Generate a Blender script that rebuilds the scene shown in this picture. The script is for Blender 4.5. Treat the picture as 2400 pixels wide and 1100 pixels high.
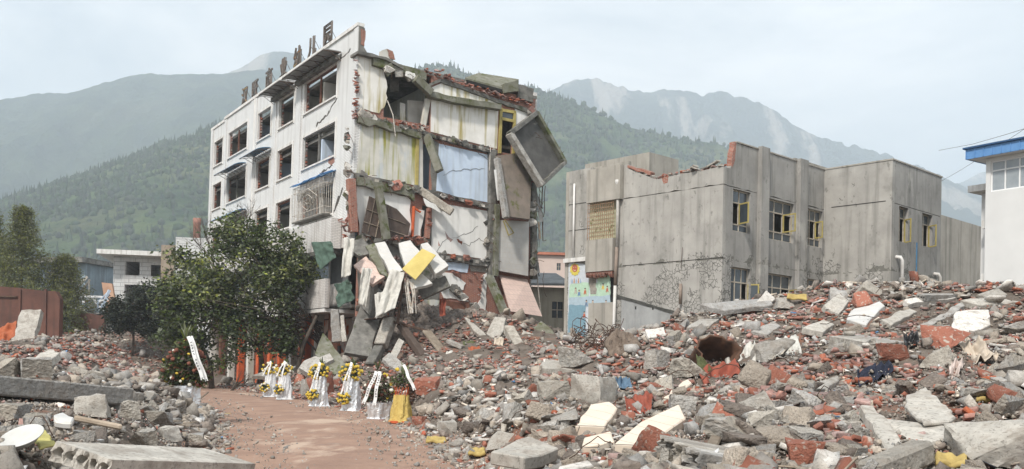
import bpy, bmesh, math, random
import numpy as np
from mathutils import Vector, Matrix
from mathutils.geometry import tessellate_polygon
random.seed(7); np.random.seed(7)
for o in list(bpy.data.objects): bpy.data.objects.remove(o)
SC = bpy.context.scene; COL = SC.collection
R = math.radians
# ---------------------------------------------------------------- camera
F, CX, HZ, ROLL, EYE = 2200.0, 1200.0, 855.0, R(1.0), 1.6
cr, sr = math.cos(ROLL), math.sin(ROLL)
cam = bpy.data.cameras.new('camera'); cam_o = bpy.data.objects.new('camera', cam); COL.objects.link(cam_o)
cam.sensor_fit = 'HORIZONTAL'; cam.sensor_width = 36.0; cam.lens = F / 2400 * 36.0
cam.shift_y = (HZ - 550) / 2400.0; cam.clip_start = .1; cam.clip_end = 30000
cam_o.matrix_world = Matrix(((cr, -sr, 0, 0), (0, 0, -1, 0), (sr, cr, 0, EYE), (0, 0, 0, 1)))
SC.camera = cam_o
# ---------------------------------------------------------------- world, sun, exposure
SUN_EL, SUN_AZ = R(46), math.atan2(-.42, -.91)        # compass angle from +Y towards +X
W = bpy.data.worlds.new('World'); SC.world = W; W.use_nodes = True
nt = W.node_tree; nt.nodes.clear()
def wn(t, **k):
    n = nt.nodes.new(t)
    for a, b in k.items(): setattr(n, a, b)
    return n
sky = wn('ShaderNodeTexSky', sky_type='NISHITA', sun_disc=False, sun_elevation=SUN_EL, sun_rotation=SUN_AZ, air_density=1.2, dust_density=3.0)
tc = wn('ShaderNodeTexCoord'); mp = wn('ShaderNodeMapping'); mp.inputs['Scale'].default_value = (1, 1, 2.6)
n1 = wn('ShaderNodeTexNoise'); n1.inputs['Scale'].default_value = 2.3; n1.inputs['Detail'].default_value = 7; n1.inputs['Roughness'].default_value = .55; n1.inputs['Distortion'].default_value = .5
rp = wn('ShaderNodeValToRGB'); rp.color_ramp.elements[0].position = .36; rp.color_ramp.elements[1].position = .66
rp.color_ramp.elements[0].color = (5.3, 5.9, 6.4, 1); rp.color_ramp.elements[1].color = (11.2, 11.0, 10.7, 1)
mx = wn('ShaderNodeMix', data_type='RGBA'); mx.inputs[0].default_value = .9
bg = wn('ShaderNodeBackground'); bg.inputs['Strength'].default_value = .108; wo = wn('ShaderNodeOutputWorld')
L = nt.links.new
L(tc.outputs['Generated'], mp.inputs[0]); L(mp.outputs[0], n1.inputs[0]); L(n1.outputs[0], rp.inputs[0])
L(sky.outputs[0], mx.inputs[6]); L(rp.outputs[0], mx.inputs[7]); L(mx.outputs[2], bg.inputs[0]); L(bg.outputs[0], wo.inputs[0])
sun = bpy.data.lights.new('sun', 'SUN'); sun.energy = 3.8; sun.angle = R(6); sun.color = (1, .95, .88)
sun_o = bpy.data.objects.new('sun', sun); COL.objects.link(sun_o)
sd = Vector((math.sin(SUN_AZ) * math.cos(SUN_EL), math.cos(SUN_AZ) * math.cos(SUN_EL), math.sin(SUN_EL)))
sun_o.rotation_euler = sd.to_track_quat('Z', 'Y').to_euler(); sun_o.location = (0, 0, 60)
vs = SC.view_settings; vs.view_transform = 'Standard'; vs.look = 'None'; vs.exposure = 0.32; vs.gamma = 1.0; vs.use_curve_mapping = False
SC.cycles.max_bounces = 6; SC.cycles.volume_bounces = 4; SC.cycles.use_denoising = True
# ---------------------------------------------------------------- helpers
def ray(px, py):
    dx, dy = px - CX, HZ - py
    return Vector(((dx * cr - dy * sr) / F, 1.0, (dx * sr + dy * cr) / F))
def P(px, py, Y):
    d = ray(px, py); return Vector((d.x * Y, Y, EYE + d.z * Y))
def to_px(p):
    a, b = p[0] / p[1] * F, (p[2] - EYE) / p[1] * F
    return (CX + a * cr + b * sr, HZ - (-a * sr + b * cr))
def hit(Minv, px, py, axis, val):
    o = Minv @ Vector((0, 0, EYE)); d = Minv.to_3x3() @ ray(px, py)
    return o + d * ((val - o[axis]) / d[axis])
def tag(o, label, cat=None, group=None, kind=None):
    if label: o['label'] = label
    if cat: o['category'] = cat
    if group: o['group'] = group
    if kind: o['kind'] = kind
    return o
def empty(name, loc=(0, 0, 0), rz=0.0, parent=None):
    o = bpy.data.objects.new(name, None); COL.objects.link(o); o.location = loc; o.rotation_euler = (0, 0, rz); o.empty_display_size = .3
    o.parent = parent; return o
def link(name, me, parent=None):
    o = bpy.data.objects.new(name, me); COL.objects.link(o); o.parent = parent; return o
def npmesh(name, V, Fa, mat, n=None, smooth=False):
    """mesh from arrays; Fa is (m,k) for uniform faces"""
    me = bpy.data.meshes.new(name); V = np.asarray(V, dtype=np.float32); Fa = np.asarray(Fa, dtype=np.int32)
    me.vertices.add(len(V)); me.vertices.foreach_set('co', V.ravel())
    m, k = Fa.shape; me.loops.add(m * k); me.loops.foreach_set('vertex_index', Fa.ravel())
    me.polygons.add(m); me.polygons.foreach_set('loop_start', np.arange(0, m * k, k, dtype=np.int32))
    if smooth: me.polygons.foreach_set('use_smooth', np.ones(m, dtype=bool))
    me.update(calc_edges=True); me.validate()
    if mat: me.materials.append(mat)
    return me
class MB:
    def __init__(s): s.v = []; s.f = []
    def add(s, vs, fs):
        n = len(s.v); s.v += [tuple(v) for v in vs]; s.f += [tuple(i + n for i in f) for f in fs]; return s
    def box(s, x0, x1, y0, y1, z0, z1):
        return s.add([(x0, y0, z0), (x1, y0, z0), (x1, y1, z0), (x0, y1, z0), (x0, y0, z1), (x1, y0, z1), (x1, y1, z1), (x0, y1, z1)],
                     [(3, 2, 1, 0), (4, 5, 6, 7), (0, 1, 5, 4), (1, 2, 6, 5), (2, 3, 7, 6), (3, 0, 4, 7)])
    def obox(s, c, ax, hs):
        c = Vector(c); a, b, d = [Vector(v).normalized() * h for v, h in zip(ax, hs)]
        vs = [c + a * i + b * j + d * k for k in (-1, 1) for i, j in ((-1, -1), (1, -1), (1, 1), (-1, 1))]
        return s.add(vs, [(3, 2, 1, 0), (4, 5, 6, 7), (0, 1, 5, 4), (1, 2, 6, 5), (2, 3, 7, 6), (3, 0, 4, 7)])
    def bar(s, a, b, w, h, up=(0, 0, 1)):
        a, b = Vector(a), Vector(b); d = (b - a); u = Vector(up); x = d.cross(u)
        if x.length < 1e-5: x = d.cross(Vector((1, 0, 0)))
        x.normalize(); z = x.cross(d).normalized()
        return s.obox((a + b) / 2, (d, x, z), (d.length / 2, w / 2, h / 2))
    def prism(s, poly, th):
        n = len(poly); poly = [Vector(p) for p in poly]; th = Vector(th)
        tri = tessellate_polygon([poly])
        vs = poly + [p + th for p in poly]; fs = []
        nrm = Vector((0, 0, 0))
        for i in range(n): nrm += poly[i].cross(poly[(i + 1) % n])
        flip = nrm.dot(th) > 0
        for t in tri:
            a = poly[t[0]]; nn = (poly[t[1]] - a).cross(poly[t[2]] - a)
            t = tuple(t) if (nn.dot(th) < 0) else tuple(reversed(t))
            fs.append(t); fs.append(tuple(i + n for i in reversed(t)))
        for i in range(n):
            j = (i + 1) % n
            fs.append((i, i + n, j + n, j) if not flip else (i, j, j + n, i + n))
        return s.add(vs, fs)
    def tube(s, pts, r, n=6, r1=None):
        pts = [Vector(p) for p in pts]; m = len(pts); vs = []; fs = []; prev = None
        for i, p in enumerate(pts):
            d = (pts[min(i + 1, m - 1)] - pts[max(i - 1, 0)]).normalized()
            a = d.cross(Vector((0, 0, 1)) if abs(d.z) < .9 else Vector((1, 0, 0))).normalized()
            if prev is not None and a.dot(prev) < 0: a = -a
            prev = a; b = d.cross(a); rr = r if r1 is None else r + (r1 - r) * i / max(1, m - 1)
            for k in range(n):
                t = 2 * math.pi * k / n; vs.append(p + (a * math.cos(t) + b * math.sin(t)) * rr)
        for i in range(m - 1):
            for k in range(n):
                q = (k + 1) % n; fs.append((i * n + k, i * n + q, (i + 1) * n + q, (i + 1) * n + k))
        fs.append(tuple(range(n - 1, -1, -1))); fs.append(tuple((m - 1) * n + k for k in range(n)))
        return s.add(vs, fs)
    def lathe(s, prof, n=20, c=(0, 0, 0), wob=None):
        vs = []; fs = []; m = len(prof)
        for i, (r, z) in enumerate(prof):
            for k in range(n):
                t = 2 * math.pi * k / n; rr = r * (wob(t, z) if wob else 1)
                vs.append((c[0] + rr * math.cos(t), c[1] + rr * math.sin(t), c[2] + z))
        for i in range(m - 1):
            for k in range(n):
                q = (k + 1) % n; fs.append((i * n + k, i * n + q, (i + 1) * n + q, (i + 1) * n + k))
        return s.add(vs, fs)
    def mesh(s, name, mat, smooth=False):
        me = bpy.data.meshes.new(name); me.from_pydata(s.v, [], s.f); me.update()
        if smooth: me.polygons.foreach_set('use_smooth', [True] * len(me.polygons))
        if mat: me.materials.append(mat)
        return me
    def build(s, name, mat, parent=None, smooth=False, bevel=0):
        o = link(name, s.mesh(name, mat, smooth), parent)
        if bevel:
            b = o.modifiers.new('b', 'BEVEL'); b.width = bevel; b.segments = 1; b.limit_method = 'ANGLE'
        return o
def top(o, label, cat, group=None): return tag(o, label, cat, group)
# vectorised value noise
def _h(i, j, k, s):
    n = (i * 374761393 + j * 668265263 + k * 2147483647 + s * 974634777) & 0xffffffff
    n = ((n ^ (n >> 13)) * 1274126177) & 0xffffffff
    return ((n ^ (n >> 16)) & 0xffff) / 65535.0
def vnoise(x, y, z=None, s=0):
    x = np.asarray(x, dtype=np.float64); y = np.asarray(y, dtype=np.float64); z = np.zeros_like(x) if z is None else np.asarray(z, dtype=np.float64)
    i, j, k = np.floor(x).astype(np.int64), np.floor(y).astype(np.int64), np.floor(z).astype(np.int64)
    fx, fy, fz = x - i, y - j, z - k; fx = fx * fx * (3 - 2 * fx); fy = fy * fy * (3 - 2 * fy); fz = fz * fz * (3 - 2 * fz)
    r = 0
    for a in (0, 1):
        for b in (0, 1):
            for c in (0, 1):
                r = r + _h(i + a, j + b, k + c, s) * (fx if a else 1 - fx) * (fy if b else 1 - fy) * (fz if c else 1 - fz)
    return r * 2 - 1
def fbm(x, y, z=None, s=0, o=5, g=.5, ridged=False):
    r = 0; a = 1; f = 1; t = 0
    for q in range(o):
        n = vnoise(np.asarray(x) * f + 17.3 * q, np.asarray(y) * f + 9.1 * q, None if z is None else np.asarray(z) * f, s + q)
        if ridged: n = 1 - 2 * np.abs(n)
        r = r + a * n; t += a; a *= g; f *= 2.03
    return r / t
# ---------------------------------------------------------------- materials
MATS = {}
def mat(name, col, col2=None, scale=4.0, rough=.9, bump=.15, bscale=25.0, rnd=.0, metallic=0.0, spec=.25, detail=6, stain=None, stain_amt=.0, coord='Object', hue=0.0, stretch=None, ramp=(.35, .68), dirt=None, alpha=None, bdist=.02):
    if name in MATS: return MATS[name]
    m = bpy.data.materials.new(name); m.use_nodes = True; T = m.node_tree; N = T.nodes; K = T.links.new
    b = N['Principled BSDF']; b.inputs['Roughness'].default_value = rough; b.inputs['Metallic'].default_value = metallic
    b.inputs['Specular IOR Level'].default_value = spec
    tcn = N.new('ShaderNodeTexCoord'); co = tcn.outputs[coord]
    if stretch:
        mpn = N.new('ShaderNodeMapping'); mpn.inputs['Scale'].default_value = stretch; K(co, mpn.inputs[0]); cs = mpn.outputs[0]
    else: cs = co
    col2 = col2 or tuple(c * .72 for c in col)
    nz = N.new('ShaderNodeTexNoise'); nz.inputs['Scale'].default_value = scale; nz.inputs['Detail'].default_value = detail; nz.inputs['Roughness'].default_value = .62; K(cs, nz.inputs[0])
    rm = N.new('ShaderNodeValToRGB'); rm.color_ramp.elements[0].position = ramp[0]; rm.color_ramp.elements[1].position = ramp[1]
    rm.color_ramp.elements[0].color = (*col2, 1); rm.color_ramp.elements[1].color = (*col, 1); K(nz.outputs[0], rm.inputs[0]); c = rm.outputs[0]
    if stain:
        ms = N.new('ShaderNodeMapping'); ms.inputs['Scale'].default_value = (2.2, 2.2, .16); K(co, ms.inputs[0])
        ns = N.new('ShaderNodeTexNoise'); ns.inputs['Scale'].default_value = 1.6; ns.inputs['Detail'].default_value = 5; K(ms.outputs[0], ns.inputs[0])
        rs = N.new('ShaderNodeValToRGB'); rs.color_ramp.elements[0].position = .5; rs.color_ramp.elements[1].position = .68
        rs.color_ramp.elements[0].color = (0, 0, 0, 1); rs.color_ramp.elements[1].color = (stain_amt,) * 3 + (1,); K(ns.outputs[0], rs.inputs[0])
        mm = N.new('ShaderNodeMix'); mm.data_type = 'RGBA'; K(rs.outputs[0], mm.inputs[0]); K(c, mm.inputs[6]); mm.inputs[7].default_value = (*stain, 1); c = mm.outputs[2]
    if dirt:
        nd = N.new('ShaderNodeTexNoise'); nd.inputs['Scale'].default_value = dirt[3]; nd.inputs['Detail'].default_value = 8; nd.inputs['Roughness'].default_value = .7; K(co, nd.inputs[0])
        rd = N.new('ShaderNodeValToRGB'); rd.color_ramp.elements[0].position = dirt[4]; rd.color_ramp.elements[1].position = dirt[4] + .1
        rd.color_ramp.elements[0].color = (0, 0, 0, 1); K(nd.outputs[0], rd.inputs[0])
        mm = N.new('ShaderNodeMix'); mm.data_type = 'RGBA'; K(rd.outputs[0], mm.inputs[0]); K(c, mm.inputs[6]); mm.inputs[7].default_value = (*dirt[:3], 1); c = mm.outputs[2]
    if rnd or hue:
        oi = N.new('ShaderNodeObjectInfo'); ge = N.new('ShaderNodeNewGeometry')
        ad = N.new('ShaderNodeMath'); ad.operation = 'ADD'; K(oi.outputs['Random'], ad.inputs[0]); K(ge.outputs['Random Per Island'], ad.inputs[1])
        fr = N.new('ShaderNodeMath'); fr.operation = 'FRACT'; K(ad.outputs[0], fr.inputs[0])
        mr = N.new('ShaderNodeMapRange'); mr.inputs[3].default_value = 1 - rnd; mr.inputs[4].default_value = 1 + rnd; K(fr.outputs[0], mr.inputs[0])
        hs = N.new('ShaderNodeHueSaturation'); K(c, hs.inputs['Color']); K(mr.outputs[0], hs.inputs['Value'])
        if hue:
            m7 = N.new('ShaderNodeMath'); m7.operation = 'MULTIPLY'; m7.inputs[1].default_value = 7.31; K(fr.outputs[0], m7.inputs[0])
            f2 = N.new('ShaderNodeMath'); f2.operation = 'FRACT'; K(m7.outputs[0], f2.inputs[0])
            mr2 = N.new('ShaderNodeMapRange'); mr2.inputs[3].default_value = .35; mr2.inputs[4].default_value = 1 + hue; K(f2.outputs[0], mr2.inputs[0]); K(mr2.outputs[0], hs.inputs['Saturation'])
        c = hs.outputs[0]
    K(c, b.inputs['Base Color'])
    if bump:
        nb = N.new('ShaderNodeTexNoise'); nb.inputs['Scale'].default_value = bscale; nb.inputs['Detail'].default_value = 5; K(cs, nb.inputs[0])
        bp = N.new('ShaderNodeBump'); bp.inputs['Strength'].default_value = bump; bp.inputs['Distance'].default_value = bdist; K(nb.outputs[0], bp.inputs['Height']); K(bp.outputs[0], b.inputs['Normal'])
    MATS[name] = m; m['c'] = 0
    return m
def node_of(m): return m.node_tree.nodes, m.node_tree.links.new
def overlay(m, fac_builder, colour):
    """put a second colour over the base colour with a node-built mask"""
    N, K = node_of(m); b = N['Principled BSDF']; src = b.inputs['Base Color'].links[0].from_socket
    f = fac_builder(N, K); mm = N.new('ShaderNodeMix'); mm.data_type = 'RGBA'; K(f, mm.inputs[0]); K(src, mm.inputs[6]); mm.inputs[7].default_value = (*colour, 1); K(mm.outputs[2], b.inputs['Base Color'])
def brick_mask(sx, bw, bh, mortar, swap=True):
    def f(N, K):
        tcn = N.new('ShaderNodeTexCoord'); sp = N.new('ShaderNodeSeparateXYZ'); K(tcn.outputs['Object'], sp.inputs[0])
        ad = N.new('ShaderNodeMath'); K(sp.outputs[0], ad.inputs[0]); K(sp.outputs[1], ad.inputs[1])
        cb = N.new('ShaderNodeCombineXYZ'); K(ad.outputs[0], cb.inputs[0]); K(sp.outputs[2], cb.inputs[1])
        br = N.new('ShaderNodeTexBrick'); K(cb.outputs[0], br.inputs[0]); br.inputs['Scale'].default_value = sx; br.inputs['Brick Width'].default_value = bw; br.inputs['Row Height'].default_value = bh
        br.inputs['Mortar Size'].default_value = mortar; br.inputs['Mortar Smooth'].default_value = .1
        return br.outputs['Fac']
    return f
def crack_mask(scale, width, nscale, thr, zlo=None, zhi=None, amt=1.0):
    def f(N, K):
        tcn = N.new('ShaderNodeTexCoord'); nd = N.new('ShaderNodeTexNoise'); nd.inputs['Scale'].default_value = 2.2; nd.inputs['Detail'].default_value = 5; K(tcn.outputs['Object'], nd.inputs[0])
        mx = N.new('ShaderNodeMix'); mx.data_type = 'RGBA'; mx.inputs[0].default_value = .28; K(tcn.outputs['Object'], mx.inputs[6]); K(nd.outputs['Color'], mx.inputs[7])
        vo = N.new('ShaderNodeTexVoronoi'); vo.feature = 'DISTANCE_TO_EDGE'; vo.inputs['Scale'].default_value = scale; K(mx.outputs[2], vo.inputs[0])
        lt = N.new('ShaderNodeMath'); lt.operation = 'LESS_THAN'; lt.inputs[1].default_value = width; K(vo.outputs[0], lt.inputs[0])
        n2 = N.new('ShaderNodeTexNoise'); n2.inputs['Scale'].default_value = nscale; n2.inputs['Detail'].default_value = 6; K(tcn.outputs['Object'], n2.inputs[0])
        g = N.new('ShaderNodeMath'); g.operation = 'GREATER_THAN'; g.inputs[1].default_value = thr; K(n2.outputs[0], g.inputs[0]); cur = g.outputs[0]
        if zlo is not None:
            sp = N.new('ShaderNodeSeparateXYZ'); K(tcn.outputs['Object'], sp.inputs[0])
            mr = N.new('ShaderNodeMapRange'); mr.inputs[1].default_value = zlo; mr.inputs[2].default_value = zhi; mr.inputs[3].default_value = .22; mr.inputs[4].default_value = -.14; K(sp.outputs[2], mr.inputs[0])
            a = N.new('ShaderNodeMath'); K(n2.outputs[0], a.inputs[0]); K(mr.outputs[0], a.inputs[1]); K(a.outputs[0], g.inputs[0])
        mu = N.new('ShaderNodeMath'); mu.operation = 'MULTIPLY'; K(lt.outputs[0], mu.inputs[0]); K(cur, mu.inputs[1])
        m2 = N.new('ShaderNodeMath'); m2.operation = 'MULTIPLY'; m2.inputs[1].default_value = amt; K(mu.outputs[0], m2.inputs[0])
        return m2.outputs[0]
    return f
def noise_mask(scale, lo, hi, stretch=(1, 1, 1), amt=1.0):
    def f(N, K):
        tcn = N.new('ShaderNodeTexCoord'); mpn = N.new('ShaderNodeMapping'); mpn.inputs['Scale'].default_value = stretch; K(tcn.outputs['Object'], mpn.inputs[0])
        n = N.new('ShaderNodeTexNoise'); n.inputs['Scale'].default_value = scale; n.inputs['Detail'].default_value = 7; n.inputs['Roughness'].default_value = .65; K(mpn.outputs[0], n.inputs[0])
        mr = N.new('ShaderNodeMapRange'); mr.inputs[1].default_value = lo; mr.inputs[2].default_value = hi; mr.inputs[4].default_value = amt; K(n.outputs[0], mr.inputs[0]); return mr.outputs[0]
    return f
M = dict(
 conc=mat('concrete', (.42, .395, .355), (.28, .262, .235), 4, bump=1.0, bscale=9, rnd=.26, hue=.5, dirt=(.19, .175, .155, 7, .60), bdist=.05, detail=9),
 conc_d=mat('weathered_concrete', (.24, .23, .21), (.10, .097, .088), 2.2, bump=.45, bscale=9, rnd=.12, dirt=(.055, .062, .03, 1.3, .57)),
 conc_l=mat('pale_concrete', (.52, .49, .44), (.36, .34, .305), 3.5, bump=.35, bscale=16, rnd=.14, dirt=(.25, .22, .19, 4, .64)),
 moss=mat('mossy_concrete', (.25, .245, .215), (.12, .12, .075), 1.6, bump=.5, bscale=9, dirt=(.075, .088, .025, 1.9, .52)),
 brick=mat('brick', (.36, .13, .08), (.26, .092, .06), 5, bump=.4, bscale=22, rnd=.34, hue=.12, dirt=(.45, .36, .30, 4, .6)),
 plaster=mat('plaster', (.70, .67, .62), (.56, .53, .49), 3, bump=.18, bscale=18, rnd=.14, dirt=(.42, .39, .35, 3, .64)),
 wood=mat('weathered_wood', (.34, .285, .225), (.2, .16, .12), 4, bump=.3, bscale=20, rnd=.35, stretch=(1, 1, 1)),
 rust=mat('rusty_steel', (.11, .065, .045), (.06, .04, .03), 12, bump=.2, rnd=.2, rough=.8),
 dark=mat('dark_void', (.03, .028, .026), None, 3, bump=0),
 tile=mat('white_wall_tile', (.80, .795, .78), (.70, .695, .68), 1.2, rough=.42, bump=.05, spec=.5, stain=(.42, .40, .37), stain_amt=.5),
 tile_dirty=mat('stained_wall_tile', (.70, .675, .65), (.56, .53, .5), 1.5, rough=.5, bump=.05, spec=.4, stain=(.28, .22, .18), stain_amt=.75),
 coping=mat('white_coping', (.78, .77, .75), (.62, .6, .57), 2, rough=.6, bump=.06, stain=(.4, .38, .34), stain_amt=.6),
)
for k in ('tile', 'tile_dirty'):
    overlay(M[k], brick_mask(1.0, .26, .085, .010), (.36, .35, .34))
# ================================================================ hills
def forest_mat(name, a, b, c, s1, s2, bump=.9, bd=6.0):
    m = mat(name, a, b, s1, bump=bump, bscale=s2, rough=1.0, spec=.05, detail=10, ramp=(.4, .62), bdist=bd)
    overlay(m, noise_mask(s1 * .22, .5, .72), c); return m
fm_near = forest_mat('forest_near', (.075, .105, .040), (.022, .042, .020), (.13, .125, .06), .03, .12, 1.0, 5)
fm_mid = forest_mat('forest_mid', (.05, .07, .04), (.018, .032, .024), (.075, .08, .05), .022, .10, 1.0, 6)
fm_far = forest_mat('forest_far', (.045, .06, .045), (.02, .032, .028), (.06, .065, .05), .014, .06, 1.0, 12)
overlay(fm_far, noise_mask(.0065, .53, .60, (1.6, .5, .45)), (.26, .235, .20))
overlay(fm_near, noise_mask(.008, .60, .68, (1, .6, 1)), (.125, .125, .065))
def sil(pts, Y):
    q = [P(x, y, Y) for x, y in pts]; return np.array([p.x for p in q]), np.array([p.z for p in q])
def hill(name, Y, pts, width, back, dx, m, amp, seed, spur, rough, base=0.0, pw=1.0):
    xs, zs = sil(pts, Y); X = np.arange(xs[0], xs[-1], dx); Yv = np.concatenate([np.arange(Y - width, Y, dx * 1.6), [Y], np.arange(Y + dx * 3, Y + back, dx * 5)])
    GX, GY = np.meshgrid(X, Yv); H = np.interp(GX, xs, zs)
    s = np.clip((GY - (Y - width)) / width, 0, 1) ** pw; bk = np.clip((GY - Y) / back, 0, 1)
    shape = np.where(GY <= Y, s, 1 - bk * .7)
    n = fbm(GX / spur, GY / (spur * 2.2), s=seed, o=5, ridged=True); n = np.minimum(n - .25, .10)
    env = np.clip(4 * s * s * (1 - s) * 1.3 + .02, 0, 1) * (GY <= Y)
    Z = base + (H - base) * shape + n * amp * env
    Z = Z + fbm(GX / (dx * 3.2), GY / (dx * 3.2), s=seed + 9, o=3) * rough * np.clip(s * 6, 0, 1)
    V = np.stack([GX, GY, Z], -1).reshape(-1, 3); nx, ny = len(X), len(Yv)
    i = np.arange(nx * ny).reshape(ny, nx); Fq = np.stack([i[:-1, :-1], i[:-1, 1:], i[1:, 1:], i[1:, :-1]], -1).reshape(-1, 4)
    o = link(name, npmesh(name, V, Fq, m, smooth=True)); tag(o, None, kind='structure'); return o, X, Yv, Z
hill('mountain', 2600, [(560, 900), (760, 560), (980, 330), (1150, 260), (1310, 200), (1350, 190), (1420, 189), (1450, 205), (1500, 217), (1560, 209), (1610, 214), (1640, 222), (1690, 214), (1740, 224), (1760, 238), (1800, 248), (1830, 268), (1860, 290), (1890, 305), (1910, 322), (1960, 332), (2030, 345), (2090, 365), (2150, 392), (2230, 430), (2330, 500), (2500, 640), (2700, 820)], 1150, 500, 7, fm_far, 300, 3, 210, 11, pw=1.1)
hill('mountain', 3400, [(1900, 700), (2100, 500), (2240, 435), (2300, 405), (2360, 410), (2450, 390), (2650, 420), (2900, 560)], 900, 500, 14, fm_far, 60, 5, 300, 6)
hill('mountain', 2300, [(100, 420), (350, 300), (520, 180), (580, 150), (610, 128), (640, 119), (690, 124), (740, 150), (860, 200), (1000, 300), (1200, 500)], 700, 500, 10, fm_far, 60, 4, 260, 5)
hill('mountain', 1900, [(-500, 420), (-250, 300), (-60, 245), (0, 234), (50, 226), (110, 219), (160, 221), (210, 207), (260, 193), (310, 178), (350, 172), (400, 176), (470, 175), (540, 168), (600, 162), (700, 170), (850, 215), (1000, 330), (1200, 560), (1350, 760)], 900, 400, 6.5, fm_mid, 170, 7, 230, 6, pw=1.0)
hb, bX, bY, bZ = hill('hillside', 1150, [(560, 760), (700, 480), (850, 260), (940, 180), (985, 158), (1010, 152), (1060, 158), (1090, 172), (1140, 190), (1200, 198), (1250, 206), (1290, 222), (1330, 238), (1400, 262), (1450, 288), (1500, 308), (1560, 318), (1620, 330), (1690, 336), (1740, 372), (1850, 420), (2000, 480), (2200, 560), (2400, 620), (2800, 760)], 560, 250, 5.0, fm_near, 60, 11, 130, 2.4, pw=1.0)
hl, lX, lY, lZ = hill('hillside', 950, [(-700, 560), (-300, 545), (-50, 520), (60, 480), (140, 440), (220, 405), (300, 375), (380, 340), (450, 318), (520, 290), (640, 260), (800, 300), (900, 420), (1100, 650)], 500, 200, 4.4, fm_near, 45, 12, 110, 2, pw=1.0)
# trees on the two nearer hillsides: one uncountable wood each
def blob_proto(seed, cone=False):
    bm = bmesh.new()
    if cone: bmesh.ops.create_cone(bm, segments=6, radius1=.34, radius2=.02, depth=1.0, cap_ends=False)
    else: bmesh.ops.create_icosphere(bm, subdivisions=1, radius=.5)
    rs = np.random.RandomState(seed); V = np.array([v.co[:] for v in bm.verts]); V *= 1 + rs.uniform(-.24, .24, (len(V), 1))
    bmesh.ops.triangulate(bm, faces=bm.faces[:]); Fq = np.array([[v.index for v in f.verts] for f in bm.faces]); bm.free(); return V, Fq
def join_protos(protos, idx, T, S, rotm):
    """idx proto per item, T (n,3), S (n,3), rotm (n,3,3)"""
    Vs = []; Fs = []; off = 0
    for p, (V, Fq) in enumerate(protos):
        w = np.where(idx == p)[0]
        if not len(w): continue
        VV = np.einsum('nij,nvj->nvi', rotm[w], V[None] * S[w][:, None, :]) + T[w][:, None, :]
        FF = Fq[None] + (np.arange(len(w)) * len(V))[:, None, None] + off
        Vs.append(VV.reshape(-1, 3)); Fs.append(FF.reshape(-1, 3)); off += len(w) * len(V)
    return np.concatenate(Vs), np.concatenate(Fs)
def rotz(a):
    n = len(a); Rm = np.zeros((n, 3, 3)); Rm[:, 0, 0] = np.cos(a); Rm[:, 0, 1] = -np.sin(a); Rm[:, 1, 0] = np.sin(a); Rm[:, 1, 1] = np.cos(a); Rm[:, 2, 2] = 1; return Rm
def rot_rand(n, rs, tilt=None):
    q = rs.normal(size=(n, 4))
    if tilt is not None:
        a = rs.uniform(0, 2 * np.pi, n); b = rs.normal(0, tilt, n); c = rs.uniform(0, 2 * np.pi, n)
        qz = np.stack([np.cos(a / 2), 0 * a, 0 * a, np.sin(a / 2)], -1); qt = np.stack([np.cos(b / 2), np.sin(b / 2) * np.cos(c), np.sin(b / 2) * np.sin(c), 0 * b], -1)
        w1, x1, y1, z1 = qt.T; w2, x2, y2, z2 = qz.T
        q = np.stack([w1 * w2 - x1 * x2 - y1 * y2 - z1 * z2, w1 * x2 + x1 * w2 + y1 * z2 - z1 * y2, w1 * y2 - x1 * z2 + y1 * w2 + z1 * x2, w1 * z2 + x1 * y2 - y1 * x2 + z1 * w2], -1)
    q /= np.linalg.norm(q, axis=1, keepdims=True); w, x, y, z = q.T
    return np.stack([1 - 2 * (y * y + z * z), 2 * (x * y - z * w), 2 * (x * z + y * w), 2 * (x * y + z * w), 1 - 2 * (x * x + z * z), 2 * (y * z - x * w), 2 * (x * z - y * w), 2 * (y * z + x * w), 1 - 2 * (x * x + y * y)], -1).reshape(-1, 3, 3)
leafmat_f = mat('hill_tree_leaves', (.055, .085, .033), (.026, .046, .021), .35, bump=.6, bscale=1.5, rough=1, spec=.05, rnd=.25, hue=.05, bdist=.3)
def wood(name, label, X, Yv, Z, n, seed, xr, hmin, hmax):
    rs = np.random.RandomState(seed); N0 = n * 3
    fx = rs.uniform(0, len(X) - 1.01, N0); fy = rs.uniform(0, 1, N0) ** 1.0 * (np.searchsorted(Yv, max(Yv) - 170) - 1)
    i, j = fx.astype(int), fy.astype(int); px = X[0] + (X[1] - X[0]) * fx
    py = Yv[j] + (Yv[np.minimum(j + 1, len(Yv) - 1)] - Yv[j]) * (fy - j); pz = Z[j, i]
    dens = fbm(px / 45, py / 45, s=seed, o=3); keep = (dens > rs.uniform(-.75, .35, N0)) & (px / py * F + CX > xr[0]) & (px / py * F + CX < xr[1]); w = np.where(keep)[0][:n]
    k = len(w); hh = rs.uniform(hmin, hmax, k); idx = rs.randint(0, 6, k); cone = idx >= 4
    S = np.stack([hh * rs.uniform(.7, 1.1, k), hh * rs.uniform(.7, 1.1, k), np.where(cone, hh * 1.7, hh * rs.uniform(.8, 1.2, k))], -1)
    T = np.stack([px[w], py[w], pz[w] + S[:, 2] * .32], -1)
    V, Fq = join_protos([blob_proto(q) for q in range(4)] + [blob_proto(9, True), blob_proto(11, True)], idx, T, S, rotz(rs.uniform(0, 6.28, k)))
    o = link(name, npmesh(name, V, Fq, leafmat_f)); tag(o, label, 'forest', kind='stuff'); return o
wood('hill_forest', 'green wood covering the hillside behind the damaged buildings', bX, bY, bZ, 13000, 3, (900, 2500), 4, 8)
wood('hill_forest', 'hazy green wood on the slope behind the conifer and low buildings', lX, lY, lZ, 9000, 5, (-150, 900), 3.2, 7)
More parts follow.
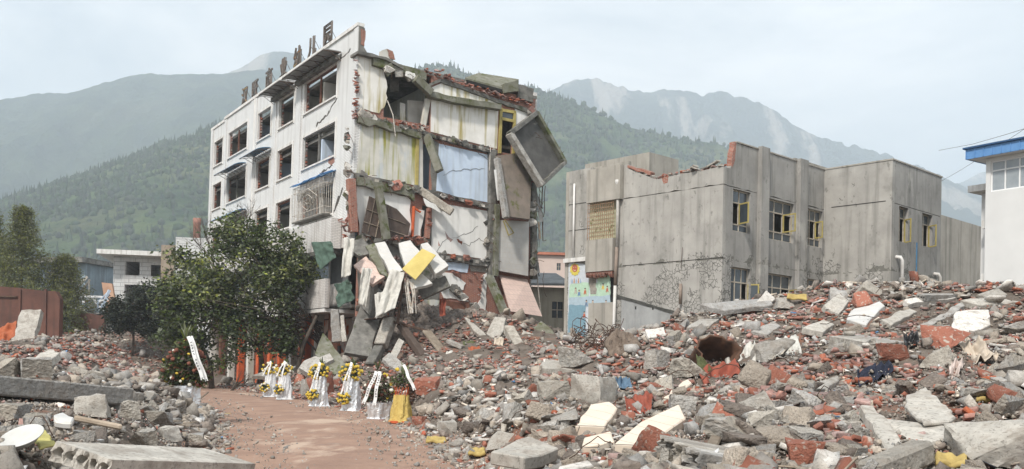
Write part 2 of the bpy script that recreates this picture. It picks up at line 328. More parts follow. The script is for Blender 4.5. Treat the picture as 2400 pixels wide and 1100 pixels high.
# ================================================================ ground with its rubble heaps
road_c = [(-1.2, 2), (-1.6, 8), (-2.5, 14), (-4.0, 20), (-5.6, 25.5), (-8.2, 32), (-11.0, 38.5), (-14.6, 45), (-18.4, 52), (-22, 58), (-28, 62.5), (-37, 66), (-60, 72)]
road_w = [1.5, 1.7, 1.95, 2.1, 2.3, 2.3, 2.3, 2.4, 2.4, 2.3, 2.3, 2.3, 2.3]
rY = np.array([p[1] for p in road_c]); rX = np.array([p[0] for p in road_c])
def road_dist(X, Y):
    c = np.interp(Y, rY, rX); w = np.interp(Y, rY, road_w); sl = np.interp(Y, rY, np.gradient(rX, rY))
    return np.abs(X - c) / np.sqrt(1 + sl * sl) - w + .35 * fbm(np.asarray(X) / 2.2, np.asarray(Y) / 2.2, s=44, o=3)
CP = [(1100, 1100, 13.5), (1250, 1100, 10.5), (1500, 1100, 9), (2000, 1100, 8.5), (2400, 1100, 8.3), (1040, 1020, 17), (1250, 1000, 14), (1500, 1000, 12), (2000, 1000, 11), (2400, 1000, 10.5),
      (1030, 930, 24), (1250, 930, 20), (1500, 920, 17), (2000, 920, 15), (2400, 920, 14), (1050, 890, 31), (1250, 872, 27), (1500, 862, 23), (1750, 850, 21), (2000, 830, 19), (2400, 820, 18),
      (1250, 840, 34), (1500, 808, 28), (1750, 770, 26), (2000, 740, 24), (2400, 745, 23), (1300, 812, 40), (1500, 782, 34), (1640, 758, 33), (1800, 700, 32), (1900, 692, 31), (2030, 676, 30), (2200, 692, 30), (2400, 682, 29), (2500, 690, 29),
      (900, 868, 43), (1100, 858, 38), (1000, 790, 46.5), (1040, 745, 48.3), (1100, 745, 48.7), (1200, 755, 51), (1270, 775, 50), (850, 855, 45), (790, 880, 44), (740, 893, 46), (640, 905, 49), (950, 735, 48.2), (900, 790, 47),
      (0, 1100, 8.5), (250, 1100, 9.5), (420, 1100, 12.5), (0, 1000, 10.5), (250, 1000, 13), (430, 1000, 18), (-200, 1000, 10.5), (0, 905, 17), (250, 905, 21), (330, 915, 27), (0, 855, 25), (150, 845, 32), (300, 872, 37), (0, 815, 36), (120, 800, 45), (230, 790, 45), (300, 815, 46),
      (400, 796, 76), (330, 776, 75), (270, 786, 73), (450, 826, 76), (360, 790, 72), (500, 850, 76), (-200, 800, 36), (120, 790, 74), (0, 790, 74)]
pts = [tuple(P(*c)) for c in CP] + [(9, 40, 2.2), (14, 38, 2.6), (20, 37, 3.2), (30, 36, 3.2), (25, 55, 1.5), (10, 55, 1.5), (40, 60, 1), (0, 62, 1.2), (-10, 60, .2), (-18, 72, .1), (45, 30, 3), (35, 10, .8), (-15, 5, .6), (-45, 40, 1), (-60, 70, .5), (-40, 110, .5), (0, 110, .5), (60, 110, .5), (3, 4, .4), (12, 3, .5), (-6, 4, .5)]
pts += [(x, y, 0.0) for x, y in road_c]
CPa = np.array(pts)
def _rbf(a, b): return np.sqrt(((a[:, None, :2] - b[None, :, :2]) ** 2).sum(-1) + .6)
_A = _rbf(CPa, CPa); _n = len(CPa); _A = np.block([[_A + np.eye(_n) * .02, np.ones((_n, 1))], [np.ones((1, _n)), np.zeros((1, 1))]])
_w = np.linalg.solve(_A, np.concatenate([CPa[:, 2], [0]]))
def smooth01(t): t = np.clip(t, 0, 1); return t * t * (3 - 2 * t)
def ground_h(X, Y, rough=True):
    X = np.atleast_1d(np.asarray(X, dtype=float)); Y = np.atleast_1d(np.asarray(Y, dtype=float)); sh = X.shape; q = np.stack([X.ravel(), Y.ravel()], -1); out = np.empty(len(q))
    for i in range(0, len(q), 20000):
        out[i:i + 20000] = _rbf(q[i:i + 20000], CPa) @ _w[:-1] + _w[-1]
    z = np.maximum(out.reshape(sh), 0.02); d = road_dist(X, Y); k = smooth01((d + .1) / 1.4)
    if rough: z = z + (fbm(X / 2.0, Y / 2.0, s=31, o=4) * .42 + fbm(X / .5, Y / .5, s=35, o=3) * .07) * k * np.clip(z, .15, 1)
    far = smooth01((np.hypot(X, Y - 45) - 70) / 25)
    return np.maximum(z * k, 0) * (1 - far)
gx = np.concatenate([np.arange(-60, -32, .8), np.arange(-32, 34, .24), np.arange(34, 62, .8)]); gy = np.concatenate([np.arange(2, 34, .2), np.arange(34, 60, .36), np.arange(60, 130, 1.0)])
GX, GY = np.meshgrid(gx, gy); GZ = ground_h(GX, GY); ii = np.arange(GX.size).reshape(GX.shape)
ground_m = mat('ground_dirt', (.19, .16, .135), (.10, .082, .068), 1.6, bump=1.0, bscale=9, rough=1, spec=.1, detail=9, dirt=(.30, .27, .24, 7, .60), bdist=.06)  # dirt colour darkened so gaps between the rubble look deeply shaded
overlay(ground_m, noise_mask(.8, .55, .66), (.22, .11, .075))
g = link('ground', npmesh('ground', np.stack([GX, GY, GZ - .012], -1).reshape(-1, 3), np.stack([ii[:-1, :-1], ii[:-1, 1:], ii[1:, 1:], ii[1:, :-1]], -1).reshape(-1, 4), ground_m, smooth=True)); tag(g, None, kind='structure')
far_m = mat('far_ground', (.10, .115, .06), (.06, .075, .04), .05, bump=.3, bscale=.3, rough=1)
mb = MB(); mb.add([(-6000, -300, -.35), (6000, -300, -.35), (6000, 6000, -.35), (-6000, 6000, -.35)], [(0, 1, 2, 3)])
tag(mb.build('far_ground', far_m), None, kind='structure')
# dirt road
road_m = mat('dirt_road', (.345, .23, .172), (.25, .165, .128), .9, bump=.7, bscale=16, rough=1, spec=.1, detail=10, bdist=.03)
overlay(road_m, noise_mask(.33, .56, .62, (1, .45, 1), .8), (.48, .37, .29))
overlay(road_m, noise_mask(1.1, .60, .70, (1, 1, 1), .7), (.25, .20, .175))
rv = []; ny = 260; nx = 26
for j in range(ny + 1):
    y = 3 + (68 - 3) * (j / ny) ** 1.4; c = np.interp(y, rY, rX); w = np.interp(y, rY, road_w) + .5; sl = np.interp(y, rY, np.gradient(rX, rY)); t = np.array((1, -sl)) / math.hypot(1, sl)
    for i in range(nx + 1):
        s = (i / nx * 2 - 1) * w; rv.append((c + s * t[0], y + s * t[1], s / w))
rv = np.array(rv); zz = ground_h(rv[:, 0], rv[:, 1]); e = 1 - np.abs(rv[:, 2]) ** 4
rut = -.035 * np.exp(-((np.abs(rv[:, 2]) - .42) / .12) ** 2) + .03 * fbm(rv[:, 0] / 1.3, rv[:, 1] / 1.3, s=3, o=5)
V = np.stack([rv[:, 0], rv[:, 1], zz + .045 * e + (rut + .0) * e - .008 * (1 - e)], -1); ii = np.arange(len(rv)).reshape(ny + 1, nx + 1)
tag(link('road', npmesh('road', V, np.stack([ii[:-1, :-1], ii[:-1, 1:], ii[1:, 1:], ii[1:, :-1]], -1).reshape(-1, 4), road_m, smooth=True)), None, kind='structure')
def gz(x, y): return float(ground_h(x, y)[0])
# ---------------------------------------------------------------- haze in the valley air
hz_m = bpy.data.materials.new('valley_haze'); hz_m.use_nodes = True; T = hz_m.node_tree; T.nodes.clear()
pv = T.nodes.new('ShaderNodeVolumePrincipled'); pv.inputs['Color'].default_value = (.82, .905, 1.0, 1); pv.inputs['Density'].default_value = HAZE = .00045; pv.inputs['Anisotropy'].default_value = 0.0
om = T.nodes.new('ShaderNodeOutputMaterial'); T.links.new(pv.outputs[0], om.inputs['Volume'])
mb = MB(); mb.box(-6200, 6200, -400, 6200, -1.5, 900); hz = mb.build('haze', hz_m); tag(hz, 'pale blue haze hanging in the valley air', kind='stuff')
# ================================================================ five-storey white tiled building, end wall torn open
LEAN = R(1.0)
MA = Matrix.Translation((-8.5, 48.4, 0)) @ Matrix.Rotation(R(33.4), 4, 'Z') @ Matrix.Rotation(LEAN, 4, 'Y'); MAi = MA.inverted()
A = empty('collapsed_building'); A.matrix_world = MA
top(A, 'five-storey white tiled building with its end wall torn open', 'building')
def sec(px, py, u=0.0): return hit(MAi, px, py, 1, u)
def fac(px, py, t=0.0): return hit(MAi, px, py, 0, t)
def jag(poly, amp, step, seed=0, ax=(0, 2)):
    """break the straight edges of a polygon into uneven ones"""
    rs = random.Random(seed); out = []; n = len(poly)
    for i in range(n):
        a, b = Vector(poly[i]), Vector(poly[(i + 1) % n]); k = max(1, int((b - a).length / step)); out.append(a)
        for j in range(1, k):
            p = a.lerp(b, j / k)
            for q in ax: p[q] += rs.uniform(-amp, amp)
            out.append(p)
    return out
M['brickwall'] = mat('brick_wall', (.36, .13, .08), (.25, .085, .055), 3, bump=.35, bscale=18, dirt=(.34, .28, .24, 2.5, .6)); overlay(M['brickwall'], brick_mask(1.0, .25, .065, .008), (.33, .30, .27))
M['int_white'] = mat('interior_plaster', (.66, .64, .6), (.5, .48, .44), 1.2, bump=.1, stain=(.35, .31, .16), stain_amt=.3)
M['wall_stained'] = mat('stained_plaster', (.84, .82, .78), (.70, .68, .63), 1.1, bump=.12, stain=(.36, .29, .08), stain_amt=.95)
M['wall_yellow'] = mat('algae_stained_plaster', (.66, .64, .58), (.52, .51, .46), 1.3, bump=.15, stain=(.30, .29, .06), stain_amt=1.0); overlay(M['wall_yellow'], noise_mask(.9, .52, .68, (1, 1, .35), .8), (.43, .51, .60))
M['wall_blue'] = mat('pale_blue_plaster', (.60, .70, .82), (.52, .61, .74), 1.2, bump=.1, stain=(.40, .44, .46), stain_amt=.5)
M['wall_white'] = mat('white_plaster_wall', (.84, .83, .80), (.75, .74, .71), .9, bump=.1, stain=(.55, .54, .5), stain_amt=.4)
M['wall_pink'] = mat('pink_tile', (.66, .50, .43), (.56, .42, .37), 1.5, rough=.5, bump=.08); overlay(M['wall_pink'], brick_mask(1.0, .30, .30, .01), (.42, .33, .29))
M['tile_fl'] = mat('white_bathroom_tile', (.58, .57, .545), (.48, .47, .45), 1.5, rough=.45, bump=.05, spec=.5, dirt=(.38, .34, .28, 1.6, .62)); overlay(M['tile_fl'], brick_mask(1.0, .30, .30, .011), (.52, .49, .44))
M['ytrim'] = mat('yellow_paint', (.47, .385, .13), (.34, .28, .10), 4, rough=.6, bump=.1)
M['redwood'] = mat('red_brown_paint', (.19, .085, .055), (.11, .05, .035), 4, rough=.7, bump=.1)
M['orange'] = mat('orange_red_paint', (.62, .13, .04), (.44, .09, .035), 3, rough=.6, bump=.08, dirt=(.5, .45, .4, 2.5, .66))
M['bluepc'] = mat('blue_plastic_sheet', (.10, .26, .42), (.06, .17, .30), 5, rough=.35, bump=.05, spec=.5)
M['greycan'] = mat('grey_sheet_canopy', (.30, .30, .29), (.19, .19, .185), 3, rough=.6, bump=.1)
M['whitebar'] = mat('white_painted_steel', (.68, .67, .63), (.42, .35, .28), 10, rough=.55, bump=.05)
M['glass'] = mat('dark_glass', (.07, .085, .095), (.05, .06, .07), 2, rough=.12, bump=0, spec=.6)
WU = [(2.7, 7.5), (9.25, 11.8), (13.35, 15.9), (18.1, 22.4), (23.8, 25.95)]; WZ = [(16.0, 17.8), (12.75, 14.6), (9.62, 11.35)]; UL = 26.85
# --- front wall: bands and piers, each storey's piers one by one
bands = [(17.8, 19.0), (14.6, 16.0), (11.35, 12.75), (9.0, 9.62)]
for z0, z1 in bands: MB().box(0, .24, 0, UL, z0, z1).build('wall_band', M['tile'], A)
edges = [0] + [q for w in WU for q in w] + [UL]
for z0, z1 in WZ:
    for i in range(0, len(edges), 2): MB().box(0.0, .24, edges[i], edges[i + 1], z0, z1).build('wall_pier', M['tile'], A)
for u0, u1 in ((.0, .5), (7.95, 8.75), (12.3, 12.85), (16.15, 17.3), (22.9, 23.35), (26.3, UL + .02)):
    MB().box(-.055, -.002, u0, u1, 9.62, 18.98).build('pilaster', M['tile'], A)
MB().box(-.09, .30, -.02, 23.4, 19.0, 19.17).build('coping', M['coping'], A)
MB().box(-.07, .28, 23.42, UL + .04, 18.86, 19.04).build('coping', M['coping'], A)
rs = random.Random(3)
for r, (z0, z1) in enumerate(WZ):
    for c, (u0, u1) in enumerate(WU):
        w = MB(); e = .035; b = .17
        w.box(-e, .0, u0 - b, u0, z0 - b, z1 + b).box(-e, 0, u1, u1 + b, z0 - b, z1 + b).box(-e, 0, u0, u1, z1, z1 + b); w.box(-.10, .05, u0 - .05, u1 + .05, z0 - .09, z0 - .001)
        wo_ = w.build('window_surround', M['coping'], A)
        fr = MB(); x = .12
        fr.box(x, x + .1, u1 - .09, u1 - .002, z0, z1)
        if rs.random() < .7: fr.box(x, x + .1, u0 + .002, u1 - .09, z1 - .10, z1 - .002)
        if c in (0, 3): fr.box(x, x + .09, (u0 * .45 + u1 * .55), (u0 * .45 + u1 * .55) + .10, z0, z1 - .1)
        fr.build('frame', M['redwood'] if (c + r) % 3 != 1 else M['conc_d'], wo_)
        # crumbled reveal bricks on the far jamb
        for k in range(10):
            zz = z0 + (z1 - z0) * (k + .5) / 10; d = rs.uniform(.03, .12)
            MB().box(.14, .235, u1 - .1 - d, u1 - .092, zz - .055, zz + .045).build('brick', M['brick'] if k % 3 else M['conc'], wo_)
MB().box(-.11, .0, 16.42, 16.55, 5.2, 19.05).build('downpipe', M['coping'], A, bevel=.03)
# --- floors, cross walls and back wall inside
for z in (14.35, 11.1, 7.85, 4.6):
    MB().box(.26, 11.5, .34, UL - .3, z - .16, z).build('floor_slab', M['conc_d'], A)
MB().box(.26, 11.5, .3, UL - .3, 17.42, 17.6).build('roof_slab', M['conc_d'], A)
MB().box(11.5, 11.72, .6, UL, 0, 17.9).build('rear_wall', M['tile_dirty'], A)
MB().box(.3, 11.5, UL - .26, UL, 0, 18.9).build('gable_wall', M['tile_dirty'], A)
for u in (8.3, 12.6, 16.7, 23.1):
    for k, z in enumerate((14.35, 11.1, 7.85, 4.6)): MB().box(.26, 5.1, u, u + .2, z, z + 3.05).build('partition', (M['int_white'], M['wall_blue'], M['int_white'])[(k + int(u)) % 3], A)
for k, z in enumerate((14.35, 11.1, 7.85, 4.6)): MB().box(5.1, 5.28, .5, UL - .3, z, z + 3.05).build('corridor_wall', M['wall_blue'] if k % 2 else M['int_white'], A)
for k, z in enumerate((14.35, 11.1, 7.85)): MB().box(.26, 1.5, 5.15, 5.35, z, z + 3.05).build('partition', (M['int_white'], M['wall_blue'], M['int_white'])[k], A)
# --- canopies over the windows
def canopy(u0, u1, z, out, m, name, drop=.18, n=6, thick=.03, parent=A):
    s = MB(); k = 8
    for i in range(n):
        a, b = u0 + (u1 - u0) * i / n + .015, u0 + (u1 - u0) * (i + 1) / n - .015
        pts = []
        for j in range(k + 1): f = j / k; pts.append((-.06 - out * f, z - drop * f ** 2.2))
        for j in range(k): s.prism([(pts[j][0], a, pts[j][1]), (pts[j + 1][0], a, pts[j + 1][1]), (pts[j + 1][0], b, pts[j + 1][1]), (pts[j][0], b, pts[j][1])], (0, 0, thick))
    o = s.build(name, m, parent)
    br = MB()
    for i in range(n + 1):
        u = u0 + (u1 - u0) * i / n; br.bar((-.06, u, z - .03), (-.06 - out, u, z - drop - .03), .03, .03); br.bar((-.06, u, z - .45), (-.06 - out * .7, u, z - drop * .5 - .03), .025, .025)
    br.bar((-.06 - out, u0, z - drop - .02), (-.06 - out, u1, z - drop - .02), .03, .03)
    br.build('bracket', M['rust'], o); return o
for u0, u1 in ((2.1, 8.5), (8.95, 12.7)):
    o = canopy(u0, u1, 18.18, 1.0, M['greycan'], 'canopy', .06, 6 if u0 < 5 else 4, .05)
    MB().box(-.32, -.06, u0 + .1, u1 - .1, 17.82, 18.05).build('lintel', M['conc_d'], o)
canopy(13.0, 16.4, 15.05, .95, M['bluepc'], 'blue_awning', .25, 5)
canopy(18.0, 22.4, 14.95, .9, M['bluepc'], 'blue_awning', .3, 6)
canopy(17.6, 22.6, 11.75, .95, M['bluepc'], 'blue_awning', .35, 6)
# --- window cage with a diamond, second row from the end wall
cg = MB(); cx0, cx1, z0, z1, x = 2.75, 7.55, 9.62, 11.55, -.48
for i in range(23):
    u = cx0 + (cx1 - cx0) * i / 22; cg.tube([(x, u, z0), (x, u, z1)], .014, 5)
for k in range(4):
    for u in (cx0, cx1): cg.tube([(x + .12 * k, u, z0), (x + .12 * k, u, z1)], .014, 5)
for z in (z0, z0 + .35, z1 - .3, z1): cg.tube([(-.04, cx0, z), (x, cx0, z), (x, cx1, z), (-.04, cx1, z)], .018, 5)
c0 = (cx0 + cx1) / 2; cz = (z0 + z1) / 2 + .05
for s_ in (1, .45): cg.tube([(x - .02, c0 - 1.45 * s_, cz), (x - .02, c0, cz + .62 * s_), (x - .02, c0 + 1.45 * s_, cz), (x - .02, c0, cz - .62 * s_), (x - .02, c0 - 1.45 * s_, cz)], .02, 5)
cg.build('window_cage', M['whitebar'], A)
MB().box(-.5, 0, cx0, cx1, 9.52, 9.6).build('cage_floor', M['conc_d'], A)
M['bluetarp'] = mat('bright_blue_sheet', (.10, .30, .62), (.06, .2, .45), 6, rough=.45, bump=.2)
s = MB()
for i in range(12):
    a, b = 2.4 + i * .45, 2.4 + (i + 1) * .45 - .03; h = rs.uniform(-.06, .06); s.prism([(0, a, 11.95 + h), (-.62, a, 11.66 + h), (-.62, b, 11.62 + h), (0, b, 11.9 + h)], (0, 0, .025))
s.build('blue_awning', M['bluetarp'], A)
# --- projecting tiled balcony bands and recess below
MB().box(-.62, -.06, 1.3, 12.0, 7.55, 9.15).build('balcony_band', M['tile_dirty'], A)
MB().box(-.02, .24, 0.2, UL, 7.6, 8.995).build('wall_band', M['tile_dirty'], A)
MB().box(-.75, 1.6, 1.5, UL - .3, 7.3, 7.52).build('balcony_slab', M['conc_d'], A)
MB().box(-.75, -.5, 1.5, UL - .3, 4.42, 5.95).build('balcony_band', M['tile_dirty'], A)
MB().box(-.72, 2.2, 1.6, UL - .3, 4.2, 4.38).build('balcony_slab', M['coping'], A)
M['greyboard'] = mat('grey_board', (.16, .165, .165), (.11, .115, .115), 2, bump=.1)
for i, u in enumerate((1.55, 4.05, 6.55, 9.05, 11.55, 14.05, 16.6, 19.2, 22)): 
    MB().box(.5, .56, u, u + 2.35, 5.9, 7.28).build('window_panel', M['greyboard'] if i in (0, 2) else M['glass'], A)
    MB().box(.42, .6, u + 2.36, u + 2.48, 4.4, 7.28).build('window_post', M['coping'], A)
MB().box(.5, .7, 1.5, UL - .4, 4.4, 5.88).build('wall_band', M['tile_dirty'], A)
# --- ground floor: columns and doors set back
for i, u in enumerate((2.6, 4.6, 6.4, 8.6, 10.6, 12.4, 14.6, 16.6, 18.6, 20.8, 23, 25.4)):
    o = MB().box(.1, .52, u, u + .42, 0, 4.19).build('column', M['orange'] if i in (2, 4, 5, 6, 8) else M['int_white'] if i % 2 else M['redwood'], A, bevel=.02)
M['mural_red'] = mat('red_white_painted_wall', (.55, .16, .08), (.62, .55, .5), .9, bump=.08, ramp=(.45, .52))
MB().box(2.6, 2.8, .8, UL - .4, 0, 4.19).build('shop_wall', M['mural_red'], A)
for u in (3.2, 7.0, 11.0, 15.0): MB().box(2.5, 2.59, u, u + 1.5, 0, 2.6).build('door', M['greyboard'], A)
# --- the torn end wall (plane u = 0) ---------------------------------------
holes = [(1.55, 4.32, 14.55, 17.25), (3.72, 4.5, 11.05, 13.55), (8.8, 9.74, 13.85, 16.2), (4.02, 4.5, 7.95, 10.2), (9.85, 11.2, 13.0, 14.2)]
te = sorted(set([.42, 11.2] + [h[0] for h in holes] + [h[1] for h in holes])); ze = sorted(set([0, 17.3] + [h[2] for h in holes] + [h[3] for h in holes])); w = MB()
for a, b in zip(te, te[1:]):
    for c, d in zip(ze, ze[1:]):
        if not any(h[0] < (a + b) / 2 < h[1] and h[2] < (c + d) / 2 < h[3] for h in holes): w.box(a, b, 0, .24, c, d)
w.build('end_wall', M['brickwall'], A)
def panel(name, px, m, u=-.03, th=.028, amp=0.0, step=.35, seed=0, parent=A):
    q = [sec(x, y, u) for x, y in px]
    if amp: q = jag(q, amp, step, seed)
    return MB().prism(q, (0, th, 0)).build(name, m, parent)
# tile-clad corner return with a broken edge
ret = [(0, 0, 18.0), (.40, 0, 17.5), (.42, 0, 16.2), (.30, 0, 15.6), (.36, 0, 14.3), (.5, 0, 13.6), (.36, 0, 12.6), (.42, 0, 11.2), (.2, 0, 10.9), (.26, 0, 9.9), (.06, 0, 9.2), (0, 0, 9.0)]
MB().prism(jag([Vector((a, -.02, z)) for a, _, z in ret], .05, .22, 4), (0, .26, 0)).build('corner_return', M['tile'], A)
MB().prism(jag([Vector(v) for v in ((.0, -.03, 19.0), (.32, -.03, 18.95), (.34, -.03, 18.4), (.30, -.03, 17.95), (.5, -.03, 17.7), (0, -.03, 17.6))], .03, .2, 2), (0, .5, 0)).build('parapet_end', M['conc_d'], A)
MB().prism(jag([Vector(v) for v in ((.1, -.06, 18.85), (.36, -.06, 18.8), (.32, -.06, 18.0), (.12, -.06, 18.05))], .03, .15, 5), (0, .3, 0)).build('parapet_brick', M['brickwall'], A)
# plaster and finishes left on the end wall, storey by storey, plus dark fill panels
panel('plaster_panel', [(843, 131), (874, 139), (873, 152), (899, 165), (908, 205), (905, 240), (889, 266), (872, 262), (841, 256)], M['wall_stained'], -.05, .048, .07, .25, 1)
panel('plaster_panel', [(1011, 234), (1090, 244), (1168, 256), (1165, 349), (1010, 309)], M['wall_stained'], -.05, .048)
panel('plaster_panel', [(1207, 252), (1248, 262), (1246, 300), (1222, 345), (1207, 350)], M['wall_white'], -.05, .048, .05, .3, 2)
panel('plaster_panel', [(847, 279), (905, 300), (935, 306), (976, 318), (979, 437), (900, 420), (836, 405)], M['wall_yellow'], -.05, .048, .03, .4, 3)
panel('plaster_panel', [(1029, 337), (1148, 364), (1151, 476), (1022, 452)], M['wall_blue'], -.05, .048)
panel('plaster_panel', [(836, 436), (880, 446), (962, 462), (963, 550), (900, 560), (843, 552)], M['wall_white'], -.05, .048, .06, .3, 5)
panel('plaster_panel', [(1013, 474), (1143, 495), (1140, 608), (1011, 589)], M['wall_white'], -.06, .058)
panel('plaster_panel', [(975, 490), (995, 494), (985, 555), (970, 552)], M['wall_white'], -.06, .058, .05, .3, 6)
panel('plaster_panel', [(1030, 612), (1100, 618), (1095, 640), (1060, 632), (1032, 634)], M['wall_blue'], -.05, .048, .05, .2, 7)
panel('plaster_panel', [(1037, 642), (1060, 640), (1092, 664), (1086, 680), (1060, 672), (1040, 690), (1030, 680)], M['wall_white'], -.05, .048, .06, .2, 8)
panel('plaster_panel', [(1030, 680), (1052, 676), (1080, 690), (1100, 707), (1040, 698)], M['wall_white'], -.05, .048, .05, .2, 9)
panel('plaster_panel', [(1132, 645), (1141, 640), (1138, 730), (1112, 742), (1116, 715), (1128, 700)], M['wall_white'], -.05, .048, .04, .2, 10)
panel('plaster_panel', [(950, 700), (1030, 705), (1025, 740), (985, 735), (945, 770)], M['wall_yellow'], -.3, .2, .08, .3, 11)
panel('wood_panel', [(1038, 704), (1100, 712), (1104, 742), (1040, 735)], M['redwood'], -.12, .09)
panel('grey_patch', [(1006, 322), (1030, 336), (1023, 452), (1012, 448)], M['conc_d'], -.04, .038, .03, .3, 21)  # dark panel standing in for the shaded gap beside the blue wall
panel('grey_patch', [(1006, 470), (1014, 474), (1012, 592), (1000, 590)], M['conc_d'], -.04, .038, .03, .3, 22)
panel('grey_patch', [(840, 560), (1010, 566), (1012, 640), (1030, 645), (1028, 760), (840, 770)], M['conc_d'], -.04, .038, .06, .4, 23)  # dark panel painting the shade behind the tiled slabs
panel('grey_patch', [(1100, 612), (1142, 616), (1142, 640), (1104, 636)], M['conc'], -.045, .042, .04, .3, 24)
panel('grey_patch', [(843, 410), (965, 440), (962, 462), (838, 436)], M['moss'], -.045, .042, .04, .3, 25)
panel('grey_patch', [(1150, 352), (1166, 356), (1166, 490), (1150, 486)], M['conc_d'], -.045, .042, .04, .3, 26)
# cracked-out patches in the white wall
for q, sd_ in (([(1042, 541), (1052, 556), (1062, 562), (1056, 568), (1046, 556)], 1), ([(1070, 560), (1084, 566), (1082, 574), (1074, 568)], 2), ([(1028, 565), (1031, 575), (1028, 578)], 3)): panel('brick_patch', q, M['brick'], -.066, .005, .03, .12, sd_)
M['crack'] = mat('crack', (.10, .09, .08), None, 5, bump=0)
def crack(pts, fn, wd=.02, seed=0):
    rs = random.Random(seed); p = [fn(x, y) for x, y in pts]; out = []
    for a, b in zip(p, p[1:]):
        k = max(2, int((b - a).length / .18))
        for j in range(k):
            v = a.lerp(b, j / k); out.append(v + Vector((rs.uniform(-.05, .05) if fn is not F0 else 0, rs.uniform(-.05, .05) if fn is F0 else 0, rs.uniform(-.06, .06))))
    out.append(p[-1]); m = MB()
    for i, (a, b) in enumerate(zip(out, out[1:])):
        f = wd * (.35 + .65 * math.sin(math.pi * (i + .6) / (len(out) + .2)))
        m.bar(a, b + (b - a) * .06, f, f * .15, (0, 0, 1)) if fn is F0 else m.obox((a + b) / 2, (b - a, (b - a).cross(Vector((0, 1, 0))), (0, 1, 0)), ((b - a).length * .53, f * .5, .004))
    return m.build('crack', M['crack'], A)
F0 = lambda x, y: fac(x, y, -.006); S0 = lambda x, y: sec(x, y, -.066)
M['crk'] = M['crack']
def fcrack(pts, wd, seed):
    rs = random.Random(seed); p = [fac(x, y, -.006) for x, y in pts]; L1 = []; L2 = []
    for a, b in zip(p, p[1:]):
        k = max(2, int((b - a).length / .2))
        for j in range(k + (b is p[-1])):
            v = a.lerp(b, j / k); f = wd * rs.uniform(.25, 1); n = rs.uniform(-.07, .07)
            L1.append(v + Vector((0, -f / 2, n))); L2.append(v + Vector((0, f / 2, n + f)))
    return MB().prism(L1 + L2[::-1], (.004, 0, 0)).build('crack', M['crack'], A)
fcrack([(790, 233), (781, 245), (772, 262)], .10, 1); fcrack([(771, 266), (758, 280), (745, 292), (741, 298)], .14, 2); fcrack([(779, 389), (768, 396), (749, 411)], .14, 3)
fcrack([(803, 440), (797, 462), (787, 485), (779, 508)], .24, 4); fcrack([(742, 520), (735, 545), (730, 560)], .08, 5); fcrack([(821, 118), (806, 136), (795, 140)], .12, 6); fcrack([(750, 104), (752, 122)], .07, 7)
MB().prism(jag([fac(x, y, -.008) for x, y in ((770, 366), (783, 366), (784, 380), (776, 388), (769, 382))], .06, .25, 3, (1, 2)), (.006, 0, 0)).build('brick_patch', M['brickwall'], A)
for q, sd_ in (([(1062, 560), (1080, 552), (1100, 545), (1120, 530)], 1), ([(1048, 560), (1036, 568), (1024, 590)], 2), ([(1084, 570), (1100, 575), (1122, 558), (1138, 572)], 3), ([(1040, 410), (1060, 400), (1095, 398), (1135, 395)], 4), ([(1105, 352), (1125, 362), (1146, 375)], 5)): crack(q, lambda x, y: sec(x, y, -.066), .022, sd_)
# floor and roof beams, broken concrete edges along the tear
def beam(name, pts, h, d, m, u=-.1, amp=.05, seed=0):
    a = [sec(x, y, u) for x, y in pts]; poly = a + [v + Vector((0, 0, -h)) for v in reversed(a)]
    return MB().prism(jag(poly, amp, .4, seed), (0, d, 0)).build(name, m, A)
beam('floor_beam', [(840, 262), (890, 278), (940, 296), (990, 305), (1010, 312), (1090, 334), (1166, 353)], .20, .5, M['conc_d'], -.22, .06, 1)
beam('slab_edge', [(842, 272), (905, 288), (960, 304), (988, 312)], .3, .3, M['moss'], -.34, .12, 11)
beam('floor_beam', [(834, 405), (905, 422), (978, 440), (1012, 446), (1150, 478)], .28, .5, M['conc_d'], -.22, .04, 2)
beam('slab_edge', [(838, 414), (900, 428), (960, 440), (972, 452)], .45, .25, M['moss'], -.3, .1, 12)
beam('floor_beam', [(1010, 592), (1076, 600), (1142, 610)], .36, .5, M['conc_d'], -.22, .04, 3)
beam('roof_beam', [(876, 133), (930, 148), (995, 168), (1000, 172)], .42, .6, M['moss'], -.3, .03, 4)
beam('roof_beam', [(838, 119), (905, 134), (946, 157)], .14, .9, M['conc_d'], -.4, .04, 14)
beam('gable_beam', [(1035, 184), (1100, 206), (1165, 231), (1250, 258)], .22, .4, M['conc_d'], -.16, .03, 5)
beam('gable_beam', [(1000, 200), (1018, 190), (1034, 184)], .18, .4, M['conc_d'], -.16, .02, 15)
beam('eave_ledge', [(1008, 213), (1060, 226), (1120, 236), (1176, 244)], .30, .55, M['moss'], -.5, .04, 6)
panel('plaster_panel', [(1012, 205), (1036, 195), (1080, 210), (1165, 240), (1160, 246), (1010, 216)], M['wall_stained'], -.05, .048, .04, .3, 16)
panel('plaster_panel', [(952, 167), (972, 172), (975, 182), (965, 186), (950, 178)], M['wall_white'], -.36, .05, .04, .15, 17)
MB().bar(sec(973, 184, -.55), sec(1010, 219, -.5), .35, .42).build('broken_beam', M['moss'], A, bevel=.02)
MB().bar(sec(1000, 318, -.15), sec(1030, 402, -.85), .32, .42).build('broken_beam', M['moss'], A, bevel=.03)
MB().bar(sec(985, 447, -.1), sec(1060, 498, -1.1), .34, .42).build('broken_beam', M['conc'], A, bevel=.03)
panel('plaster_panel', [(992, 464), (1040, 490), (1035, 500), (1000, 484)], M['wall_white'], -.75, .03, .04, .2, 18)
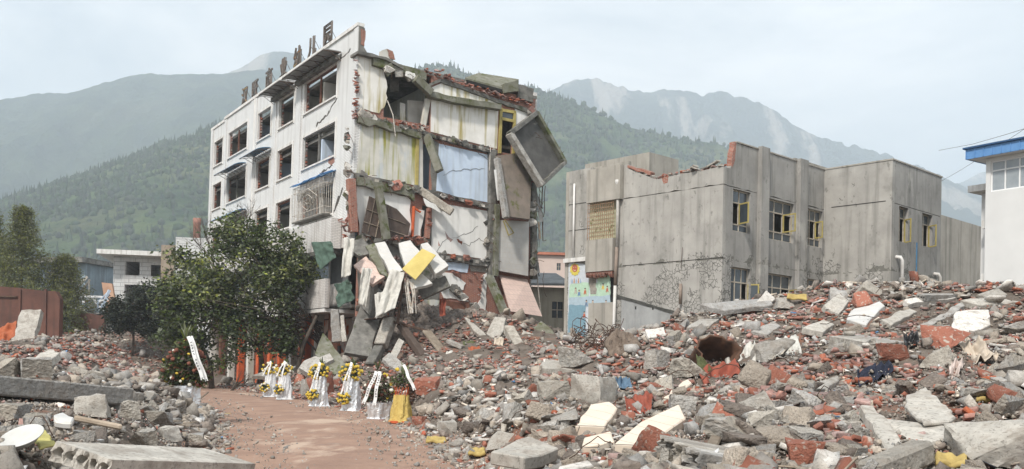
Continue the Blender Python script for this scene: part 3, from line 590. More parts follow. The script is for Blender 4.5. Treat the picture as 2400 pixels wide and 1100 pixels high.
# columns and jambs
def post(name, x0, y0, x1, y1, w, d, m, u=-.12): return MB().bar(sec(x0, y0, u), sec(x1, y1, u), d, w, (0, 1, 0)).build(name, m, A, bevel=.02)
post('column', 1152, 358, 1150, 650, .42, .4, M['conc_d'], -.14)
post('column', 1003, 230, 985, 330, .2, .3, M['int_white'], .05)
post('door_jamb', 978, 318, 976, 440, .14, .2, M['ytrim'], -.06)
post('door_jamb', 985, 320, 985, 440, .12, .3, M['int_white'], .0)
dj = MB()
for a, b in (((1174, 253), (1171, 360)), ((1206, 262), (1203, 368)), ((1172, 258), (1208, 264)), ((1173, 278), (1206, 285))): dj.bar(sec(*a, -.06), sec(*b, -.06), .16, .12, (0, 1, 0))
dj.build('door_frame', M['ytrim'], A)
panel('pane', [(1176, 262), (1203, 267), (1203, 281), (1176, 275)], M['glass'], -.03, .01)
post('brick_pier', 822, 420, 828, 545, .42, .4, M['brickwall'], -.3)
post('brick_pier', 1006, 488, 1000, 560, .3, .24, M['brickwall'], -.1)
post('column', 886, 436, 906, 562, .38, .36, M['moss'], -.75)
post('door_jamb', 970, 484, 966, 556, .2, .1, M['orange'], -.2); post('door_head', 967, 486, 986, 498, .12, .1, M['orange'], -.2)
panel('pink_sliver', [(1157, 494), (1168, 495), (1170, 560), (1166, 592), (1155, 585)], M['wall_pink'], -.2, .05, .05, .25, 19)
panel('tiled_wall', [(1171, 516), (1240, 520), (1238, 647), (1166, 634)], M['tile_fl'], -.45, .2)
post('column', 1162, 480, 1158, 648, .5, .3, M['moss'], -.3)
post('rear_column', 1248, 255, 1250, 655, .35, .35, M['conc_d'], -.05)
# mossy slab hanging from the third floor, its near edge thick
MB().prism([sec(1160, 368, -.5), sec(1246, 356, .1), sec(1240, 516, -.7), sec(1182, 508, -1.3)], (-.05, -.14, .02)).build('hanging_slab', mat('brown_mossy_slab', (.29, .235, .195), (.20, .17, .14), 1.5, bump=.4, bscale=8, dirt=(.12, .13, .03, 1.0, .56)), A)
MB().bar(sec(1165, 372, -.75), sec(1186, 512, -1.5), .34, .30).build('slab_rib', M['conc'], A, bevel=.03)
panel('plaster_panel', [(1158, 398), (1163, 398), (1170, 470), (1166, 470)], M['wall_white'], -1.0, .02)
# bathroom tile wall under it with a hanging frame and a pink slab leaning below
fh = MB()
for a, b in (((1180, 518), (1192, 552)), ((1192, 552), (1204, 546)), ((1204, 546), (1183, 516))): fh.bar(sec(*a, -.6), sec(*b, -.6), .05, .05)
fh.build('hanging_frame', M['ytrim'], A)
MB().prism([sec(1172, 648, -.2), sec(1236, 656, -.1), sec(1271, 742, -1.6), sec(1196, 730, -2.0)], (.05, .2, .1)).build('leaning_panel', M['wall_pink'], A)
MB().bar(sec(1146, 648, -.5), sec(1186, 742, -1.9), .42, .36).build('leaning_post', M['moss'], A, bevel=.03)
# brown cabinet grid hanging askew in the second-row room
M['cab'] = mat('dark_brown_board', (.115, .085, .07), (.075, .055, .045), 3, bump=.1, rough=.6)
cb = panel('cabinet_board', [(866, 460), (930, 490), (962, 525), (955, 560), (905, 566), (848, 545)], M['cab'], -.45, .06)
st = MB()
for a, b in (((880, 464), (862, 545)), ((897, 474), (880, 556)), ((912, 482), (898, 563)), ((858, 490), (950, 525)), ((852, 520), (950, 552))): st.bar(sec(*a, -.47), sec(*b, -.47), .03, .05, (0, 1, 0))
st.build('batten', M['wood'], cb)
# dark soffit strips of precast slab ends under the floors: small stubs with gaps between
for (xa, ya), (xb, yb), n in (((1022, 317), (1150, 350), 9), ((1030, 452), (1092, 468), 5), ((1018, 597), (1128, 612), 8), ((842, 410), (948, 436), 6)):
    for i in range(n):
        f0, f1 = (i + .08) / n, (i + .62) / n; z = lambda f: sec(xa + (xb - xa) * f, ya + (yb - ya) * f, -.26)
        a, b = z(f0), z(f1); MB().prism([a, b, b + Vector((0, 0, -.16)), a + Vector((0, 0, -.16))], (0, .2, 0)).build('slab_end', M['conc'] if i % 3 else M['dark'], A)
# loose bricks standing along the torn edges (each its own piece)
bme = MB().box(-.12, .12, -.057, .057, -.027, .027).mesh('brick', M['brick'])
def bricks_along(pts, n, spread, u, seed, tilt=.35):
    rs = random.Random(seed); p = [sec(x, y, u) for x, y in pts]
    for i in range(n):
        f = rs.uniform(0, len(p) - 1.001); a = p[int(f)].lerp(p[int(f) + 1], f % 1); o = link('brick', bme, A)
        o.location = a + Vector((rs.uniform(-.08, .08), rs.uniform(-spread, spread * .5), rs.uniform(-.05, spread))); o.rotation_euler = (rs.gauss(0, tilt), rs.gauss(0, tilt), rs.uniform(0, 3)); s_ = rs.uniform(.7, 1.15); o.scale = (s_, s_, s_)
bricks_along([(990, 172), (1040, 178), (1060, 192), (1100, 205), (1140, 218), (1165, 226)], 70, .25, -.12, 1)
bricks_along([(1165, 226), (1200, 235), (1240, 246)], 26, .15, -.12, 2)
bricks_along([(835, 128), (836, 200), (832, 255), (828, 280)], 36, .12, -.1, 3, .15)
bricks_along([(800, 520), (812, 545), (806, 560)], 16, .2, -.2, 4, .15)
bricks_along([(900, 562), (940, 560), (990, 560)], 30, .15, -.4, 5)
bricks_along([(935, 290), (985, 298), (1000, 305)], 22, .15, -.3, 6)
bricks_along([(1005, 490), (1008, 520), (998, 556)], 18, .1, -.2, 7, .1)
bricks_along([(1060, 640), (1130, 648), (1120, 700)], 14, .1, -.12, 8, .05)
# rooftop wreck: broken parapet stub, tilted roof tank slab and slab chunks
MB().prism(jag([sec(x, y, .6) for x, y in ((895, 134), (896, 118), (905, 115), (913, 118), (921, 122), (924, 140))], .05, .2, 2), (0, .4, 0)).build('parapet_stub', M['int_white'], A)
MB().prism(jag([sec(x, y, .58) for x, y in ((906, 115), (920, 121), (926, 141), (914, 138))], .04, .15, 3), (0, -.03, 0)).build('brick_patch', M['brickwall'], A)
tk = MB(); a, b, c, d = sec(1090, 182, 0), sec(1122, 171, 1.6), sec(1216, 186, 1.6), sec(1180, 206, -.2)
tk.prism([a, b, c, d], (0, 0, -.3)); tk.build('roof_slab_piece', M['moss'], A)
MB().prism([sec(1094, 187, -.1), sec(1178, 210, -.25), sec(1176, 216, -.25), sec(1096, 196, -.1)], (0, .2, 0)).build('roof_slab_rim', M['dark'], A)
MB().prism(jag([sec(x, y, -.35) for x, y in ((1182, 196), (1214, 190), (1216, 214), (1182, 218))], .03, .3, 5), (0, .5, 0)).build('slab_chunk', M['moss'], A)
MB().prism(jag([sec(x, y, -.2) for x, y in ((1212, 197), (1252, 208), (1250, 240), (1230, 235), (1215, 228))], .05, .3, 6), (0, .3, 0)).build('slab_chunk', M['conc_d'], A)
# balcony tray torn loose at the upper corner: floor, two rims and reinforcement sticking out
q = [sec(1190, 316, -1.0), sec(1252, 268, -.2), sec(1318, 384, -.2), sec(1264, 436, -1.1)]
n_ = (q[1] - q[0]).cross(q[3] - q[0]).normalized()
if n_.y > 0: n_ = -n_
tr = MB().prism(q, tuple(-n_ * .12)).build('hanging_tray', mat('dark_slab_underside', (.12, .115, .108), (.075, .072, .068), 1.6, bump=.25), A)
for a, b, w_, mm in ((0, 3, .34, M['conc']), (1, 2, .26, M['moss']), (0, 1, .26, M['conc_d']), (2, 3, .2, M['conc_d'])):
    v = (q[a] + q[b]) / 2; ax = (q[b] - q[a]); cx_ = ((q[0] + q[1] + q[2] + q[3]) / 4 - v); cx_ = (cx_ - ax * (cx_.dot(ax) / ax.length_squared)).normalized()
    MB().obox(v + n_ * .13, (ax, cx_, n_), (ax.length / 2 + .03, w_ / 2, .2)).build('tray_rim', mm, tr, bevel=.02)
rb = MB(); rr = random.Random(4)
for k in range(12):
    a = q[1].lerp(q[2], rr.uniform(.1, .9)); b = a + Vector((rr.uniform(.1, .5), rr.uniform(-.3, .3), rr.uniform(.2, .7))); rb.tube([a, (a + b) / 2 + Vector((.1, 0, .1)), b], .014, 4)
rb.build('rebar', M['rust'], tr)
# sheet strips, wires and gutters trailing down the outer edge and inside the torn rooms
tg = MB(); rr = random.Random(9)
for k in range(16):
    x = rr.uniform(1246, 1276); y0 = rr.uniform(430, 640); pts_ = [sec(x + rr.uniform(-4, 4) + j, y0 + j * rr.uniform(14, 30), -.1) for j in range(4)]; tg.tube(pts_, rr.uniform(.012, .04), 4)
tg.build('trailing_wires', M['rust'], A)
for x0, y0, x1, y1, w_, m_ in ((1258, 640, 1268, 740, .05, 'conc_l'), (1252, 440, 1270, 520, .25, 'greycan'), (1262, 520, 1266, 560, .12, 'wood'), (1250, 560, 1262, 640, .2, 'greycan'), (1248, 360, 1250, 520, .1, 'plaster')):
    MB().bar(sec(x0, y0, -.1), sec(x1, y1, -.2), .04, w_, (1, 0, 0)).build('loose_strip', M[m_], A)
MB().tube([sec(908, 236, -.3), sec(921, 270, -.4), sec(927, 320, -.4)], .03, 5).build('cable', M['whitebar'], A)
MB().tube([sec(1150, 340, -.3), sec(1147, 400, -.3)], .025, 5).build('cable', M['whitebar'], A)
for i, (x0, y0, x1, y1) in enumerate(((915, 170, 935, 215), (938, 240, 950, 285), (955, 235, 1005, 290), (925, 270, 960, 292))):
    MB().prism([sec(x0, y0, 1.2), sec(x1, y0 + 4, 1.2), sec(x1, y1, 1.0), sec(x0, y1, 1.0)], (0, .12, 0)).build('fallen_board', M[('conc_d', 'wall_stained', 'int_white', 'moss')[i]], A)
# --- rooftop sign characters (metal outline frames standing on the parapet)
M['sign_y'] = mat('faded_yellow_sign', (.62, .42, .10), (.42, .14, .05), 3, rough=.5, bump=0, coord='Object', ramp=(.42, .55))
M['sign_w'] = mat('weathered_sign_metal', (.42, .42, .41), (.25, .24, .23), 4, rough=.5, bump=0)
M['sign_f'] = mat('sign_frame', (.19, .16, .14), (.1, .085, .075), 6, rough=.6, bump=0)
SIGN = [('汉', 573, 243, 1.35, 1, 'first in the row, yellow faced'), ('旺', 597, 222, 1.3, 0, 'second in the row, bare grey'), ('商', 630, 196, 1.35, 0, 'third in the row, tall on thin legs'), ('业', 664, 170, 1.3, 0, 'fourth in the row, thin open strokes'), ('幼', 697, 148, 1.35, 1, 'fifth in the row, yellow and red'), ('儿', 731, 120, 1.3, 0, 'sixth in the row, two bare strokes'), ('园', 768, 94, 1.4, 0, 'last in the row, nearest the broken corner')]
for ch, px, py, sz, filled, lab in SIGN:
    p = fac(px, py, .1); objs = []
    E_ = empty('sign_character'); E_.matrix_world = MA @ Matrix.Translation((.1, p.y, 19.17)); top(E_, 'rooftop sign character ' + lab, 'sign', 'rooftop sign characters')
    for kind in ('outline', 'face'):
        c = bpy.data.curves.new('ch', 'FONT'); c.body = ch; c.size = sz; c.align_x = 'CENTER'; c.resolution_u = 2
        if kind == 'outline': c.fill_mode = 'NONE'; c.bevel_depth = .018; c.bevel_resolution = 0; c.extrude = .03
        else: c.extrude = .015
        to = bpy.data.objects.new('ch', c); COL.objects.link(to); bpy.context.view_layer.update()
        me = bpy.data.meshes.new_from_object(to.evaluated_get(bpy.context.evaluated_depsgraph_get())); bpy.data.objects.remove(to)
        me.transform(Matrix(((0, 0, -1, 0), (-1, 0, 0, 0), (0, 1, 0, .16), (0, 0, 0, 1)))); me.materials.clear(); me.materials.append(M['sign_f'] if kind == 'outline' else (M['sign_y'] if filled else M['sign_w']))
        if kind == 'outline' or filled or ch in '商旺儿': link(kind, me, E_)
    s_ = MB()
    for dy in (-.4, .4): s_.tube([(.02, dy, 0), (.02, dy, 1.2)], .018, 4); s_.tube([(.02, dy, .9), (.65, dy, -.1)], .014, 4)
    s_.build('stay', M['rust'], E_)

# torn fragments, rods and plaster tongues along the broken floors
rr = random.Random(77)
for (xa, ya), (xb, yb), n_, sp_ in (((842, 268), (990, 308), 16, .5), ((1000, 312), (1160, 352), 10, .3), ((836, 410), (978, 445), 16, .5), ((985, 446), (1145, 485), 8, .3), ((905, 160), (1000, 190), 10, .5), ((1010, 592), (1140, 612), 8, .3), ((1160, 365), (1160, 640), 14, .4), ((1248, 250), (1252, 640), 26, .45), ((815, 300), (818, 560), 20, .35), ((835, 560), (1000, 566), 20, .5), ((1140, 470), (1145, 640), 10, .3), ((1020, 640), (1140, 740), 16, .5)):
    for k in range(n_):
        f = rr.random(); c = sec(xa + (xb - xa) * f, ya + (yb - ya) * f, -rr.uniform(.1, .45)); s_ = rr.uniform(.12, sp_); m = rr.randint(4, 6)
        pl = [c + Vector((math.cos(6.283 * i / m + rr.uniform(-.3, .3)) * s_ * rr.uniform(.5, 1), rr.uniform(-.08, .08), math.sin(6.283 * i / m) * s_ * rr.uniform(.4, .9))) for i in range(m)]
        MB().prism(pl, (rr.uniform(-.05, .05), rr.uniform(.05, .22), rr.uniform(-.05, .05))).build('torn_piece', M[rr.choice(('conc', 'conc_d', 'conc_d', 'moss', 'brick', 'plaster', 'conc'))], A)
    rod = MB()
    for k in range(n_ // 2):
        f = rr.random(); c = sec(xa + (xb - xa) * f, ya + (yb - ya) * f, -.3); e = c + Vector((rr.uniform(-.4, .4), rr.uniform(-.6, -.1), rr.uniform(-.7, .15))); rod.tube([c, (c + e) / 2 + Vector((rr.uniform(-.1, .1), 0, .08)), e], .013, 4)
    o = rod.build('rebar', M['rust'], A); o['kind'] = 'stuff'
# ================================================================ grey concrete school block on the right
MBm = Matrix.Translation((8.87, 40, 0)) @ Matrix.Rotation(R(43.4), 4, 'Z'); MBi = MBm.inverted()
B = empty('school_building'); B.matrix_world = MBm; top(B, 'grey rendered three-storey block with cracked walls and open yellow casements', 'building')
def band_mask(z0, z1, sc, thr):
    def f(N, K):
        tcn = N.new('ShaderNodeTexCoord'); sp = N.new('ShaderNodeSeparateXYZ'); K(tcn.outputs['Object'], sp.inputs[0]); n = N.new('ShaderNodeTexNoise'); n.inputs['Scale'].default_value = sc; n.inputs['Detail'].default_value = 8; n.inputs['Roughness'].default_value = .7; K(tcn.outputs['Object'], n.inputs[0])
        mr = N.new('ShaderNodeMapRange'); mr.inputs[1].default_value = z0; mr.inputs[2].default_value = z1; mr.inputs[3].default_value = .12; mr.inputs[4].default_value = -.25; K(sp.outputs[2], mr.inputs[0]); a = N.new('ShaderNodeMath'); K(n.outputs[0], a.inputs[0]); K(mr.outputs[0], a.inputs[1])
        b0 = N.new('ShaderNodeMath'); b0.operation = 'GREATER_THAN'; b0.inputs[1].default_value = thr; K(a.outputs[0], b0.inputs[0]); b1 = N.new('ShaderNodeMath'); b1.operation = 'GREATER_THAN'; b1.inputs[1].default_value = z0; K(sp.outputs[2], b1.inputs[0]); m2 = N.new('ShaderNodeMath'); m2.operation = 'MULTIPLY'; K(b0.outputs[0], m2.inputs[0]); K(b1.outputs[0], m2.inputs[1])
        m3 = N.new('ShaderNodeMath'); m3.operation = 'MULTIPLY'; m3.inputs[1].default_value = .8; K(m2.outputs[0], m3.inputs[0]); return m3.outputs[0]
    return f
def render_mat(name, c, c2, crack_hi, cs=2.2, thr=.56, stain=.6):
    m = mat(name, c, c2, .7, bump=.18, bscale=22, stain=(.16, .155, .14), stain_amt=stain, detail=9, dirt=(c[0] * .62, c[1] * .62, c[2] * .61, 1.2, .60))
    overlay(m, crack_mask(cs, .06, .55, thr, 3.0, crack_hi, .8), (.08, .078, .07))
    overlay(m, noise_mask(.55, .56, .70, (1, 1, .8), .6), (.15, .147, .13)); overlay(m, noise_mask(3.2, .60, .66, (1, 1, .7), .55), (.12, .117, .105))
    overlay(m, band_mask(6.25, 7.1, 1.1, .60), (.12, .117, .10)); overlay(m, noise_mask(.9, .60, .68, (1, 1, .5), .5), (.50, .48, .44)); return m
M['rL'] = render_mat('grey_render_lit', (.43, .412, .38), (.315, .302, .28), 7.6, 7.5, .53, .5)  # lighter copy for left-facing walls, the sunlit tone put into the colour
M['rR'] = render_mat('grey_render_shaded', (.36, .347, .325), (.262, .253, .238), 8.4, 6.5, .56, .55)  # darker copy of the same render, shade of right-facing walls in the colour
M['rT'] = mat('grey_render_plain', (.42, .39, .345), (.31, .29, .255), .8, bump=.15, stain=(.13, .125, .11), stain_amt=.5, dirt=(.16, .17, .10, 1.1, .63))
M['rusty_win'] = mat('weathered_window_frame', (.50, .46, .39), (.34, .29, .23), 6, rough=.7, bump=.1)
TOP = 11.38
# left side wall: panels with open joints between
def wp(name, x0, x1, y0, y1, z0, z1, m, parent=B): return MB().box(x0, x1, y0, y1, z0, z1).build(name, m, parent)
wp('wall_core', .26, .4, .3, 7.6, 0, 9.6, M['dark'])
wp('wall_panel', 0, .24, 0, 5.5, 0, 6.30, M['rL']); wp('wall_panel', 0, .24, 0, 5.5, 6.335, 9.44, M['rL'])
tb = [(0, 9.475), (5.5, 9.475), (5.5, 11.05), (5.3, 11.05), (5.25, 10.85), (4.6, 10.55), (4.15, 10.35), (3.6, 10.12), (2.6, 10.16), (1.4, 10.2), (.3, 10.22), (0, 10.2)]
MB().prism(jag([Vector((0, y, z)) for y, z in tb], .035, .35, 8, (2,)), (.24, 0, 0)).build('broken_top_wall', M['rL'], B)
MB().prism(jag([Vector((-.01, y, z)) for y, z in ((3.95, 10.36), (5.3, 10.9), (5.28, 11.02), (3.9, 10.5))], .04, .2, 9, (1, 2)), (.3, 0, 0)).build('broken_brick_edge', M['brickwall'], B)
MB().prism(jag([Vector((-.004, y, z)) for y, z in ((3.15, 9.85), (3.3, 10.2), (2.9, 10.22), (2.95, 9.9))], .06, .12, 10, (1, 2)), (.02, 0, 0)).build('brick_patch', M['brickwall'], B)
bk = random.Random(5)
bme2 = MB().box(-.12, .12, -.057, .057, -.027, .027).mesh('brick', M['brick'])
for i in range(46):
    o = link('brick', bme2, B); y = bk.uniform(.1, 5.2); o.location = (bk.uniform(.0, .3), y, 10.24 + max(0, (y - 4.0) * .5) * (y > 4) + bk.uniform(0, .08)); o.rotation_euler = (bk.gauss(0, .3), bk.gauss(0, .3), bk.uniform(0, 3))
    if i % 2: o.data = bme2.copy(); o.data.materials[0] = M['conc']
for i in range(8):
    o = link('rubble_slab', MB().box(-.3, .3, -.12, .12, -.03, .03).mesh('rubble_slab', M['conc_l']), B); o.location = (bk.uniform(.0, .5), bk.uniform(.2, 2.8), 10.33 + bk.uniform(0, .1)); o.rotation_euler = (bk.gauss(0, .2), bk.gauss(0, .2), bk.uniform(0, 3))
# recessed left part and the stair bay with its grille
wp('wall_panel', .22, .42, 7.66, 9.25, 6.95, TOP - .1, M['rL']); wp('wall_panel', .22, .42, 7.66, 9.25, 0, 6.7, M['rL'])
wp('tile_ledge', .02, .22, 7.66, 9.35, 6.72, 6.92, M['coping'])
for z in (8.3, 9.6): wp('joint', .205, .219, 7.7, 9.2, z, z + .025, M['dark'])
wp('wall_panel', 0.02, .24, 5.51, 5.93, 0, 9.44, M['rL']); wp('bay_wall', -.25, .1, 5.52, 7.62, 9.45, 11.04, M['rT']); wp('bay_wall', -.25, .1, 5.92, 7.62, 6.12, 7.65, M['rT'])
wp('bay_back', .1, .2, 5.5, 7.7, 6.0, 9.6, mat('bay_vines', (.55, .53, .38), (.38, .36, .24), 3, bump=.3, dirt=(.12, .14, .04, 3, .55)))
gr = MB()
for i in range(13): y = 5.98 + 1.6 * i / 12; gr.box(-.16, -.14, y, y + .022, 7.65, 9.44)
for i in range(9): z = 7.78 + 1.55 * i / 8; gr.box(-.175, -.155, 5.95, 7.6, z, z + .02)
gr.build('grille', mat('rusty_grille', (.40, .27, .18), (.28, .17, .11), 8, bump=0), B)
bt = MB(); rs = random.Random(6)
for i in range(18): y = 5.95 + 1.6 * i / 17; bt.prism([(-.2, y, 6.11), (-.2, y + .09, 6.11), (-.2, y + .05, 6.11 - rs.uniform(.12, .34))], (.25, 0, 0))
bt.build('broken_brick_teeth', M['brickwall'], B)
# downpipes
def pipe(pts, r, m, parent=B, name='downpipe'): return MB().tube(pts, r, 8).build(name, m, parent, smooth=True)
M['pvc'] = mat('grey_white_pipe', (.52, .50, .47), (.36, .34, .31), 3, rough=.5, bump=.05); M['pvc_b'] = mat('brown_pipe', (.30, .24, .20), (.2, .16, .13), 3, bump=.05)
pipe([(-.14, 5.72, 10.2), (-.14, 5.72, 7.2)], .075, M['pvc']); pipe([(-.14, 5.74, 7.2), (-.14, 5.8, 5.4)], .08, M['pvc_b']); pipe([(-.14, 5.8, 5.4), (-.14, 5.85, 2.5)], .075, M['coping'])
MB().lathe([(.0, -.14), (.09, -.12), (.14, .0), (.14, .1), (.0, .1)], 10, (-.16, 5.72, 10.25)).build('pipe_head', M['coping'], B)
pipe([(.1, 8.75, 10.6), (.1, 8.75, 7.0)], .05, M['coping']); pipe([(-.1, 2.0, 6.9), (-.12, 2.05, 6.0)], .012, M['rust']); pipe([(-.12, 2.05, 5.3), (-.12, 2.05, 4.4)], .07, M['pvc_b'])
# lean-to scar on the side wall
MB().prism(jag([Vector((-.05, y, z)) for y, z in ((6.0, 5.05), (1.0, 3.72), (1.0, 3.62), (6.0, 4.9))], .02, .4, 4, (1, 2)), (.049, 0, 0)).build('roof_scar', mat('dark_tar', (.09, .088, .08), (.05, .05, .045), 3), B)
MB().prism([(-.02, 5.5, 4.88), (-.02, 1.1, 3.62), (-.02, 1.1, 0), (-.02, 5.5, 0)], (.018, 0, 0)).build('scar_wall', mat('blue_grey_render', (.36, .365, .36), (.27, .275, .27), 1.2, bump=.2, stain=(.2, .2, .2), stain_amt=.5), B)
for y, z in ((4.6, 4.25), (3.6, 4.2), (2.4, 3.9), (1.6, 3.55)): wp('wall_hole', -.026, -.021, y, y + .08, z, z + .14, M['dark'])
# mosaic mural with a smiling sun over children at play
mu = empty('mural'); mu.parent = B; mu.location = (0, 0, 0)
def mpx(x, y, d=0.0): return hit(MBi, x, y, 0, .19 - d)
def mpoly(name, px, col, d, m=None, amp=0, par=None):
    q = [mpx(x, y, d) for x, y in px]
    if amp: q = jag(q, amp, .15, int(px[0][0]), (1, 2))
    mm = m or mat('mosaic_%02x%02x%02x' % tuple(int(c * 255) for c in col), col, tuple(c * .8 for c in col), 6, rough=.5, bump=.05)
    if not m and not mm.get('tl'): overlay(mm, brick_mask(1.0, .07, .07, .004), tuple(c * .72 for c in col)); mm['tl'] = 1
    return MB().prism(q, (.006, 0, 0)).build(name, mm, par or mu)
mpoly('mosaic_ground', [(1333, 614), (1430, 630), (1430, 780), (1330, 790)], (.62, .66, .70), .0)
mpoly('mosaic_field', [(1335, 668), (1368, 662), (1384, 664), (1378, 700), (1430, 694), (1431, 662), (1400, 664), (1398, 640), (1430, 640), (1430, 700), (1370, 706), (1334, 706)], (.50, .68, .52), .012, None, .03)
mpoly('mosaic_meadow', [(1398, 663), (1429, 660), (1429, 694), (1384, 697), (1382, 680)], (.50, .68, .52), .013)
mpoly('mosaic_water', [(1333, 715), (1372, 716), (1372, 788), (1331, 790)], (.22, .36, .44), .014, None, .03)
mpoly('mosaic_path', [(1334, 698), (1430, 692), (1430, 716), (1372, 719), (1334, 714)], (.44, .55, .62), .0135, None, .03)
def mdisc(name, x, y, rx, ry, col, d, n=18, spike=0):
    return mpoly(name, [(x + (rx + (spike if k % 2 else 0)) * math.cos(2 * math.pi * k / n), y + (ry + (spike if k % 2 else 0)) * math.sin(2 * math.pi * k / n)) for k in range(n)], col, d)
mdisc('mosaic_sun', 1347, 632, 10, 13, (.72, .60, .12), .02, 20, 2.2); mdisc('mosaic_sun_face', 1347, 629, 6.5, 9, (.48, .14, .08), .027)
for x in (1344.5, 1349.5): mdisc('mosaic_eye', x, 627, .9, 1.0, (.75, .6, .5), .033, 8)
mpoly('mosaic_smile', [(1344, 632), (1347, 634), (1350, 632), (1349, 634.5), (1347, 635.5), (1345, 634.5)], (.8, .65, .55), .033)
for k, (x, y) in enumerate(((1349, 676), (1357, 681), (1371, 677), (1374, 705), (1389, 705), (1413, 666), (1423, 672), (1420, 705), (1369, 732))):
    c = [(.50, .46, .40), (.16, .28, .46), (.55, .18, .10), (.18, .25, .36), (.5, .42, .3), (.70, .52, .12), (.52, .18, .12), (.42, .4, .3), (.6, .16, .1)][k]
    mpoly('mosaic_child_body', [(x - 2, y + 4), (x + 2.4, y + 4), (x + 3.2, y + 13), (x + 1, y + 13), (x, y + 9), (x - 1.5, y + 14), (x - 3.2, y + 13)], c, .02)
    mdisc('mosaic_child_head', x + .3, y + 1.5, 1.7, 2.4, (.66, .48, .38), .024, 10); mpoly('mosaic_child_hair', [(x - 1.6, y + .8), (x - 1, y - 1.6), (x + 1, y - 1.9), (x + 2.2, y + .4)], (.08, .06, .05), .029)
for k in range(5): x = 1339 + k * 5; mpoly('mosaic_tower', [(x, 664), (x, 659), (x + 1.5, 653 - (k % 2) * 2), (x + 3, 659), (x + 3, 664)], (.56, .34, .22) if k % 2 else (.36, .48, .62), .018)
MB().prism(jag([mpx(x, y, .02) for x, y in ((1384, 645), (1396, 640), (1397, 690), (1384, 690), (1380, 664))], .06, .2, 3, (1, 2)), (.01, 0, 0)).build('bare_patch', M['conc'], mu)
wp('board', .12, .17, 6.1, 7.7, 0, 4.65, M['rT'], mu)
# --- front faces with windows
def wall_open(name, plane, a0, a1, z0, z1, ops, m, th=.24, sign=-1, parent=B):
    """wall in plane x=const ('x',c) or y=const ('y',c) with rectangular openings (a0,a1,z0,z1); made of strips"""
    ax, c = plane; ae = sorted(set([a0, a1] + [o[0] for o in ops] + [o[1] for o in ops])); zs = sorted(set([z0, z1] + [o[2] for o in ops] + [o[3] for o in ops])); w = MB()
    for a, b in zip(ae, ae[1:]):
        run = None
        for d, e in zip(zs, zs[1:]):
            if any(o[0] < (a + b) / 2 < o[1] and o[2] < (d + e) / 2 < o[3] for o in ops): continue
            w.box(a, b, c, c + th, d, e) if ax == 'y' else w.box(c, c + th, a, b, d, e)
    return w.build(name, m, parent)
def window(x0, x1, z0, z1, y, mull=2, trans=.3, low=0, parent=B, frame=None, dep=.14, casements=(), panem=None):
    G_ = panem or M['glass']
    fm = frame or M['rusty_win']; t = .055; f = MB(); yy = y + dep
    f.box(x0, x1, yy, yy + .06, z0, z0 + t).box(x0, x1, yy, yy + .06, z1 - t, z1).box(x0, x0 + t, yy, yy + .06, z0 + t, z1 - t).box(x1 - t, x1, yy, yy + .06, z0 + t, z1 - t)
    zt = z1 - (z1 - z0) * trans; f.box(x0 + t, x1 - t, yy + .002, yy + .058, zt - t / 2, zt + t / 2); zl = z0
    if low: zl = z0 + (z1 - z0) * low; f.box(x0 + t, x1 - t, yy + .002, yy + .058, zl - t / 2, zl + t / 2)
    xs = [x0 + (x1 - x0) * k / mull for k in range(mull + 1)]
    for x in xs[1:-1]: f.box(x - t / 2, x + t / 2, yy + .001, yy + .059, z0 + t, z1 - t)
    W_ = f.build('window', fm, parent); opened = {c[0] for c in casements}
    for k in range(mull):
        a, b = xs[k] + t * .6, xs[k + 1] - t * .6
        MB().box(a, b, yy + .025, yy + .032, zt + t * .6, z1 - t * 1.05).build('pane', G_, W_)
        if low: MB().box(a, b, yy + .025, yy + .032, z0 + t * 1.05, zl - t * .6).build('pane', G_, W_)
        if k not in opened: MB().box(a, b, yy + .025, yy + .032, (zl + t * .6) if low else z0 + t * 1.05, zt - t * .6).build('pane', G_, W_)
    for k, hinge, ang in casements:
        a, b = xs[k], xs[k + 1]; w = b - a; hx = b if hinge > 0 else a; z_a, z_b = zl + .02, zt - .02
        d = Vector((-hinge * math.cos(ang), -math.sin(ang), 0)); o3 = Vector((hx, yy - .01, 0)); c = MB(); s = .06; up = Vector((0, 0, 1))
        for z in (z_a, z_b - s): c.obox(o3 + d * (w / 2) + up * (z + s / 2), (d, up, d.cross(up)), (w / 2, s / 2, .02))
        for q in (s / 2, w - s / 2): c.obox(o3 + d * q + up * ((z_a + z_b) / 2), (d, up, d.cross(up)), (s / 2, (z_b - z_a) / 2 - s, .02))
        cs = c.build('casement', M['ytrim'], W_); MB().obox(o3 + d * (w / 2) + up * ((z_a + z_b) / 2), (d, up, d.cross(up)), (w / 2 - s, (z_b - z_a) / 2 - s, .004)).build('pane', M['glass'], W_) if (k + hinge) % 2 else None
    return W_
# face y = 0 between the corner and the wing
up = [(.75, 2.1, 7.55, 9.37), (3.55, 5.8, 7.5, 9.34), (6.98, 8.5, 7.55, 9.33)]; lo = [(.7, 2.2, 3.9, 6.0), (3.5, 5.75, 3.9, 5.96), (6.95, 8.45, 3.9, 5.97)]
wall_open('front_wall', ('y', 0), .245, 8.6, 0, 9.42, up + lo, M['rR'])
MB().prism(jag([Vector((x, 0, z)) for x, z in ((.245, 9.45), (8.6, 9.45), (8.6, TOP), (.85, TOP), (.8, 10.6), (.5, 10.2), (.245, 10.2))], .03, .4, 3, (0, 2)), (0, .24, 0)).build('parapet', M['rR'], B)
MB().prism(jag([Vector((x, -.01, z)) for x, z in ((.62, 10.25), (.84, 10.6), (.93, TOP - .02), (.78, TOP + .02), (.6, 10.6))], .03, .1, 7, (0, 2)), (0, .26, 0)).build('broken_brick_edge', M['brickwall'], B)
for a, b in ((2.65, 3.3), (5.98, 6.7)): MB().box(a, b, -.22, -.005, 0, TOP + .12).build('pilaster', M['rR'], B)
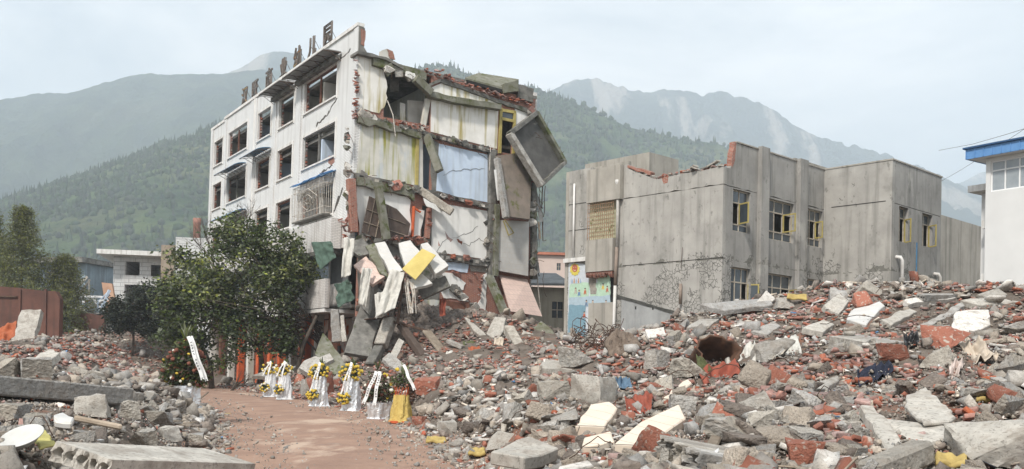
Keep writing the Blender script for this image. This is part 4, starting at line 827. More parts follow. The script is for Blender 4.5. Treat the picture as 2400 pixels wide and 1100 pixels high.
MB().box(.9, 8.7, -.04, .28, TOP + .002, TOP + .06).build('coping', M['rT'], B)
window(*up[0], 0, 2, .3, .18, casements=((0, 1, R(70)),)); window(*up[1], 0, 3, .3, .22, casements=((1, 1, R(80)), (2, 1, R(165)))); window(*up[2], 0, 3, .3, .22, casements=((1, 1, R(75)), (2, 1, R(160))))
window(*lo[0], 0, 3, .3, 0, casements=((2, 1, R(120)),)); window(*lo[1], 0, 3, .3, 0, casements=((2, 1, R(60)),)); window(*lo[2], 0, 3, .3, 0)
# wing standing forward
wall_open('wing_side', ('x', 8.6), -3.4, -.002, 0, TOP, [], M['rL'])
MB().box(8.585, 8.598, -3.1, -.4, 9.5, 9.53).build('joint', M['dark'], B)
wu = [(9.35, 10.35, 7.7, 9.36), (11.9, 13.08, 7.75, 9.35)]; wl = [(9.3, 10.6, 4.6, 5.85), (12.3, 13.3, 4.6, 5.75)]
wall_open('wing_front', ('y', -3.4), 8.845, 14.1, 0, 9.4, wu + wl, M['rR']); wall_open('wing_front', ('y', -3.4), 8.845, 14.1, 9.43, TOP, [], M['rR'])
wp('wing_back', 13.86, 14.1, -3.15, 5, 0, TOP, M['rR'])
for o in wu: window(*o, -3.4, 2, .3, 0, casements=((1, 1, R(60)),), dep=.2)
for o in wl: window(*o, -3.4, 2, .35, 0, dep=.2)
MB().box(8.57, 14.14, -3.44, -3.12, TOP + .002, TOP + .07).build('coping', M['rT'], B); MB().box(8.57, 8.88, -3.11, 0, TOP + .002, TOP + .07).build('coping', M['rT'], B)
pipe([(9.12, -3.3, 6.95), (9.12, -3.62, 6.9), (9.2, -3.66, 6.75), (9.2, -3.66, 5.5)], .085, M['coping']); pipe([(13.4, -3.3, 6.5), (13.4, -3.62, 6.45), (13.48, -3.66, 6.3), (13.48, -3.66, 4.4)], .085, M['coping'])
pipe([(11.1, -3.5, 7.8), (11.1, -3.5, 3.5)], .035, mat('blue_pipe', (.06, .16, .26), (.04, .1, .18), 4, bump=0))
# rooms, roof and rooftop boxes
wp('floor_slab', .26, 13.8, .3, 9, 3.0, 3.2, M['conc_d']); wp('floor_slab', .26, 13.8, .3, 9, 6.5, 6.7, M['conc_d']); wp('roof_slab', .26, 13.8, .3, 9.2, 9.7, 9.9, M['conc_d']); wp('roof_slab', 8.86, 13.84, -3.1, .28, 9.7, 9.9, M['conc_d'])
wp('partition', .5, 13.8, 3.4, 3.6, 3.2, 9.6, M['int_white']); wp('rear_wall', .2, 14, 9.21, 9.4, 0, TOP - .12, M['rT']); wp('floor_slab', 8.86, 13.84, -3.1, .28, 6.5, 6.7, M['conc_d'])
wp('stair_head', 3.0, 5.4, 6.4, 10.7, 9.95, 12.3, M['rT']); wp('stair_head', 8.6, 11.9, 1.6, 4.6, 9.95, 12.22, M['rT'])
wp('parapet', .45, .65, 5.6, 9.2, 9.95, TOP - .05, M['rT'])
lb = MB().box(14.25, 25, -2.2, 6, 0, 10.0).build('side_block', M['rT']); lb.matrix_world = MBm; top(lb, 'dark grey blank block behind the grey school wing', 'building')
# ================================================================ white building with a blue roof edge, far right
MC = Matrix.Translation((20.05, 40, 0)) @ Matrix.Rotation(R(-56), 4, 'Z'); Cb = empty('white_house'); Cb.matrix_world = MC; top(Cb, 'clean white building with blue roof fascia and white sliding windows', 'building')
M['cwhite'] = mat('clean_white_wall', (.70, .70, .69), (.64, .64, .63), .8, bump=.06, rough=.8); M['cblue'] = mat('blue_roof_fascia', (.14, .30, .58), (.10, .24, .48), 3, rough=.4, bump=.03); M['upvc'] = mat('white_window_frame', (.80, .80, .80), (.76, .76, .76), 3, rough=.35, bump=0)
wall_open('front_wall', ('y', 0), 0, 7.5, 0, 10.72, [(.2, 3.2, 9.28, 10.58)], M['cwhite'], parent=Cb)
wp('side_wall', 0, .24, .245, 6, 0, 10.72, M['cwhite'], Cb); wp('back_room', .3, 7.4, 2.6, 2.8, 0, 10.7, M['int_white'], Cb); wp('roof', -.55, 8, -.45, 7, 10.73, 10.86, M['cwhite'], Cb)
wp('fascia', -.62, 8, -.52, -.455, 10.72, 11.14, M['cblue'], Cb); wp('fascia', -.62, -.555, -.45, 7, 10.72, 11.14, M['cblue'], Cb)
for i in range(22): wp('fascia_rib', -.6 + i * .38, -.57 + i * .38, -.55, -.522, 10.74, 11.12, M['cblue'], Cb)
wp('roof_edge', -.7, 8.1, -.62, 7, 11.15, 11.22, mat('dark_blue_edge', (.04, .10, .22), None, 3, bump=0), Cb)
window(.2, 3.2, 9.28, 10.58, 0, 5, .32, 0, Cb, M['upvc'], .06, panem=mat('sky_reflect_glass', (.34, .37, .39), (.26, .29, .31), 2, rough=.08, bump=0, spec=.6))  # pane colour paled to carry the reflection of the sky
wp('annex', -.85, -.005, 1.2, 5, 0, 9.5, M['cwhite'], Cb); wp('annex_slab', -1.15, -.01, .6, 5.2, 9.52, 9.8, M['coping'], Cb); wp('window_hood', -.45, -.005, .55, 1.19, 7.85, 8.2, M['coping'], Cb); wp('window_hood', -.45, -.005, .55, 1.19, 5.6, 5.9, M['coping'], Cb)
pipe([(-.6, 1.6, 9.8), (-.6, 1.6, 11.3)], .06, M['upvc'], Cb, 'vent_pipe')
# overhead cables
cw = MB().tube([P(2200, 345 + 8, 70), P(2280, 338, 60), P(2350, 318, 52), P(2420, 296, 46)], .012, 4).build('overhead_cable', M['rust']); top(cw, 'thin overhead cable sagging across the pale sky', 'cable')
cw = MB().tube([P(2180, 440, 70), P(2250, 400, 60), P(2330, 350, 52), P(2420, 290, 46)], .012, 4).build('overhead_cable', M['rust']); top(cw, 'thin overhead cable rising steeply past the white building', 'cable')
# ================================================================ far buildings
def block(name, label, x0, x1, ytop, Y, ang, depth, m, roof=None, wins=(), ybase=None, winm=None, parent_cat='building'):
    a = P(x0, ytop, Y); dr = Vector((math.cos(ang), math.sin(ang), 0)); b = ray(x1, ytop)
    k = (a.x - b.x * a.y) / (b.x * dr.y - dr.x) ; Lh = k; h = a.z
    E_ = empty(name, (a.x, a.y, 0), ang); top(E_, label, parent_cat); Mi = E_.matrix_basis.inverted()
    ops = []
    for wx0, wx1, wy0, wy1 in wins:
        p0, p1 = hit(Mi, wx0, wy0, 1, 0), hit(Mi, wx1, wy1, 1, 0); ops.append((min(p0.x, p1.x), max(p0.x, p1.x), min(p0.z, p1.z), max(p0.z, p1.z)))
    wall_open('wall', ('y', 0), 0, Lh, 0, h, ops, m, .3, parent=E_)
    MB().box(0, .3, .305, depth, 0, h).build('side_wall', m, E_); MB().box(Lh - .3, Lh, .305, depth, 0, h).build('side_wall', m, E_); MB().box(.3, Lh - .3, depth - .3, depth, 0, h).build('rear_wall', m, E_); MB().box(.3, Lh - .3, .3, depth - .3, h - .35, h - .1).build('ceiling', m, E_)
    for o in ops:
        if winm:
            w_ = MB().box(o[0], o[1], .12, .14, o[2], o[3]).build('window', winm, E_); t = (o[1] - o[0]) * .08
            MB().box(o[0], o[1], .06, .11, (o[2] + o[3]) / 2 - t / 2, (o[2] + o[3]) / 2 + t / 2).box((o[0] + o[1]) / 2 - t / 2, (o[0] + o[1]) / 2 + t / 2, .065, .105, o[2], o[3]).build('frame', M['rusty_win'], w_)
    if roof: MB().box(-roof[0], Lh + roof[1], -roof[2], depth + .2, h + .003, h + roof[3]).build('roof', roof[4], E_)
    return E_, Lh, h
M['ftile'] = mat('far_white_tile', (.68, .69, .69), (.58, .58, .57), .6, bump=.05, stain=(.4, .38, .36), stain_amt=.5); overlay(M['ftile'], brick_mask(1.0, 1.2, .42, .035), (.40, .40, .40))
M['fbeige'] = mat('beige_render', (.42, .385, .31), (.33, .30, .24), .7, bump=.1, stain=(.22, .2, .15), stain_amt=.6, dirt=(.14, .15, .06, .9, .64))
M['fpink'] = mat('pink_render', (.62, .50, .44), (.54, .44, .39), .6, bump=.05); M['fblue'] = mat('blue_grey_wall', (.30, .37, .42), (.2, .25, .28), .5, bump=.05, stain=(.14, .15, .15), stain_amt=.7)
M['slate'] = mat('grey_slate', (.27, .28, .285), (.19, .20, .2), 1.2, bump=.2); M['rustwall'] = mat('rust_red_wall', (.17, .08, .06), (.10, .052, .042), .8, bump=.1, stain=(.08, .05, .04), stain_amt=.6)
D, Lh, h = block('low_white_building', 'two-storey white tiled house with a flat canopy at its corner', 288, 470, 597, 95, R(14), 9, M['ftile'], None, [(294, 327, 613, 646), (354, 385, 621, 649), (292, 336, 667, 720), (345, 388, 672, 730)])
MB().box(-2.2, 4.5, -1.6, 8, h - .15, h + .3).build('canopy', M['coping'], D); MB().box(-.9, 0, .2, 8, 0, h - .2).build('corner_bay', M['ftile'], D); MB().box(3.5, 3.7, .4, 8, 0, h - .4).build('partition', M['conc_d'], D)
blk, Lh2, h2 = block('stepped_wall_building', 'tall white tiled wall with rounded corner behind the leafy tree', 412, 520, 556, 86, R(10), 8, M['ftile'])
blk, _, _ = block('brown_gable_house', 'narrow brown plastered gable beside the white tiled wall', 378, 414, 574, 92, R(8), 6, mat('brown_plaster', (.33, .27, .21), (.24, .19, .15), .8, bump=.1))
blk, _, _ = block('blue_grey_building', 'weathered blue-grey building behind the conifer', 95, 200, 618, 104, R(-12), 10, M['fblue'], (.6, .5, 1.2, .55, M['conc_d']), [(108, 132, 628, 650), (145, 165, 660, 690)], None, M['glass'])
blk, Lf, hf = block('factory_building', 'cream factory building under a corrugated roof beyond the debris', 193, 262, 640, 150, R(4), 14, M['fbeige'], None, [(196, 204, 656, 668), (212, 221, 657, 669), (230, 240, 658, 670), (196, 204, 676, 690), (212, 221, 677, 690)], None, M['glass'])
s = MB()
for i in range(24): a = -.4 + (Lf + .8) * i / 24; s.prism([(a, -.6, hf + .02), (a + (Lf + .8) / 48, -.6, hf + .12), (a + (Lf + .8) / 48, 6, hf + 1.7), (a, 6, hf + 1.6)], (0, 0, .06)); s.prism([(a + (Lf + .8) / 48, -.6, hf + .12), (a + (Lf + .8) / 24, -.6, hf + .02), (a + (Lf + .8) / 24, 6, hf + 1.6), (a + (Lf + .8) / 48, 6, hf + 1.7)], (0, 0, .06))
s.build('corrugated_roof', M['slate'], blk)
MB().prism([(Lf * .52, -1, hf - .4), (Lf + .3, -1, hf - .2), (Lf + .3, -1, hf - 3), (Lf * .5, -1, hf - 3)], (0, .1, 0)).build('blue_sheet', mat('pale_blue_sheet', (.30, .46, .68), (.24, .38, .58), 3, bump=0), blk)
def wall_thing(name, label, px, Y, depth, m, cat='wall', seed=1, amp=.1):
    q = jag([P(x, y, Y) for x, y in px], amp, 1.0, seed); o0 = P(*px[0], Y); o0.z = 0
    o = MB().prism([v - o0 for v in q], (0, depth, 0)).build(name, m); o.location = o0; top(o, label, cat); return o
rw = wall_thing('rust_red_wall', 'long rust-red wall standing in front of the conifer', [(-60, 672), (45, 675), (130, 683), (140, 700), (138, 790), (-60, 800)], 62, .5, M['rustwall'])
MB().box(-3, 2.85, -.12, -.02, P(60, 698, 62).z, P(60, 695, 62).z).build('rail', M['rust'], rw); 
for k, x in enumerate((-20, 45, 105)): MB().box(P(x, 700, 62).x - rw.location.x, P(x + 5, 700, 62).x - rw.location.x, -.1, -.005, 0, P(x, 678, 62).z).build('post', M['rustwall'], rw)
wall_thing('brick_red_wall', 'low rust-red wall below the fallen frames', [(166, 735), (244, 738), (244, 790), (166, 790)], 78, .4, M['rustwall'])
hut, _, _ = block('small_hut', 'tiny white flat-roofed hut beside the dark bush', 222, 262, 752, 80, R(5), 3, M['ftile'], (.3, .3, .4, .25, M['coping']), [(233, 250, 758, 780)])
ch = MB().lathe([(.6, 0), (.5, 6), (.4, 14.2), (.46, 14.3), (.46, 14.9), (.3, 14.9)], 16).build('brick_chimney', M['brickwall'], smooth=True); p = P(462, 512, 110); ch.location = (p.x, 110, p.z - 14.9); top(ch, 'tall round brick chimney rising behind the tiled wall', 'chimney')
# collapsed frames and pale pipes in the left yard
rs = random.Random(12)
yard = empty('wrecked_scaffold', P(195, 770, 84) * 1.0); yard.location.z = 0; top(yard, 'tangle of wrecked pale pipes and frames above the low red wall', 'wreckage')
for i in range(46):
    a = P(rs.uniform(142, 246), rs.uniform(690, 745), 84 + rs.uniform(-3, 3)); d = Vector((rs.uniform(-1, 1), rs.uniform(-.3, .3), rs.choice((0, 0, 1, .2)))).normalized() * rs.uniform(.6, 2.4)
    MB().bar(a - yard.location, a + d - yard.location, rs.uniform(.06, .2), rs.uniform(.06, .25)).build('pipe', M[rs.choice(('conc_l', 'wall_blue', 'rust', 'conc', 'upvc'))], yard)
o = MB().prism([P(238, 662, 88), P(262, 665, 88), P(276, 745, 86), P(252, 748, 86)], (0, .3, 0)).build('leaning_sheet', mat('orange_brown_board', (.40, .25, .17), (.3, .18, .12), 1, bump=.05)); top(o, 'orange-brown board leaning at the corner of the white house', 'board')
# little beige house between the two big ruins
e1, Le, he = block('beige_house', 'small beige house with barred window between the two ruins', 1240, 1326, 672, 62, R(12), 7, M['fbeige'], None, [(1294, 1319, 707, 746)], None, M['glass'])
MB().prism([(-.4, -.6, he + .02), (Le + .3, -.6, he + .1), (Le + .3, 4, he + 1.25), (-.4, 4, he + 1.15)], (0, 0, .1)).build('roof', M['slate'], e1)
for i in range(9): MB().prism([(-.4, -.6 + i * .5, he + .135 + i * .125), (Le + .3, -.6 + i * .5, he + .215 + i * .125), (Le + .3, -.2 + i * .5, he + .315 + i * .125), (-.4, -.2 + i * .5, he + .235 + i * .125)], (0, 0, .03)).build('slate_course', M['slate'], e1)
pipe([(1.05, -.1, 3.8), (1.05, -.1, .5)], .06, M['pvc'], e1)
block('pink_house', 'pink rendered house with red coping behind the beige one', 1250, 1340, 597, 92, R(6), 8, M['fpink'], (.3, .3, .3, .25, mat('red_coping', (.5, .2, .13), None, 2, bump=0)), [(1305, 1314, 617, 634)], None, M['glass'])
# ================================================================ rubble
M['conc_s'] = mat('rubble_concrete', (.40, .375, .34), (.26, .24, .215), 9, bump=.4, bscale=40, rnd=.36, hue=.5, dirt=(.2, .18, .16, 14, .62))
M['brick_s'] = mat('rubble_brick', (.35, .132, .086), (.25, .095, .064), 10, bump=.3, bscale=45, rnd=.38, hue=.15, dirt=(.44, .36, .30, 9, .56))
M['plas_s'] = mat('rubble_plaster', (.72, .66, .59), (.56, .51, .45), 8, bump=.2, bscale=30, rnd=.22, hue=.7)
M['wood_s'] = mat('rubble_wood', (.36, .30, .24), (.2, .16, .125), 8, bump=.2, bscale=40, rnd=.45)
M['mason'] = mat('mortared_brick', (.27, .108, .074), (.36, .31, .265), 7, bump=.7, bscale=14, rnd=.3, ramp=(.36, .44), bdist=.04)
M['conc_b'] = mat('rubble_beige', (.47, .41, .34), (.31, .265, .22), 6, bump=1.0, bscale=12, rnd=.25, bdist=.05, detail=9); M['conc_k'] = mat('rubble_brown', (.25, .21, .18), (.13, .11, .095), 6, bump=1.0, bscale=12, rnd=.3, bdist=.05, detail=9)
for k_ in ('conc_s', 'conc_b', 'conc', 'conc_l', 'plas_s', 'plaster'):
    overlay(M[k_], noise_mask(46 if k_ in ('conc_s',) else 20, .53, .64, (1, 1, 1), .62), (.13, .12, .105)); overlay(M[k_], noise_mask(3.0, .47, .62, (1, 1, 1), .6), (.21, .18, .15))
def scraps(name, c): return mat(name, c, tuple(q * .7 for q in c), 6, rough=.6, bump=.3, bscale=20, rnd=.3)
def ico(sub):
    bm = bmesh.new(); bmesh.ops.create_icosphere(bm, subdivisions=sub, radius=.62); V = np.array([v.co[:] for v in bm.verts]); Fq = np.array([[v.index for v in f.verts] for f in bm.faces]); bm.free(); return V, Fq
ICO = {k: ico(k) for k in (1, 2, 3, 4)}
def chunk(seed, sub, rough=.05, ncut=9, lo=.20, hi=.40):
    V, Fq = ICO[sub]; V = V.copy(); rs = np.random.RandomState(seed)
    for k in range(ncut):
        n = rs.normal(size=3); n /= np.linalg.norm(n); d = rs.uniform(lo, hi); t = V @ n - d; V -= np.outer(np.maximum(t, 0), n)
    if rough: V += (fbm(V[:, 0] * 3 + seed, V[:, 1] * 3, V[:, 2] * 3, s=seed, o=4) * rough)[:, None] * V / (np.linalg.norm(V, axis=1, keepdims=True) + 1e-6)
    if rough and sub >= 3: V += np.stack([fbm(V[:, 0] * 9 + 5 * q, V[:, 1] * 9, V[:, 2] * 9, s=seed + q, o=2) for q in range(3)], -1) * rough * .45
    V /= np.ptp(V, axis=0).max(); return V - (V.max(0) + V.min(0)) / 2, Fq
def hullp(seed, n=9):
    rs = np.random.RandomState(seed); bm = bmesh.new()
    for k in range(n):
        v = rs.normal(size=3); v /= np.linalg.norm(v); bm.verts.new(v * rs.uniform(.38, .55))
    bmesh.ops.convex_hull(bm, input=bm.verts); bmesh.ops.delete(bm, geom=[v for v in bm.verts if not v.link_faces], context='VERTS'); bmesh.ops.triangulate(bm, faces=bm.faces[:]); bm.verts.index_update()
    V = np.array([v.co[:] for v in bm.verts]); Fq = np.array([[v.index for v in f.verts] for f in bm.faces]); bm.free(); return V, Fq
def rockp(seed, n=13, asp=(1, .8, .7), cuts=0, amp=.035):
    rs = np.random.RandomState(seed); bm = bmesh.new()
    for k in range(n):
        v = rs.uniform(-.5, .5, 3)
        if k < 8 and rs.rand() < .75: v = np.array([(k & 1) - .5, ((k >> 1) & 1) - .5, ((k >> 2) & 1) - .5]) * rs.uniform(.6, 1, 3)
        bm.verts.new(v * np.array(asp))
    bmesh.ops.convex_hull(bm, input=bm.verts); bmesh.ops.delete(bm, geom=[v for v in bm.verts if not v.link_faces], context='VERTS'); bmesh.ops.triangulate(bm, faces=bm.faces[:])
    if cuts: bmesh.ops.subdivide_edges(bm, edges=bm.edges[:], cuts=cuts, use_grid_fill=True); bmesh.ops.triangulate(bm, faces=bm.faces[:])
    bm.verts.index_update(); V = np.array([v.co[:] for v in bm.verts]); Fq = np.array([[v.index for v in f.verts] for f in bm.faces]); bm.free()
    if cuts:
        r = V / (np.linalg.norm(V, axis=1, keepdims=True) + 1e-6); V = V + r * (fbm(V[:, 0] * 4 + seed, V[:, 1] * 4, V[:, 2] * 4, s=seed, o=4) * amp)[:, None]
        V = V + np.stack([fbm(V[:, 0] * 11 + 5 * q, V[:, 1] * 11, V[:, 2] * 11, s=seed + q, o=2) for q in range(3)], -1) * amp * .55
    return V, Fq
def from_bm(bm):
    bmesh.ops.triangulate(bm, faces=bm.faces[:]); bm.verts.index_update(); V = np.array([v.co[:] for v in bm.verts]); Fq = np.array([[v.index for v in f.verts] for f in bm.faces]); bm.free(); return V, Fq
def brickp(seed, frac=1.0, fine=False):
    """unit brick 1 long; broken ones end in an uneven face"""
    rs = np.random.RandomState(seed); bm = bmesh.new(); bmesh.ops.create_cube(bm, size=1.0)
    for v in bm.verts: v.co.x *= frac; v.co.y *= .48; v.co.z *= .23
    if frac < 1:
        for v in bm.verts:
            if v.co.x > 0: v.co.x += rs.uniform(-.22, .12); v.co.z *= rs.uniform(.8, 1)
    for v in bm.verts: v.co += Vector(rs.uniform(-.012, .012, 3))
    if fine:
        bmesh.ops.bevel(bm, geom=bm.edges[:], offset=.022, segments=1, affect='EDGES')
        for v in bm.verts:
            if rs.rand() < .2: v.co += Vector(rs.uniform(-.03, .03, 3))
    return from_bm(bm)
def platep(seed, th=.09):
    rs = np.random.RandomState(seed); n = rs.randint(4, 8); bm = bmesh.new(); a = np.sort(rs.uniform(0, 2 * np.pi, n) * .35 + np.arange(n) * 2 * np.pi / n * .85); lo = []; hi = []
    for t in a:
        r = rs.uniform(.32, .55); x, y = r * math.cos(t), r * math.sin(t) * rs.uniform(.7, 1); lo.append(bm.verts.new((x, y, -th / 2))); hi.append(bm.verts.new((x * .97, y * .97, th / 2)))
    bm.faces.new(lo[::-1]); bm.faces.new(hi)
    for i in range(n): bm.faces.new((lo[i], lo[(i + 1) % n], hi[(i + 1) % n], hi[i]))
    return from_bm(bm)
def stickp(seed):
    rs = np.random.RandomState(seed); bm = bmesh.new(); bmesh.ops.create_cube(bm, size=1.0)
    for v in bm.verts: v.co.y *= rs.uniform(.03, .06); v.co.z *= rs.uniform(.014, .028); v.co.x += rs.uniform(-.06, .06)
    return from_bm(bm)
PR = dict(conc=[rockp(20 + k, 14, ((1, .85, .7), (1, .8, .34), (1, .7, .55), (1, .45, .4))[k % 4], 1, .05) for k in range(16)], concs=[rockp(60 + k, 10, ((1, .8, .65), (1, .75, .32), (1, .45, .35))[k % 3]) for k in range(15)], brick=[brickp(k, 1.0 if k < 4 else .6) for k in range(10)], plas=[platep(k) for k in range(14)], wood=[stickp(k) for k in range(6)])
# ================================================================ trees
def leaf_mesh(name, C, N, size, m, rs, aspect=.5, droop=0.0):
    """one small folded leaf face per centre; C (n,3) centres"""
    n = len(C); a = rs.normal(size=(n, 3)); a[:, 2] = a[:, 2] * .6 - droop; a /= np.linalg.norm(a, axis=1, keepdims=True); b = np.cross(a, rs.normal(size=(n, 3))); b /= np.linalg.norm(b, axis=1, keepdims=True)
    s = size * rs.uniform(.65, 1.25, n)[:, None]; V = np.stack([C - a * s * .5, C + b * s * aspect * .5 + a * s * .05, C + a * s * .5, C - b * s * aspect * .5 + a * s * .05], 1).reshape(-1, 3); i = np.arange(n)[:, None] * 4
    return npmesh(name, V, i + np.array([[0, 1, 2, 3]]), m)
def leafmat(name, c, c2, hue=.15, rnd=.4):
    m = mat(name, c, c2, 1.1, rough=.55, bump=0, spec=.3, rnd=rnd, hue=hue); N, K = node_of(m); b = N['Principled BSDF']
    tr = N.new('ShaderNodeBsdfTranslucent'); K(b.inputs['Base Color'].links[0].from_socket, tr.inputs[0]); ms = N.new('ShaderNodeMixShader'); ms.inputs[0].default_value = .25; K(b.outputs[0], ms.inputs[1]); K(tr.outputs[0], ms.inputs[2]); K(ms.outputs[0], N['Material Output'].inputs[0]); return m
M['bark'] = mat('bark', (.13, .105, .085), (.07, .058, .048), 5, bump=.6, bscale=14)
M['leaf'] = leafmat('broad_leaves', (.11, .145, .035), (.045, .07, .02)); M['leaf_y'] = leafmat('young_leaves', (.34, .36, .09), (.2, .24, .055)); M['leaf_d'] = leafmat('dark_leaves', (.04, .052, .028), (.025, .034, .02)); M['conif'] = leafmat('conifer_sprays', (.20, .21, .045), (.10, .12, .03))
def limbs(base, tips, r0, rs, name, parent, m=None):
    s = MB()
    for (mid, tip, r) in tips: s.tube([base if mid[3] else mid[:3], mid[:3], Vector(mid[:3]).lerp(Vector(tip), .5) + Vector((rs.uniform(-.2, .2), rs.uniform(-.2, .2), .1)), tip], r, 6, r * .25)
    return s.build(name, m or M['bark'], parent, smooth=True)
def crown_tree(name, label, base, blobs, Y, ntw, lpt, lsize, m, my=None, fy=.0, trunk_r=.16, seed=1, spread=.28, aspect=.5, trunks=None):
    rs = np.random.RandomState(seed); T_ = empty(name, base); top(T_, label, 'tree'); C = []; tips = []
    wts = np.array([b[2] * b[3] for b in blobs], float); wts /= wts.sum(); base = Vector(base)
    bl = rs.choice(len(blobs), ntw, p=wts)
    for b in bl:
        x, y, rx, ry = blobs[b][:4]; dz = blobs[b][4] if len(blobs[b]) > 4 else 0.0
        v = rs.normal(size=3); v /= np.linalg.norm(v); r = rs.uniform(.35, 1.0) ** .55; c = P(x, y, Y + dz); k = Y / F
        tips.append(np.array(c) + v * r * np.array([rx * k, min(rx, ry) * k * .95, ry * k]))
    tips = np.array(tips); nz = fbm(tips[:, 0] * .9, tips[:, 1] * .9, tips[:, 2] * .9, s=seed, o=2); tips = tips[nz > -.1]
    cl = np.repeat(tips, lpt, 0) + rs.normal(size=(len(tips) * lpt, 3)) * np.array([spread, spread, spread * .75]); cl -= np.array(base)
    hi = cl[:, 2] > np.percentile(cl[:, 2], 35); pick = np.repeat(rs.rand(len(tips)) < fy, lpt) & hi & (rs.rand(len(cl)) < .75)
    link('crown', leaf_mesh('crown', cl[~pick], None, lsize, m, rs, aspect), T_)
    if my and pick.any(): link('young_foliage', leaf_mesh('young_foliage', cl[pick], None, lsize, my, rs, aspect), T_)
    rr = random.Random(seed)
    for tx, ty in (trunks or [(0, 0)]):
        q = [Vector((tx, ty, -.2)), Vector((tx * 1.1 + .1, ty, 1.2)), Vector((tx * 1.3 - .05, ty, 2.4)), Vector((tx * 1.6, ty, 4.0))]; MB().tube(q, trunk_r, 8, trunk_r * .55).build('trunk', M['bark'], T_, smooth=True)
    lb_ = MB()
    for t in tips[rs.choice(len(tips), min(70, len(tips)), False)] - np.array(base):
        tx, ty = rr.choice(trunks or [(0, 0)]); s0 = Vector((tx * 1.3, ty, rr.uniform(1.6, 3.8))); e = Vector(t); mid = s0.lerp(e, .5) + Vector((rr.uniform(-.3, .3), rr.uniform(-.3, .3), rr.uniform(-.1, .4))); lb_.tube([s0, mid, e], rr.uniform(.03, .07), 5, .01)
    lb_.build('limbs', M['bark'], T_, smooth=True); return T_
b0 = P(592, 880, 51); b0.z = gz(b0.x, 51) - .05
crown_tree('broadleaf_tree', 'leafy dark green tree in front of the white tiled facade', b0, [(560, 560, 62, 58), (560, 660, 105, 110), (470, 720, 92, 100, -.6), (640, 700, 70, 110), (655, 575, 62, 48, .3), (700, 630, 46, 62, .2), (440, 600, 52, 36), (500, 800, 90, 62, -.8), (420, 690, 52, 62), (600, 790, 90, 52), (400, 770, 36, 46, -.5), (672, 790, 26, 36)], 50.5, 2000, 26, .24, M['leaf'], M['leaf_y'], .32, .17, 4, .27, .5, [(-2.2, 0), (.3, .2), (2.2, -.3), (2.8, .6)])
b1 = P(45, 760, 76); b1.z = 0
def conifer(name, label, px, pytop, Y, rbase, seed, zb=0):
    rs = np.random.RandomState(seed); b = P(px, 800, Y); b.z = zb; topz = P(px, pytop, Y).z; T_ = empty(name, b); top(T_, label, 'tree'); H = topz - zb; C = []
    for k in range(1500):
        f = rs.rand() ** .8; z = H * (.12 + .88 * f); rad = rbase * (1 - f) ** .78 * rs.uniform(.25, 1.1) + .12; a = rs.uniform(0, 6.283); lob = 1 + .3 * math.sin(a * 3 + f * 9)
        c = np.array([math.cos(a) * rad * lob, math.sin(a) * rad * lob, z - rad * .28]); C.append(c + rs.normal(size=(18, 3)) * np.array([.26, .26, .13]))
    link('crown', leaf_mesh('crown', np.concatenate(C), None, .24, M['conif'], rs, .3, .5), T_); MB().tube([(0, 0, -.2), (0, 0, H * .5), (0, 0, H * .96)], .2, 8, .03).build('trunk', M['bark'], T_, smooth=True); return T_
conifer('conifer_tree', 'tall yellow-green conifer behind the rust-red wall', 48, 486, 76, 3.7, 2); conifer('conifer_tree', 'conifer cut off by the picture edge, behind the red wall', -26, 496, 78, 3.4, 3); conifer('conifer_tree', 'small low conifer beside the blue-grey building', 150, 600, 78, 3.4, 6)
b2 = P(310, 790, 68); b2.z = gz(b2.x, 68)
crown_tree('dark_shrub', 'dark rounded bush left of the leafy tree', b2, [(310, 735, 58, 46), (345, 700, 34, 34), (275, 750, 36, 36), (360, 745, 40, 50), (320, 765, 60, 30)], 68, 900, 24, .24, M['leaf_d'], None, 0, .1, 9, .28)
def bare(name, label, px, py, Y, H, seed, lean=0):
    rr = random.Random(seed); b = P(px, py, Y); T_ = empty(name, b); top(T_, label, 'tree'); s = MB()
    def grow(p, d, L_, r, lv):
        e = p + d * L_; s.tube([p, p.lerp(e, .5) + Vector((rr.uniform(-.05, .05), rr.uniform(-.05, .05), 0)) * L_, e], r, 4, r * .55)
        if lv:
            for k in range(rr.choice((2, 3))): grow(p.lerp(e, rr.uniform(.5, 1)), (d + Vector((rr.uniform(-.75, .75), rr.uniform(-.6, .6), rr.uniform(-.05, .5)))).normalized(), L_ * rr.uniform(.55, .8), r * .55, lv - 1)
    for k in range(3): grow(Vector((0, 0, 0)), Vector((lean + rr.uniform(-.5, .5), 0, 1)).normalized(), H * .42, .05, 4)
    s.build('branches', M['bark'], T_); return T_
bare('bare_tree', 'leafless twiggy branches against the far facade corner', 505, 640, 60, 4.2, 3, -.25); bare('bare_tree', 'leafless twigs poking above the leafy tree crown', 575, 560, 54, 2.4, 5, 0)
for k, (x, y, Y, H, sd_, lab) in enumerate(((470, 900, 47, 2.0, 11, 'dead branch tangle beside the road bend'), (540, 890, 47.5, 1.6, 12, 'dead branches at the foot of the leafy tree'), (440, 850, 50, 1.8, 13, 'dead twigs below the tree on the road side'))): 
    p = P(x, y, Y); o = bare('dead_branch', lab, x, y, Y, H, sd_, -.6 + k * .5); o.location.z = gz(p.x, Y) - .05; o['category'] = 'branch'; o.rotation_euler = (0, (-.9, .9, -.8)[k], 0)
